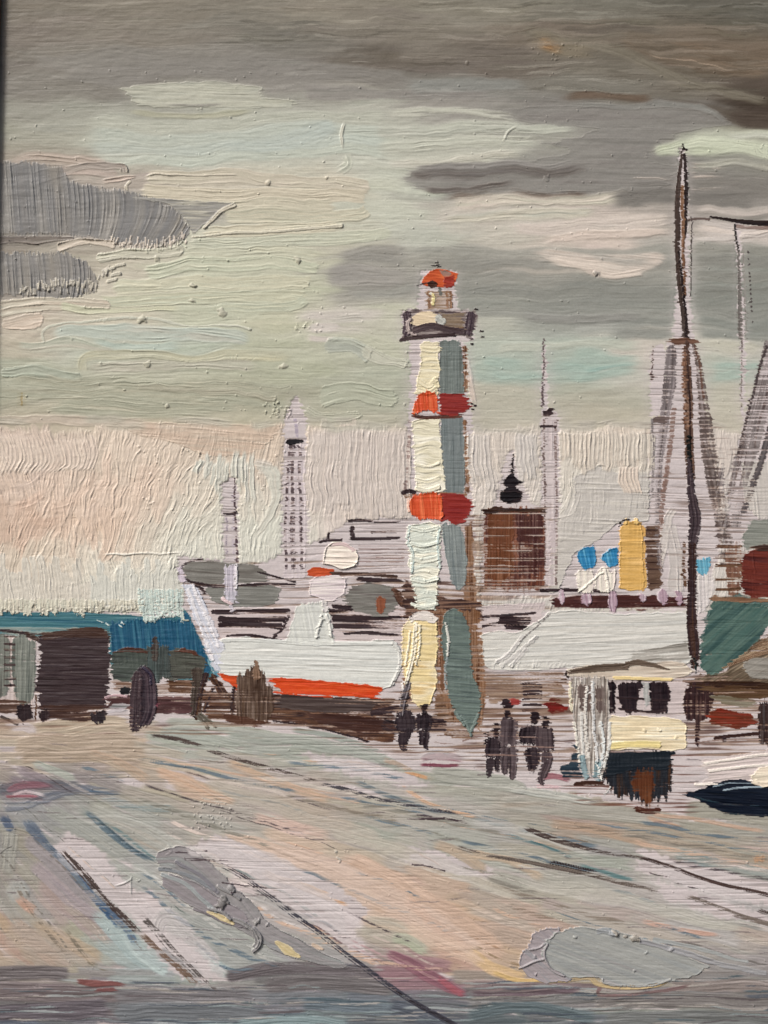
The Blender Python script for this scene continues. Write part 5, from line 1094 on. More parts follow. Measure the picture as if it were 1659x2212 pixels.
# shaded flank
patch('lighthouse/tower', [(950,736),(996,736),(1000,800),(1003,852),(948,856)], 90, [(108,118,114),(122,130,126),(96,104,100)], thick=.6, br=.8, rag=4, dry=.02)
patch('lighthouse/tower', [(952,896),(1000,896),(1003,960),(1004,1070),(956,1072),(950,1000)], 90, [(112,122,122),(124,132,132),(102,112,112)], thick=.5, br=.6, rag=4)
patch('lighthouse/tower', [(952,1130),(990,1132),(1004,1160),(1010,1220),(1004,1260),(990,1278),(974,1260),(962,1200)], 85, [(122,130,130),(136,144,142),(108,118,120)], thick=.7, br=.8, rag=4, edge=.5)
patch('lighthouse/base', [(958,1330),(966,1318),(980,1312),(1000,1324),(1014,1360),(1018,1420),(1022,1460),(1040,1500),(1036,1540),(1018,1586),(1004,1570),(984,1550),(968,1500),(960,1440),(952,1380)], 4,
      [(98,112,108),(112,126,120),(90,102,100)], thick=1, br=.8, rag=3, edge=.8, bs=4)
for a in ([(996,1545),(1008,1566),(1018,1594)],[(984,1540),(998,1560),(1004,1572)],[(1034,1540),(1026,1560),(1016,1584)]): S_('lighthouse/base', a, 6, [(120,134,128)], thick=1, br=1, rag=.3)
S_('lighthouse/base', [(962,1344),(968,1380),(966,1420)], [5,7,5], [(206,206,196)], thick=1.5, edge=1, dry=.1); S_('lighthouse/base', [(966,1420),(962,1450),(964,1490)], 5, [(150,160,160)], thick=1, dry=.15)
# lit flank
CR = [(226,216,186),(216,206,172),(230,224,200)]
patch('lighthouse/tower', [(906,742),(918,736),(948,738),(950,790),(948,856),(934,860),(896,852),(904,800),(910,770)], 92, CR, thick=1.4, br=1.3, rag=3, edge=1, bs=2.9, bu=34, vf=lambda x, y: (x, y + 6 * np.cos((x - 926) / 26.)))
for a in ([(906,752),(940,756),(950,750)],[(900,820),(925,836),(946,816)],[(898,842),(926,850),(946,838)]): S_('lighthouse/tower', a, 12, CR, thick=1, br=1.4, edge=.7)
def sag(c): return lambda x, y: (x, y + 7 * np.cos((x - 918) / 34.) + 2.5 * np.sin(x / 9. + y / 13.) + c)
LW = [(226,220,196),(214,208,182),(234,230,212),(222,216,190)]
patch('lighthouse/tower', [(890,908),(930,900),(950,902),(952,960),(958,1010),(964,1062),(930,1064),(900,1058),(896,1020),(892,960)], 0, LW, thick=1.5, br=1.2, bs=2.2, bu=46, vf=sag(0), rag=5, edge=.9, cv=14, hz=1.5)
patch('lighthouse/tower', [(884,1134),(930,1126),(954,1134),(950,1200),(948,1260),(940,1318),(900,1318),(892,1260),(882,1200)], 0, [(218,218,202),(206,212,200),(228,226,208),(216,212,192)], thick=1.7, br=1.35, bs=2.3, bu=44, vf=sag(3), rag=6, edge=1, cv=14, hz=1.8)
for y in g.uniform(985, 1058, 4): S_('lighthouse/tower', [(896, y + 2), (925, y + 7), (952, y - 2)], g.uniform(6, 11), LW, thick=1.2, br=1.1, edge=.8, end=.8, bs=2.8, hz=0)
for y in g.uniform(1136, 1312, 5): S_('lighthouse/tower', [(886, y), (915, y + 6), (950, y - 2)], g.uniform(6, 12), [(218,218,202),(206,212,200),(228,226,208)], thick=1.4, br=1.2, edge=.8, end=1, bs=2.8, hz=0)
for q in range(26): bump(g.uniform(888, 948), g.uniform(1140, 1310), g.uniform(1.5, 4), g.uniform(.6, 1.8))
for a in ([(882,1135),(880,1170),(890,1196),(888,1240)],[(950,1140),(946,1180),(950,1230)]): S_('lighthouse/tower', a, 7, [(222,222,208),(170,196,196)], thick=1.6, edge=.8, br=1.2, hz=2.5)
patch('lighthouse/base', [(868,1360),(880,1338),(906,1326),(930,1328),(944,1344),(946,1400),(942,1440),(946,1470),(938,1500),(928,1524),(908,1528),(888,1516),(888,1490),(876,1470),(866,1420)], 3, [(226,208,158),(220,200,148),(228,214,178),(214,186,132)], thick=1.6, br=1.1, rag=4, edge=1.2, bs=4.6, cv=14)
patch('lighthouse/base', [(890,1324),(920,1318),(946,1334),(942,1346),(900,1340),(884,1344)], 10, [(226,220,210),(206,198,192)], thick=1.3, br=1.3, rag=4, edge=.8)
for a, wd in (([(896,1344),(897,1390),(890,1430),(876,1480)],9), ([(906,1350),(906,1400),(898,1440)],5), ([(884,1360),(882,1400),(876,1440)],5), ([(893,1360),(890,1410),(878,1460)],4)): S_('lighthouse/base', a, wd, [(238,234,222),(228,218,186)], thick=2, edge=1, br=1, rag=.2)
S_('lighthouse/base', [(872,1470),(870,1484),(874,1494)], 5, [(226,222,216)], thick=1.4, dry=.1)
dk('lighthouse/base', [(884,1336),(900,1322),(940,1318)], 4, dry=.2)
# red bands: lit and shaded halves
RL = [(218,94,56),(204,80,44),(226,116,74)]; RD = [(136,46,44),(150,56,50),(120,40,42)]
dk('lighthouse/red_band', [(890,896),(920,902),(1000,898)], 10, [(60,40,36),(110,70,56)], dry=.26)
patch('lighthouse/red_band', [(946,850),(998,848),(1010,858),(1016,872),(1006,888),(990,900),(950,898)], 2, RD, thick=.8, br=.6, rag=9, edge=.4)
patch('lighthouse/red_band', [(902,852),(920,846),(946,850),(948,894),(930,890),(914,888),(896,896),(890,892),(894,870)], 85, RL, thick=1.2, br=1.3, rag=5, edge=.6, bs=3.6)
for x, y in ((1022,872),(1030,876),(1024,884)): S_('lighthouse/red_band', [(x - 8,y),(x,y)], 5, [(54,40,44)], thick=.3, dry=.1)
dk('lighthouse/red_band.001', [(866,1066),(884,1060),(900,1064)], 10, dry=.1); dk('lighthouse/red_band.001', [(872,1072),(940,1066),(1010,1070)], 8, BRN, dry=.3)
patch('lighthouse/red_band.001', [(950,1066),(985,1064),(1004,1072),(1022,1084),(1020,1100),(1008,1116),(1004,1132),(986,1134),(964,1124),(950,1126)], 3, RD, thick=.9, br=.7, rag=9, edge=.4)
patch('lighthouse/red_band.001', [(884,1078),(892,1070),(930,1064),(956,1068),(958,1116),(946,1126),(926,1122),(908,1124),(888,1112),(882,1096)], 86, RL, thick=1.5, br=1.4, rag=4, edge=.9, bs=4)
S_('lighthouse/red_band.001', [(884,1074),(880,1090),(884,1106)], 6, [(230,190,170)], thick=1.4, edge=.8, dry=.05)
# gallery
patch('lighthouse/gallery', [(868,672),(892,668),(960,670),(1010,672),(1030,668),(1032,684),(1024,716),(1018,738),(1008,732),(1004,722),(960,728),(900,734),(866,736),(872,720)], 0, [(84,70,72),(150,140,136),(70,56,58)], dry=.1, thick=.5, br=.8, rag=5)
patch('lighthouse/gallery', [(950,676),(1004,676),(1004,716),(960,712)], 3, [(124,100,76),(140,124,106),(96,80,68)], dry=.1, thick=.4, rag=6)
for a, wd in (([(876,672),(880,700),(874,730)],18), ([(1018,672),(1014,700),(1008,728)],20)): S_('lighthouse/gallery', a, wd, [(70,56,64),(92,78,84),(58,44,50)], thick=.9, br=1.4, edge=.6, bs=4, rag=.2)
patch('lighthouse/gallery', [(888,686),(900,674),(926,672),(944,680),(946,694),(936,704),(902,706),(888,704)], 8, [(226,208,178),(214,196,164)], thick=.9, br=.7, rag=3, edge=.7)
S_('lighthouse/gallery', [(940,684),(952,694),(962,702)], 18, [(206,206,196),(150,152,148)], thick=.8, br=1.2, dry=.1)
S_('lighthouse/gallery', [(884,688),(880,706),(888,720),(902,724)], 8, [(170,156,152),(190,176,168)], thick=1, edge=.9)
S_('lighthouse/gallery', [(890,716),(930,706),(970,714),(1006,718)], 15, [(62,48,52),(84,70,72),(120,106,104)], thick=.9, br=1.4, edge=.6, bs=3.6)
S_('lighthouse/gallery', [(862,734),(890,730),(940,726),(985,724)], 9, [(54,42,46),(84,68,66)], thick=.5, dry=.14)
for x, y in ((1030,668),(1040,716),(1018,742),(1044,728)): S_('lighthouse/gallery', [(x - 4,y),(x + 5,y + 1)], 5, [(54,42,46)], thick=.4, dry=.08)
# lantern and roof
patch('lighthouse/lantern', [(922,628),(976,628),(974,668),(918,668)], 0, [(196,184,178),(150,128,108),(206,194,186)], dry=.16, rag=6, thick=.3)
for x in (926, 966, 974): dk('lighthouse/lantern', [(x,628),(x,668)], 7, BRN, dry=.34)
S_('lighthouse/lantern', [(935,634),(936,648),(934,662)], 8, [(232,226,200),(214,196,120)], thick=1.4, edge=.9); S_('lighthouse/lantern', [(928,632),(932,638)], 6, [(214,212,198)], thick=.8)
dk('lighthouse/lantern', [(950,620),(952,632),(954,640)], 8, [(110,110,104)], dry=.2)
patch('lighthouse/roof', [(910,610),(916,597),(928,586),(944,580),(960,582),(976,588),(990,592),(984,608),(976,620),(954,622),(936,617),(920,619)], 6, [(206,96,50),(188,82,44),(212,106,58)], thick=.9, br=.6, rag=2, edge=.5, hz=.7, wob=1)
patch('lighthouse/roof', [(960,600),(984,594),(980,620),(958,622)], 10, [(164,62,48),(150,58,44)], thick=.5, rag=3)
patch('lighthouse/roof', [(948,584),(962,582),(976,590),(974,598),(958,596)], 0, [(150,120,110),(140,134,130)], thick=.4, rag=2, hz=.5, op=.8)
patch('lighthouse/roof', [(920,612),(934,606),(946,610),(944,620),(932,624)], 0, [(84,52,36),(58,40,34)], thick=.5, rag=2, hz=.7, wob=1)
dk('lighthouse/roof', [(904,618),(912,615),(924,612)], 4, dry=.1)
for x, y in ((937,573),(945,572),(950,575),(943,567)): S_('lighthouse/finial', [(x - 5,y),(x + 4,y)], 4, [(56,48,48)], thick=.5, dry=.08)
S_('lighthouse/finial', [(945,562),(945,570),(944,578)], 3, [(66,58,56)], thick=.4, dry=.06)

# ---- left: wagons, train, figure ----------------------------------------
patch('grey_wagon', [(-64,1376),(40,1370),(76,1376),(80,1400),(76,1500),(70,1540),(-64,1520)], 90, [(196,184,180),(180,166,160)], dry=.2, rag=8, thick=.2)
patch('grey_wagon/body', [(-64,1372),(14,1372),(22,1390),(24,1480),(10,1510),(-64,1500)], 90, [(112,116,110),(126,130,122),(98,98,92)], thick=.7, br=.8, dry=.03, dry2=.14, rag=8)
patch('grey_wagon/body', [(28,1380),(44,1366),(56,1372),(76,1388),(80,1440),(72,1510),(50,1530),(30,1500),(24,1440)], 92, [(116,122,114),(132,136,128),(100,106,100)], thick=.9, br=1, rag=7, dry2=.1, edge=.5)
for y in (1376,1392,1404,1420,1436,1450,1466,1480): dk('grey_wagon/body', [(8,y),(22,y),(34,y)], 6, [(90,76,74),(70,56,56)], dry=.3)
dk('grey_wagon/roof', [(-64,1366),(0,1364),(46,1366),(90,1372)], 9, BK, dry=.04)
patch('grey_wagon/undercarriage', [(-64,1506),(60,1512),(74,1530),(60,1544),(-64,1540)], 0, [(110,86,74),(84,64,56)], dry=.34, rag=10, thick=.2)
patch('grey_wagon/wheel', [(36,1522),(66,1522),(72,1540),(68,1556),(48,1562),(36,1550)], 90, [(52,42,46),(68,56,58)], dry=.06, rag=5, thick=.5)
dk('grey_wagon/roof', [(52,1368),(80,1380),(96,1384)], 10, [(76,58,52)], dry=.16)
patch('dark_wagon/body', [(84,1372),(120,1366),(158,1362),(200,1366),(234,1370),(238,1420),(234,1500),(226,1530),(160,1540),(84,1530),(78,1460),(88,1410)], 2, [(66,54,58),(76,64,66),(58,46,48)], thick=.7, br=.7, rag=6, edge=.3, dry2=.04)
patch('dark_wagon/body', [(84,1366),(120,1362),(160,1358),(180,1354),(222,1356),(238,1370),(230,1380),(160,1376),(90,1382)], 0, [(74,54,48),(92,72,62)], dry=.14, rag=5, thick=.3)
patch('dark_wagon/undercarriage', [(78,1524),(230,1520),(226,1546),(180,1560),(120,1556),(84,1550)], 0, [(92,68,58),(70,52,50)], dry=.3, rag=14, thick=.2)
patch('dark_wagon/wheel', [(84,1536),(104,1532),(108,1556),(96,1564),(82,1560)], 90, BK, dry=.15, rag=6, thick=.3)
patch('dark_wagon/wheel.001', [(196,1544),(212,1536),(230,1530),(232,1550),(220,1562),(198,1562)], 80, [(50,42,46),(64,54,58)], dry=.04, rag=5, thick=.5)
dk('dark_wagon/undercarriage', [(77,1500),(77,1530),(76,1560)], 5, BN, dry=.2)
patch('train/body', [(240,1410),(262,1400),(310,1402),(324,1404),(330,1470),(320,1468),(250,1476),(240,1460)], 2, [(74,80,76),(86,94,88),(66,70,68)], thick=.5, rag=6, dry=.02)
patch('train/body', [(364,1408),(380,1400),(412,1402),(436,1418),(446,1430),(440,1456),(410,1466),(360,1470)], 4, [(78,78,72),(90,92,84),(68,66,62)], thick=.5, rag=6)
patch('train/body', [(318,1400),(330,1394),(364,1396),(372,1460),(330,1474),(314,1464)], 90, [(82,94,92),(72,78,76),(112,128,128)], thick=.6, br=.8, rag=7)
patch('train/roof', [(240,1410),(262,1398),(300,1400),(322,1404),(322,1410),(262,1408)], 0, [(96,62,50),(84,58,50)], dry=.14, rag=4, thick=.3)
patch('train/roof', [(366,1404),(396,1400),(424,1408),(430,1416),(390,1408)], 8, [(100,62,48),(84,56,46)], dry=.14, rag=4, thick=.3)
S_('train/funnel', [(335,1374),(334,1396),(334,1430)], [8,18,16], [(72,60,56),(90,86,82)], dry=.1, dry2=.3, thick=.4, br=.9)
patch('train/underframe', [(242,1466),(320,1480),(440,1462),(440,1492),(330,1500),(246,1490)], 0, [(196,184,178),(120,92,76)], dry=.3, rag=12, thick=.2)
patch('train/underframe', [(360,1470),(420,1474),(416,1500),(364,1500)], 0, BN, dry=.34, rag=8, thick=.2)
patch('train/wheel', [(256,1486),(270,1482),(282,1486),(280,1500),(262,1502)], 0, [(40,42,46)], thick=.5, rag=3)
patch('train/chassis', [(228,1508),(280,1500),(330,1502),(430,1506),(432,1540),(340,1542),(232,1530)], 0, [(96,66,68),(82,58,58),(120,92,90)], dry=.14, dry2=.16, rag=12, thick=.4)
S_('train/chassis', [(226,1508),(250,1502),(276,1506)], 6, [(190,160,164)], thick=.7, dry=.08); patch('train/chassis', [(232,1520),(272,1518),(276,1536),(236,1540)], 0, [(120,120,120),(190,184,186),(150,140,144)], dry=.14, rag=8, thick=.4)
S_('train/chassis', [(334,1506),(338,1520),(334,1530)], 7, [(140,84,96)], thick=.7, dry=.06)
S_('train/post', [(424,1440),(426,1490),(420,1550)], 26, [(74,64,58),(92,84,76)], dry=.16, dry2=.24, thick=.4, br=.9)
# dark leaning figure
S_('figure_left', [(300,1440),(316,1462),(320,1500),(318,1540),(302,1576)], [24,34,44,38,30], [(74,62,68),(58,50,58),(92,78,84),(48,40,50)], thick=1.2, br=1.6, edge=1, bs=5.2, rag=.2, dry2=.08, tip=.3)
S_('figure_left', [(296,1448),(294,1500),(292,1550),(290,1584)], [20,28,28,20], [(66,54,60),(86,72,76),(56,46,52)], thick=.9, br=1.3, dry=.04, dry2=.2, bs=4.2)
S_('figure_left', [(306,1440),(324,1456),(326,1480)], 6, [(48,42,60),(104,96,110)], thick=1.4, edge=.8)
# trestle
for a, wd in (([(446,1452),(436,1490),(424,1556)],14), ([(452,1456),(470,1480),(482,1506)],16), ([(470,1470),(490,1500),(500,1514)],12), ([(430,1500),(460,1496),(490,1500)],8), ([(440,1540),(450,1510),(462,1480)],9), ([(506,1480),(504,1510),(500,1550)],9)):
    S_('trestle', a, wd, BN + BK, dry=.22, dry2=.36, thick=.3, br=.6, edge=.1)
for a in ([(424,1546),(440,1560),(452,1576)],[(430,1540),(450,1556),(470,1572)]): S_('trestle', a, 10, [(90,84,76),(120,116,104)], dry=.25, dry2=.4, thick=.4)
# brown buffer block
patch('brown_block', [(536,1446),(546,1440),(554,1446),(560,1440),(574,1460),(580,1476),(592,1496),(590,1540),(580,1560),(540,1566),(510,1560),(508,1500),(512,1462),(520,1456)], 90, [(96,76,62),(110,92,80),(78,60,50),(128,110,98)], thick=.7, br=1, dry=.1, dry2=.18, rag=10)
S_('brown_block', [(552,1424),(554,1446),(556,1470)], [8,14,20], [(150,124,104),(120,94,76)], dry=.24, thick=.3, br=.8)
patch('brown_block', [(476,1540),(520,1546),(560,1556),(590,1560),(560,1570),(490,1566)], 0, [(96,68,56)], dry=.2, rag=10, thick=.2)

# ---- people --------------------------------------------------------------
PP = [(58,48,54),(72,62,66),(44,36,42)]
def person(k, head, neck, body, legs, cols=PP):
    for a, wd in body: S_(k, a, [v * 1.45 for v in wd], cols, dry=.02, dry2=.04, thick=.3, br=.5, rag=.16, tip=.25, hz=3)
    for a, wd in legs: S_(k, a, [v * 1.5 for v in wd], cols, dry=.03, dry2=.16, thick=.3, br=.5, rag=.12, hz=2.5)
    S_(k, neck[0], neck[1], [(50,40,44)], dry=.12, thick=.3)
    patch(k, head, 0, [(46,36,40),(58,46,50)], dry=.2, thick=.3, rag=5, hz=4)
person('person_a', [(866,1500),(872,1492),(884,1494),(888,1508),(882,1520),(868,1520)], ([(876,1512),(874,1530)], 14), [([(872,1528),(876,1560),(874,1590)], [22,36,24])], [([(870,1580),(870,1606),(872,1626)], [18,15,9]), ([(882,1570),(880,1590),(876,1606)], [12,9,6])])
S_('person_a', [(884,1470),(878,1490),(870,1520),(868,1548)], [10,16,14,8], [(52,46,54),(150,144,146)], dry=.1, thick=.8, br=1.2)
person('person_b', [(906,1524),(912,1516),(922,1518),(926,1530),(920,1540),(908,1538)], ([(915,1528),(915,1544)], 14), [([(915,1536),(915,1562),(913,1584)], [22,28,20])], [([(910,1576),(910,1596),(910,1612)], [10,9,6]), ([(920,1576),(919,1600),(920,1622)], [12,10,6])])
person('person_c', [(1062,1576),(1068,1560),(1078,1560),(1082,1574),(1078,1586),(1064,1588)], ([(1072,1580),(1072,1596)], 12), [([(1068,1588),(1068,1620),(1066,1645)], [18,32,24])], [([(1060,1636),(1058,1660),(1054,1682)], [16,12,5]), ([(1074,1636),(1074,1654),(1076,1670)], [12,9,6])])
S_('person_c', [(1052,1580),(1050,1596),(1050,1610)], 8, [(50,40,46)], dry=.1, thick=.3)
person('person_d', [(1084,1514),(1090,1506),(1100,1508),(1108,1520),(1104,1536),(1098,1544),(1088,1540),(1082,1528)], ([(1096,1536),(1097,1552)], 16), [([(1100,1545),(1099,1580),(1098,1620)], [24,28,34])], [([(1092,1612),(1090,1645),(1092,1676)], [16,14,8]), ([(1106,1612),(1108,1650),(1106,1688)], [15,14,8])], [(82,70,74),(104,92,94),(62,52,56)])
person('person_e', [(1142,1546),(1148,1534),(1160,1532),(1168,1544),(1164,1556),(1150,1560)], ([(1154,1550),(1154,1566)], 16), [([(1146,1562),(1146,1590),(1148,1620)], [30,40,30])], [([(1148,1612),(1150,1640),(1150,1676)], [28,22,10])])
person('person_f', [(1168,1554),(1174,1546),(1184,1548),(1188,1560),(1182,1570),(1170,1568)], ([(1177,1560),(1176,1574)], 13), [([(1176,1566),(1176,1600),(1178,1630)], [24,32,24])], [([(1180,1620),(1180,1650),(1170,1680),(1174,1700)], [20,16,14,4])], [(80,68,72),(98,86,88),(62,52,56)])
for y in (1476,1484,1492,1500,1510,1524,1536): dk('figure_back', [(1128,y),(1150,y - 1),(1172,y)], 6, BK, dry=.34, dry2=.4)
# ---- small red buoys -----------------------------------------------------
patch('red_crate_a', [(1098,1510),(1112,1508),(1124,1514),(1120,1522),(1104,1524)], 0, [(146,58,56),(170,84,76)], dry=.16, rag=6, thick=.3)
patch('red_crate_b', [(1176,1522),(1196,1514),(1222,1524),(1224,1540),(1200,1546),(1178,1540)], 2, [(150,52,46),(120,42,40),(100,44,36)], dry=.14, rag=8, thick=.4)
patch('red_crate_b', [(1182,1506),(1218,1508),(1226,1518),(1190,1522)], 0, [(104,52,42)], dry=.26, rag=6, thick=.3)

# ---- cream kiosk ---------------------------------------------------------
patch('kiosk/front_wall', [(1300,1466),(1480,1466),(1482,1546),(1308,1546)], 0, [(198,186,184),(190,178,176)], dry=.14, rag=6, thick=.2)
for k_, poly in enumerate(([(1310,1470),(1330,1470),(1332,1540),(1312,1542)], [(1334,1476),(1350,1472),(1386,1470),(1388,1484),(1380,1500),(1372,1540),(1350,1542),(1336,1510)], [(1400,1472),(1444,1470),(1448,1500),(1440,1540),(1408,1542),(1402,1510)])):
    patch('kiosk/front_wall/window' + ('', '.001', '.002')[k_], poly, 88, [(46,36,42),(60,48,52),(38,30,36)], thick=.4, rag=5, br=.5, dry=.02)
dk('kiosk/front_wall', [(1330,1508),(1400,1510),(1450,1512)], 6, dry=.2); dk('kiosk/front_wall', [(1340,1532),(1400,1538),(1440,1534)], 7, dry=.2)
patch('kiosk/front_wall', [(1388,1474),(1400,1474),(1404,1524),(1392,1530)], 90, [(176,176,172),(150,150,148)], thick=.5, dry=.1, rag=3)
patch('kiosk/roof', [(1222,1448),(1250,1438),(1340,1436),(1440,1428),(1476,1432),(1500,1448),(1480,1462),(1440,1470),(1330,1470),(1228,1462)], -1, [(206,196,180),(190,176,160),(214,206,190)], thick=1, br=1.3, rag=6, edge=.8, bs=4.4)
S_('kiosk/roof', [(1226,1452),(1290,1444),(1360,1440)], [8,18,16], [(92,78,66),(110,96,84),(76,62,54)], thick=.7, br=1, bs=3.6)
S_('kiosk/roof', [(1340,1440),(1380,1432),(1450,1446)], [10,14,3], [(96,82,70),(120,106,94)], thick=.6, br=1, dry=.05)
S_('kiosk/roof', [(1322,1464),(1380,1466),(1454,1466)], 8, [(226,206,150),(214,192,138)], thick=.8, dry2=.15)
S_('kiosk/roof', [(1224,1448),(1224,1458),(1230,1464)], 6, [(60,48,44)], dry=.1, thick=.3)
patch('kiosk/base', [(1304,1626),(1448,1624),(1452,1660),(1450,1700),(1440,1728),(1400,1736),(1340,1716),(1300,1690)], 90, [(58,62,68),(48,50,56),(80,58,46)], dry=.1, dry2=.2, rag=14, thick=.3)
patch('kiosk/base', [(1306,1624),(1454,1622),(1452,1646),(1440,1664),(1380,1660),(1306,1680)], 0, [(40,48,56),(52,58,64)], dry=.03, rag=7, thick=.4)
patch('kiosk/base', [(1370,1664),(1410,1656),(1416,1700),(1400,1740),(1360,1700)], 90, [(90,52,34),(120,78,54)], dry=.25, rag=14, thick=.2)
dk('kiosk/base', [(1370,1746),(1400,1752),(1430,1750)], 14, [(84,50,40)], dry=.34)
patch('kiosk/side_wall', [(1308,1548),(1330,1546),(1400,1548),(1440,1548),(1474,1556),(1484,1566),(1484,1600),(1482,1618),(1450,1622),(1400,1618),(1322,1622),(1304,1624)], 1, [(230,218,186),(220,204,170),(236,228,204)], thick=1.7, br=1.4, rag=3, edge=1.4, bs=6)
S_('kiosk/side_wall', [(1316,1612),(1370,1608),(1430,1610)], 14, [(226,206,140),(216,204,150)], thick=1, br=1)
bump(1392,1578,5,2.5); bump(1424,1578,5,2.5); bump(1460,1592,4,2)
patch('kiosk/door', [(1232,1466),(1250,1462),(1312,1464),(1318,1520),(1318,1600),(1312,1640),(1300,1680),(1284,1672),(1260,1680),(1248,1640),(1238,1560)], 90, [(160,152,146),(196,190,182),(130,120,112),(210,206,198)], thick=1, br=1.5, rag=8, bs=3.0, cv=4, dry2=.1, flow=8)
patch('kiosk/door', [(1246,1480),(1276,1478),(1276,1540),(1252,1540)], 90, [(96,82,78),(124,110,104)], dry=.1, thick=.3, rag=10); patch('kiosk/door', [(1284,1480),(1308,1482),(1310,1540),(1288,1536)], 90, [(100,86,82),(130,118,112)], dry=.14, thick=.3, rag=10)
for a, c in (([(1232,1470),(1232,1510),(1236,1540)], (224,216,190)), ([(1240,1560),(1246,1600),(1252,1650)], (220,216,204)), ([(1268,1480),(1264,1560),(1272,1640)], (214,210,202)), ([(1280,1470),(1282,1560),(1290,1650)], (206,206,204)), ([(1316,1560),(1316,1610),(1304,1660)], (214,214,208)), ([(1256,1540),(1258,1600),(1262,1650)], (210,208,202)), ([(1298,1560),(1304,1610),(1298,1660)], (200,204,202))):
    S_('kiosk/door', a, 7, [c], thick=1.4, edge=.7, dry=.06, dry2=.15)
for a in ([(1256,1630),(1262,1660),(1268,1684)],[(1292,1640),(1290,1664),(1286,1690)]): S_('kiosk/door', a, 14, [(110,140,146),(140,160,164),(76,104,112)], dry=.12, dry2=.3, thick=.6, br=1)
S_('kiosk/door', [(1288,1648),(1296,1668),(1300,1686)], [3,5,5], [(232,232,226)], thick=2.4, edge=1)
S_('kiosk/door', [(1308,1716),(1314,1706),(1320,1698)], 3, [(186,190,186)], thick=1)
patch('blue_barrel', [(1206,1660),(1222,1648),(1236,1636),(1238,1608),(1246,1602),(1252,1640),(1256,1680),(1230,1686),(1208,1680)], 0, [(44,60,72),(60,76,86)], dry=.36, rag=10, thick=.25)
dk('blue_barrel', [(1240,1694),(1270,1690),(1308,1694)], 12, [(76,54,46)], dry=.2)
# bollard post right of the kiosk
patch('dark_post', [(1476,1490),(1490,1476),(1540,1480),(1544,1510),(1530,1552),(1514,1560),(1510,1612),(1502,1612),(1500,1560),(1480,1550),(1474,1520)], 90, [(76,54,54),(60,44,46),(96,74,70)], dry=.12, dry2=.24, rag=10, thick=.3)
# red dinghy and low dark things at right
patch('red_boat', [(1528,1536),(1560,1530),(1620,1542),(1636,1556),(1620,1572),(1570,1574),(1530,1560)], 4, [(140,56,42),(112,60,44),(156,64,46)], dry=.08, rag=12, thick=.4)
patch('red_boat/canopy', [(1530,1502),(1580,1500),(1640,1512),(1624,1530),(1560,1524)], 5, [(136,130,114),(120,110,90)], dry=.2, rag=12, thick=.25)
patch('red_boat/canopy', [(1500,1480),(1640,1484),(1700,1500),(1640,1512),(1540,1500)], 0, [(110,88,66),(90,68,50)], dry=.24, rag=16, thick=.2)
dk('red_boat', [(1540,1594),(1590,1590),(1650,1584)], 8, [(70,50,46)], dry=.12); dk('red_boat', [(1560,1592),(1566,1604)], 12, BK, dry=.15)
patch('dark_cabin', [(1640,1520),(1660,1516),(1790,1514),(1790,1608),(1640,1610),(1636,1560)], 90, [(84,76,76),(66,50,48),(104,96,94)], dry=.12, rag=10, thick=.3)

# ---- rowing boat, lower right -------------------------------------------
patch('rowing_boat/inside', [(1510,1640),(1560,1638),(1659,1616),(1790,1600),(1790,1700),(1640,1702),(1560,1702),(1500,1696),(1530,1676)], -6, [(206,194,190),(196,184,180),(218,208,198)], thick=.7, br=1, rag=12, dry=.04)
for a in ([(1520,1648),(1580,1640),(1690,1624)],[(1530,1664),(1600,1656),(1700,1648)],[(1500,1694),(1580,1690),(1640,1686)]): S_('rowing_boat/inside', a, 7, [(228,220,210)], thick=1.3, edge=.7, dry=.1)
patch('rowing_boat/hull', [(1478,1716),(1500,1706),(1540,1692),(1600,1682),(1659,1690),(1790,1696),(1790,1790),(1700,1774),(1640,1764),(1560,1756),(1520,1736)], 5, [(28,34,48),(36,44,58),(22,28,40)], thick=.6, br=.6, rag=9, edge=.4)
for a in ([(1540,1698),(1580,1690),(1640,1690)],[(1560,1706),(1600,1700),(1650,1700)]): S_('rowing_boat/hull', a, 5, [(150,166,176)], dry=.3, thick=.4)
for a in ([(1500,1722),(1560,1736),(1640,1740)],[(1560,1756),(1610,1760),(1659,1760)]): S_('rowing_boat/hull', a, 4, [(50,70,80)], dry=.35, thick=.3)
patch('rowing_boat/thwart', [(1622,1676),(1640,1658),(1680,1650),(1790,1650),(1790,1700),(1680,1694),(1650,1702),(1626,1692)], -4, [(232,222,200),(220,206,186)], thick=1.8, br=1.4, rag=3, edge=1.4, bs=5)
for a, c in (([(1500,1604),(1560,1598),(1640,1600)], (150,128,120)),([(1180,1640),(1230,1650)], (200,188,186))): dk(None, a, 4, [c], dry=.5)
# stray lines between the figures
for a in ([(1000,1600),(1050,1590),(1200,1596)],[(1110,1556),(1200,1556)],[(1100,1612),(1240,1616)],[(980,1620),(1060,1630)],[(1050,1630),(1240,1636)],[(1110,1664),(1200,1666)],[(940,1604),(1040,1612)]): dk(None, a, 4, [(140,116,108)], dry=.5, dry2=.55)

for k_, ya, yb in ((1, 875, 1095), (2, 1095, 3000)):      # the red bands cut the tower into sections
    ID[(ID == nid('lighthouse/tower')) & (GY > ya) & (GY <= yb)] = nid('lighthouse/tower.%03d' % k_)
# =====================================================================
# BUILD: one solid body of paint per painted thing
# =====================================================================
print('paint done', round(time.time() - T0, 1))
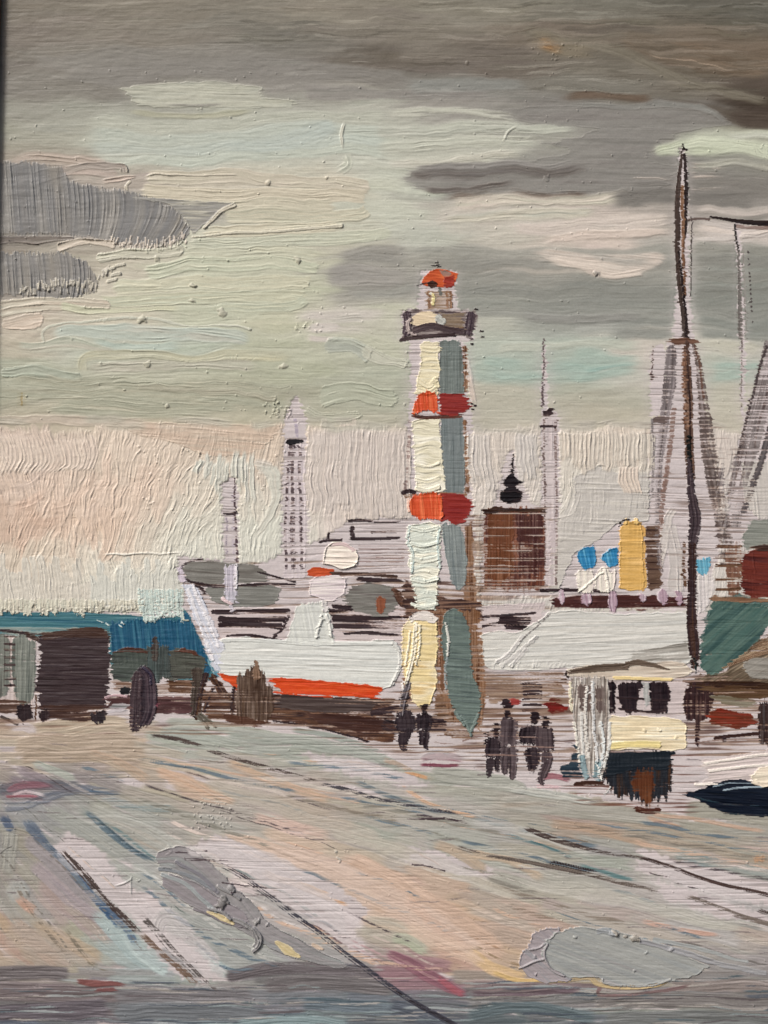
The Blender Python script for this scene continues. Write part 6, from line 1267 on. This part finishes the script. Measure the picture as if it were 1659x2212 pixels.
# give stray specks of ownership to their neighbours
ids_used = [k for k in NAMES if (ID == k).any()]
best = np.zeros(ID.shape, np.float32); newid = np.zeros_like(ID)
for k in ids_used:
    m = ID == k; jj = np.where(m.any(1))[0]; ii = np.where(m.any(0))[0]
    a, b, c, d = max(0, jj[0] - 6), min(Hh, jj[-1] + 7), max(0, ii[0] - 6), min(W, ii[-1] + 7)
    s = blur(m[a:b, c:d], 2) + m[a:b, c:d] * .08
    bb = best[a:b, c:d]; u_ = s > bb
    bb[u_] = s[u_]; newid[a:b, c:d][u_] = k
ID = newid
# fine tooth of the paint surface
H += (nz(GX / 1.7, GY / 1.7) - .5) * .2 + (nz(GX / 46, GY / 17) - .5) * .7 + (nz(GX / 15, GY / 6) - .5) * .5
H = H.astype(np.float32)

def mat(name, rough, spec, fine):
    m = bpy.data.materials.new(name); m.use_nodes = True; n = m.node_tree; n.nodes.clear(); L = n.links
    out = n.nodes.new('ShaderNodeOutputMaterial'); p = n.nodes.new('ShaderNodeBsdfPrincipled')
    at = n.nodes.new('ShaderNodeAttribute'); at.attribute_name = 'pigment'
    tc = n.nodes.new('ShaderNodeTexCoord')
    n1 = n.nodes.new('ShaderNodeTexNoise'); n1.inputs['Scale'].default_value = 900; n1.inputs['Detail'].default_value = 4
    n2 = n.nodes.new('ShaderNodeTexNoise'); n2.inputs['Scale'].default_value = 60; n2.inputs['Detail'].default_value = 3
    L.new(tc.outputs['Object'], n1.inputs['Vector']); L.new(tc.outputs['Object'], n2.inputs['Vector'])
    mr = n.nodes.new('ShaderNodeMapRange'); mr.inputs[1].default_value = .3; mr.inputs[2].default_value = .7; mr.inputs[3].default_value = .95; mr.inputs[4].default_value = 1.05
    L.new(n1.outputs[0], mr.inputs[0])
    mx = n.nodes.new('ShaderNodeVectorMath'); mx.operation = 'SCALE'
    L.new(at.outputs['Color'], mx.inputs[0]); L.new(mr.outputs[0], mx.inputs['Scale'])
    L.new(mx.outputs[0], p.inputs['Base Color'])
    r2 = n.nodes.new('ShaderNodeMapRange'); r2.inputs[1].default_value = .3; r2.inputs[2].default_value = .7; r2.inputs[3].default_value = rough - .08; r2.inputs[4].default_value = rough + .08
    L.new(n2.outputs[0], r2.inputs[0]); L.new(r2.outputs[0], p.inputs['Roughness'])
    p.inputs['Specular IOR Level'].default_value = spec
    bp = n.nodes.new('ShaderNodeBump'); bp.inputs['Strength'].default_value = fine; bp.inputs['Distance'].default_value = .00005
    L.new(n1.outputs[0], bp.inputs['Height']); L.new(bp.outputs[0], p.inputs['Normal'])
    L.new(p.outputs[0], out.inputs[0]); return m
M_PAINT = mat('oil_paint', .42, .3, .35)

def srgb2lin(c):
    c = np.clip(c, 0, 255) / 255.; return np.where(c <= .04045, c / 12.92, ((c + .055) / 1.055) ** 2.4)
HZ = -3.0                                   # back of the paint layer, in paint units
FID = ID[:-1, :-1]
def body(k, name, parent, origin):
    js, is_ = np.where(FID == k)
    if not len(js): return None
    a, b, c, d = js.min(), js.max() + 1, is_.min(), is_.max() + 1
    F = FID[a:b, c:d] == k
    loc = np.zeros((b - a + 1, d - c + 1), bool)
    loc[:-1, :-1] |= F; loc[1:, :-1] |= F; loc[:-1, 1:] |= F; loc[1:, 1:] |= F
    idx = np.full(loc.shape, -1, np.int64); idx[loc] = np.arange(loc.sum()); nv = int(loc.sum())
    q = np.stack([idx[:-1, :-1][F], idx[1:, :-1][F], idx[1:, 1:][F], idx[:-1, 1:][F]], 1)
    hs = H[a:b + 1, c:d + 1][loc]; xs = GX[a:b + 1, c:d + 1][loc]; ys = GY[a:b + 1, c:d + 1][loc]; cs = C[a:b + 1, c:d + 1][loc]
    # skirt round the edge, down to the back of the layer
    Fp = np.pad(F, 1); e = []
    top = F & ~Fp[:-2, 1:-1]; bot = F & ~Fp[2:, 1:-1]; lef = F & ~Fp[1:-1, :-2]; rig = F & ~Fp[1:-1, 2:]
    e.append(np.stack([idx[:-1, 1:][top], idx[:-1, :-1][top]], 1)); e.append(np.stack([idx[1:, :-1][bot], idx[1:, 1:][bot]], 1))
    e.append(np.stack([idx[:-1, :-1][lef], idx[1:, :-1][lef]], 1)); e.append(np.stack([idx[1:, 1:][rig], idx[:-1, 1:][rig]], 1))
    e = np.concatenate(e); ev, inv = np.unique(e, return_inverse=True); inv = inv.reshape(e.shape); ne = len(ev)
    sk = np.stack([inv[:, 1] + nv, inv[:, 0] + nv, inv[:, 0] + nv + ne, inv[:, 1] + nv + ne], 1)
    X = np.concatenate([xs, xs[ev], xs[ev]]); Y = np.concatenate([ys, ys[ev], ys[ev]])
    Z = np.concatenate([hs, hs[ev], np.full(ne, HZ, np.float32)]); CC = np.concatenate([cs, cs[ev], cs[ev]])
    co = np.stack([(X - 829.5) * S - origin[0], -Z * S - origin[1], (1106 - Y) * S + ZC - origin[2]], 1).astype(np.float32)
    faces = np.concatenate([q, sk]).astype(np.int32)
    me = bpy.data.meshes.new(name)
    me.vertices.add(len(co)); me.vertices.foreach_set('co', co.ravel())
    me.loops.add(faces.size); me.loops.foreach_set('vertex_index', faces.ravel())
    me.polygons.add(len(faces)); me.polygons.foreach_set('loop_start', np.arange(0, faces.size, 4, dtype=np.int32))
    me.polygons.foreach_set('use_smooth', np.ones(len(faces), bool))
    me.update(calc_edges=True)
    ca = me.color_attributes.new('pigment', 'FLOAT_COLOR', 'POINT')
    rgba = np.ones((len(co), 4), np.float32); rgba[:, :3] = srgb2lin(CC); ca.data.foreach_set('color', rgba.ravel())
    me.materials.append(M_PAINT)
    o = bpy.data.objects.new(name, me); sc.collection.objects.link(o)
    if parent: o.parent = parent
    return o

# key -> name, label, category, group, kind
THINGS = {
 'sky': ('sky', None, None, None, 'structure'),
 'quay': ('ground', None, None, None, 'structure'),
 'water': ('water', None, None, None, 'structure'),
 'puddle_left': ('puddle', 'long lilac grey puddle of thick paint with yellow flecks, left foreground of the quay', 'puddle', None, None),
 'puddle_right': ('puddle', 'broad smooth grey puddle of thick paint with a lilac lip, right foreground', 'puddle', None, None),
 'rail_a': ('rail', 'thin broken dark rail running from the dark leaning post towards the people', 'rail', 'rails sunk in the quay', None),
 'rail_b': ('rail', 'dark brown rail at far left, steepest of the rails, beside the blue strokes', 'rail', 'rails sunk in the quay', None),
 'rail_c': ('rail', 'short faint grey rail between the steep brown rail and the long lilac puddle', 'rail', 'rails sunk in the quay', None),
 'rail_d': ('rail', 'long dark rail crossing the middle foreground and reaching the bottom edge', 'rail', 'rails sunk in the quay', None),
 'rail_e': ('rail', 'thick brown rail on the green grey quay next to a small teal streak', 'rail', 'rails sunk in the quay', None),
 'rail_f': ('rail', 'broken black rail nearest the rowing boat, thin where it leaves the right edge', 'rail', 'rails sunk in the quay', None),
 'rail_g': ('rail', 'faint brown rail at the right edge above the broad grey puddle', 'rail', 'rails sunk in the quay', None),
 'tower_a': ('slim_tower', 'faint slim tower with a black cap, left of the lighthouse', 'tower', None, None),
 'mast_b': ('distant_mast', 'thin faint mast with a short crossbar above the bow of the white ship', 'mast', None, None),
 'tower_c': ('slim_tower', 'faint slim tower with a needle spire between the brown building and the gold tank', 'tower', None, None),
 'brown': ('brown_building', 'brown building with a black onion shaped turret right of the lighthouse', 'building', None, None),
 'tank_gold': ('storage_tank', 'golden yellow upright tank with its shaded side painted dark brown behind the ship rail', 'tank', None, None),
 'gantry': ('gantry', 'faint grey sloping gantry legs spreading either side of the tall dark mast', 'gantry', None, None),
 'crane_leg': ('crane', 'grey streaked crane leg leaning in from the right edge', 'crane', None, None),
 'flag_line': ('hanging_block', 'short dotted line with a small dark block left of the tall mast', 'rigging', None, None),
 'boom': ('cargo_boom', 'black horizontal boom at the top right with a thin line hanging from it', 'boom', None, None),
 'ship': ('white_ship', 'large white ship with orange waterline moored behind the lighthouse', 'ship', None, None),
 'drum_a': ('drum', 'bright blue topped white drum, farthest left of the three', 'drum', 'blue topped drums', None),
 'drum_b': ('drum', 'bright blue topped white drum right beside the golden tank', 'drum', 'blue topped drums', None),
 'drum_c': ('drum', 'pale blue topped white drum just right of the tall dark mast', 'drum', 'blue topped drums', None),
 'right_ship': ('cargo_ship', 'dark red and green cargo ship cut off by the right edge', 'ship', None, None),
 'tall_mast': ('tall_mast', 'tall dark brown mast with a crosstree rising above the cream kiosk', 'mast', None, None),
 'quay_wall': ('quay_wall', 'low dark brown quay wall below the hull of the white ship', 'wall', None, None),
 'lighthouse': ('lighthouse', 'tall cream lighthouse with two red bands and an orange roof', 'lighthouse', None, None),
 'grey_wagon': ('railway_wagon', 'grey green panelled wagon cut off by the left edge', 'wagon', 'wagons on the left', None),
 'dark_wagon': ('railway_wagon', 'large square dark plum brown wagon in front of the blue water', 'wagon', 'wagons on the left', None),
 'train': ('locomotive', 'low dark green grey locomotive with a short funnel right of the dark wagon', 'locomotive', None, None),
 'figure_left': ('mooring_post', 'thick dark leaning post at the edge of the quay in front of the locomotive', 'post', None, None),
 'trestle': ('trestle', 'brown wooden trestle below the bow of the white ship', 'trestle', None, None),
 'brown_block': ('timber_pile', 'brown heap with a pointed top overlapping the orange waterline', 'pile', None, None),
 'person_a': ('person', 'dark standing person directly below the cream foot of the lighthouse, left of two', 'person', 'people on the quay', None),
 'person_b': ('person', 'slim dark standing person below the lighthouse foot, right of two', 'person', 'people on the quay', None),
 'person_c': ('person', 'shorter dark person at the left of the pair nearest the lighthouse base', 'person', 'people on the quay', None),
 'person_d': ('person', 'tall person in grey brown coat with black hair, right of the grey lighthouse foot', 'person', 'people on the quay', None),
 'person_e': ('person', 'broad shouldered dark person left in the pair nearest the cream kiosk', 'person', 'people on the quay', None),
 'person_f': ('person', 'brownish person right in the pair nearest the cream kiosk', 'person', 'people on the quay', None),
 'figure_back': ('lamp_post', 'faint dotted dark post rising behind the pair of people nearest the kiosk', 'post', None, None),
 'red_crate_a': ('red_crate', 'tiny faded red crate between the two pairs of people', 'crate', 'small red crates', None),
 'red_crate_b': ('red_crate', 'small dark red crate just left of the cream kiosk', 'crate', 'small red crates', None),
 'kiosk': ('kiosk', 'cream kiosk with dark windows, streaked white door and dark base at the mast foot', 'kiosk', None, None),
 'blue_barrel': ('barrel', 'dark blue barrel standing left of the kiosk door', 'barrel', None, None),
 'dark_post': ('dark_bollard', 'dark brown bollard with a narrow foot right of the cream kiosk', 'bollard', None, None),
 'red_boat': ('red_boat', 'small red boat under a brown grey canopy at the right', 'boat', None, None),
 'dark_cabin': ('dark_cabin', 'dark grey brown cabin cut off by the right edge above the rowing boat', 'cabin', None, None),
 'rowing_boat': ('rowing_boat', 'navy blue rowing boat with cream inside at the lower right edge', 'boat', None, None),
}
MAIN = {'tower_a': 'shaft', 'tower_c': 'shaft', 'brown': 'wall', 'tank_gold': 'tank_body', 'boom': 'spar', 'grey_wagon': 'panel', 'right_ship': 'bulwark', 'red_boat': 'hull'}
PARTLABEL = {'grey_wagon/body': 'grey green vertical panels', 'ship/waterline': 'bright orange waterline stripe', 'ship/radar_dome': 'thick white round dome'}
def settag(o, key):
    nm, lab, cat, grp, kind = THINGS[key]
    if lab: o['label'] = lab
    if cat: o['category'] = cat
    if grp: o['group'] = grp
    if kind: o['kind'] = kind
inv = {v: k for k, v in NAMES.items()}
roots = {}
for k, key in NAMES.items():
    roots.setdefault(key.split('/')[0], []).append(key)
made = {}
for root, keys in roots.items():
    single = keys == [root]
    if single:
        o = body(inv[root], THINGS[root][0], None, (0, 0, 0))
        if o is None: print('EMPTY', root); continue
        if THINGS[root][4] is None:                      # origin at its foot
            co = np.empty(len(o.data.vertices) * 3, np.float32); o.data.vertices.foreach_get('co', co); co = co.reshape(-1, 3)
            og = np.array([co[:, 0].mean(), 0, co[:, 2].min()], np.float32); co -= og; o.data.vertices.foreach_set('co', co.ravel()); o.location = og.tolist()
        settag(o, root); continue
    m = np.zeros(FID.shape, bool)
    for key in keys: m |= FID == inv[key]
    if not m.any(): continue
    js, is_ = np.where(m); og = (float((gx[is_].mean() - 829.5) * S), 0.0, float((1106 - gy[js.max()]) * S + ZC))
    e = bpy.data.objects.new(THINGS[root][0], None); e.empty_display_size = .01; e.location = og; sc.collection.objects.link(e); settag(e, root)
    for key in sorted(keys, key=lambda s: s.count('/')):
        bits = key.split('/')
        nm = MAIN.get(root, root) if len(bits) == 1 else bits[-1].split('.')[0]
        par = made.get('/'.join(bits[:-1]), e) if len(bits) > 2 else e
        o = body(inv[key], nm, par, og)
        if o is None: print('EMPTY', key); continue
        if key in PARTLABEL: o['label'] = PARTLABEL[key]
        made[key] = o
print('built', round(time.time() - T0, 1), 'verts', sum(len(o.data.vertices) for o in sc.objects if o.type == 'MESH'))

# ---- panel, frame and wall ----------------------------------------------
def wood(name, c1, c2, rough, scale, axis):
    m = bpy.data.materials.new(name); m.use_nodes = True; n = m.node_tree; p = n.nodes['Principled BSDF']; L = n.links
    tc = n.nodes.new('ShaderNodeTexCoord'); mp = n.nodes.new('ShaderNodeMapping')
    mp.inputs['Scale'].default_value = [scale * (.06 if a == axis else 1) for a in range(3)]
    no = n.nodes.new('ShaderNodeTexNoise'); no.inputs['Scale'].default_value = 1; no.inputs['Detail'].default_value = 6
    cr = n.nodes.new('ShaderNodeValToRGB'); cr.color_ramp.elements[0].color = c1 + (1,); cr.color_ramp.elements[1].color = c2 + (1,)
    cr.color_ramp.elements[0].position = .35; cr.color_ramp.elements[1].position = .68
    L.new(tc.outputs['Object'], mp.inputs[0]); L.new(mp.outputs[0], no.inputs['Vector']); L.new(no.outputs[0], cr.inputs[0]); L.new(cr.outputs[0], p.inputs['Base Color'])
    bp = n.nodes.new('ShaderNodeBump'); bp.inputs['Strength'].default_value = .3; bp.inputs['Distance'].default_value = .0004
    L.new(no.outputs[0], bp.inputs['Height']); L.new(bp.outputs[0], p.inputs['Normal']); p.inputs['Roughness'].default_value = rough
    return m
import bmesh
def prism(name, pts, y0, y1, m, parent=None, loc=(0, 0, 0), bev=.0008):
    """polygon in the wall plane (x, z), solid from y0 back to y1"""
    bm = bmesh.new(); v0 = [bm.verts.new((x - loc[0], y0 - loc[1], z - loc[2])) for x, z in pts]; v1 = [bm.verts.new((x - loc[0], y1 - loc[1], z - loc[2])) for x, z in pts]
    n = len(pts); bm.faces.new(v0); bm.faces.new(v1[::-1])
    for i in range(n): bm.faces.new([v0[i], v1[i], v1[(i + 1) % n], v0[(i + 1) % n]])
    bmesh.ops.recalc_face_normals(bm, faces=bm.faces)
    if bev: bmesh.ops.bevel(bm, geom=list(bm.edges), offset=bev, segments=2, affect='EDGES', profile=.6)
    me = bpy.data.meshes.new(name); bm.to_mesh(me); bm.free(); me.materials.append(m)
    o = bpy.data.objects.new(name, me); sc.collection.objects.link(o)
    if parent: o.parent = parent
    else: o.location = loc
    return o
def PX(x): return (x - 829.5) * S
def PZ(y): return (1106 - y) * S + ZC
board = prism('painting_panel', [(PX(X0 - 8), PZ(Y1 + 8)), (PX(X1 + 8), PZ(Y1 + 8)), (PX(X1 + 8), PZ(Y0 - 8)), (PX(X0 - 8), PZ(Y0 - 8))], -HZ * S + .0003, -HZ * S + .006,
              wood('panel_wood', (.18, .11, .06), (.34, .23, .13), .7, 400, 0), None, (PX(829), 0, PZ(Y1 + 8)), 0)
board['label'] = 'thin wooden panel that carries the painted harbour scene'; board['category'] = 'panel'
WF = wood('frame_wood', (.16, .075, .035), (.34, .19, .09), .42, 260, 2); WH = wood('frame_wood_rail', (.16, .075, .035), (.34, .19, .09), .42, 260, 0)
fl = lambda y: 3 - (y / 450.) * 10                     # inner edge of the left side, slightly out of true
FW = 150; YF0, YF1 = Y0 + 26, Y1 - 26; XR = X1 - 26
fr = bpy.data.objects.new('picture_frame', None); fr.location = (PX(829), 0, PZ(YF1 + FW)); fr.empty_display_size = .02; sc.collection.objects.link(fr)
fr['label'] = 'brown wooden picture frame along the left edge of the painting'; fr['category'] = 'frame'
FD = -.0045; fb = -HZ * S + .007
L0 = fl(YF0); L1 = fl(YF1)
lo = tuple(fr.location)
prism('side_rail', [(PX(L0 - FW), PZ(YF0 - FW)), (PX(L0), PZ(YF0)), (PX(L1), PZ(YF1)), (PX(L1 - FW), PZ(YF1 + FW))], FD, fb, WF, fr, lo)
prism('side_rail', [(PX(XR), PZ(YF0)), (PX(XR + FW), PZ(YF0 - FW)), (PX(XR + FW), PZ(YF1 + FW)), (PX(XR), PZ(YF1))], FD, fb, WF, fr, lo)
prism('top_rail', [(PX(L0), PZ(YF0)), (PX(L0 - FW), PZ(YF0 - FW)), (PX(XR + FW), PZ(YF0 - FW)), (PX(XR), PZ(YF0))], FD, fb, WH, fr, lo)
prism('bottom_rail', [(PX(L1), PZ(YF1)), (PX(XR), PZ(YF1)), (PX(XR + FW), PZ(YF1 + FW)), (PX(L1 - FW), PZ(YF1 + FW))], FD, fb, WH, fr, lo)
mw = bpy.data.materials.new('plaster'); mw.use_nodes = True; n = mw.node_tree; p = n.nodes['Principled BSDF']
p.inputs['Roughness'].default_value = .85
no = n.nodes.new('ShaderNodeTexNoise'); no.inputs['Scale'].default_value = 60; no.inputs['Detail'].default_value = 8
cr = n.nodes.new('ShaderNodeValToRGB'); cr.color_ramp.elements[0].color = (.56, .53, .48, 1); cr.color_ramp.elements[1].color = (.66, .63, .58, 1)
n.links.new(no.outputs[0], cr.inputs[0]); n.links.new(cr.outputs[0], p.inputs['Base Color'])
bp = n.nodes.new('ShaderNodeBump'); bp.inputs['Strength'].default_value = .25; bp.inputs['Distance'].default_value = .002
n.links.new(no.outputs[0], bp.inputs['Height']); n.links.new(bp.outputs[0], p.inputs['Normal'])
wl_ = prism('wall', [(-2, 0), (2, 0), (2, 2.6), (-2, 2.6)], fb + .002, fb + .2, mw, None, (0, 0, 0), 0); wl_['kind'] = 'structure'
print('scene ready', round(time.time() - T0, 1))
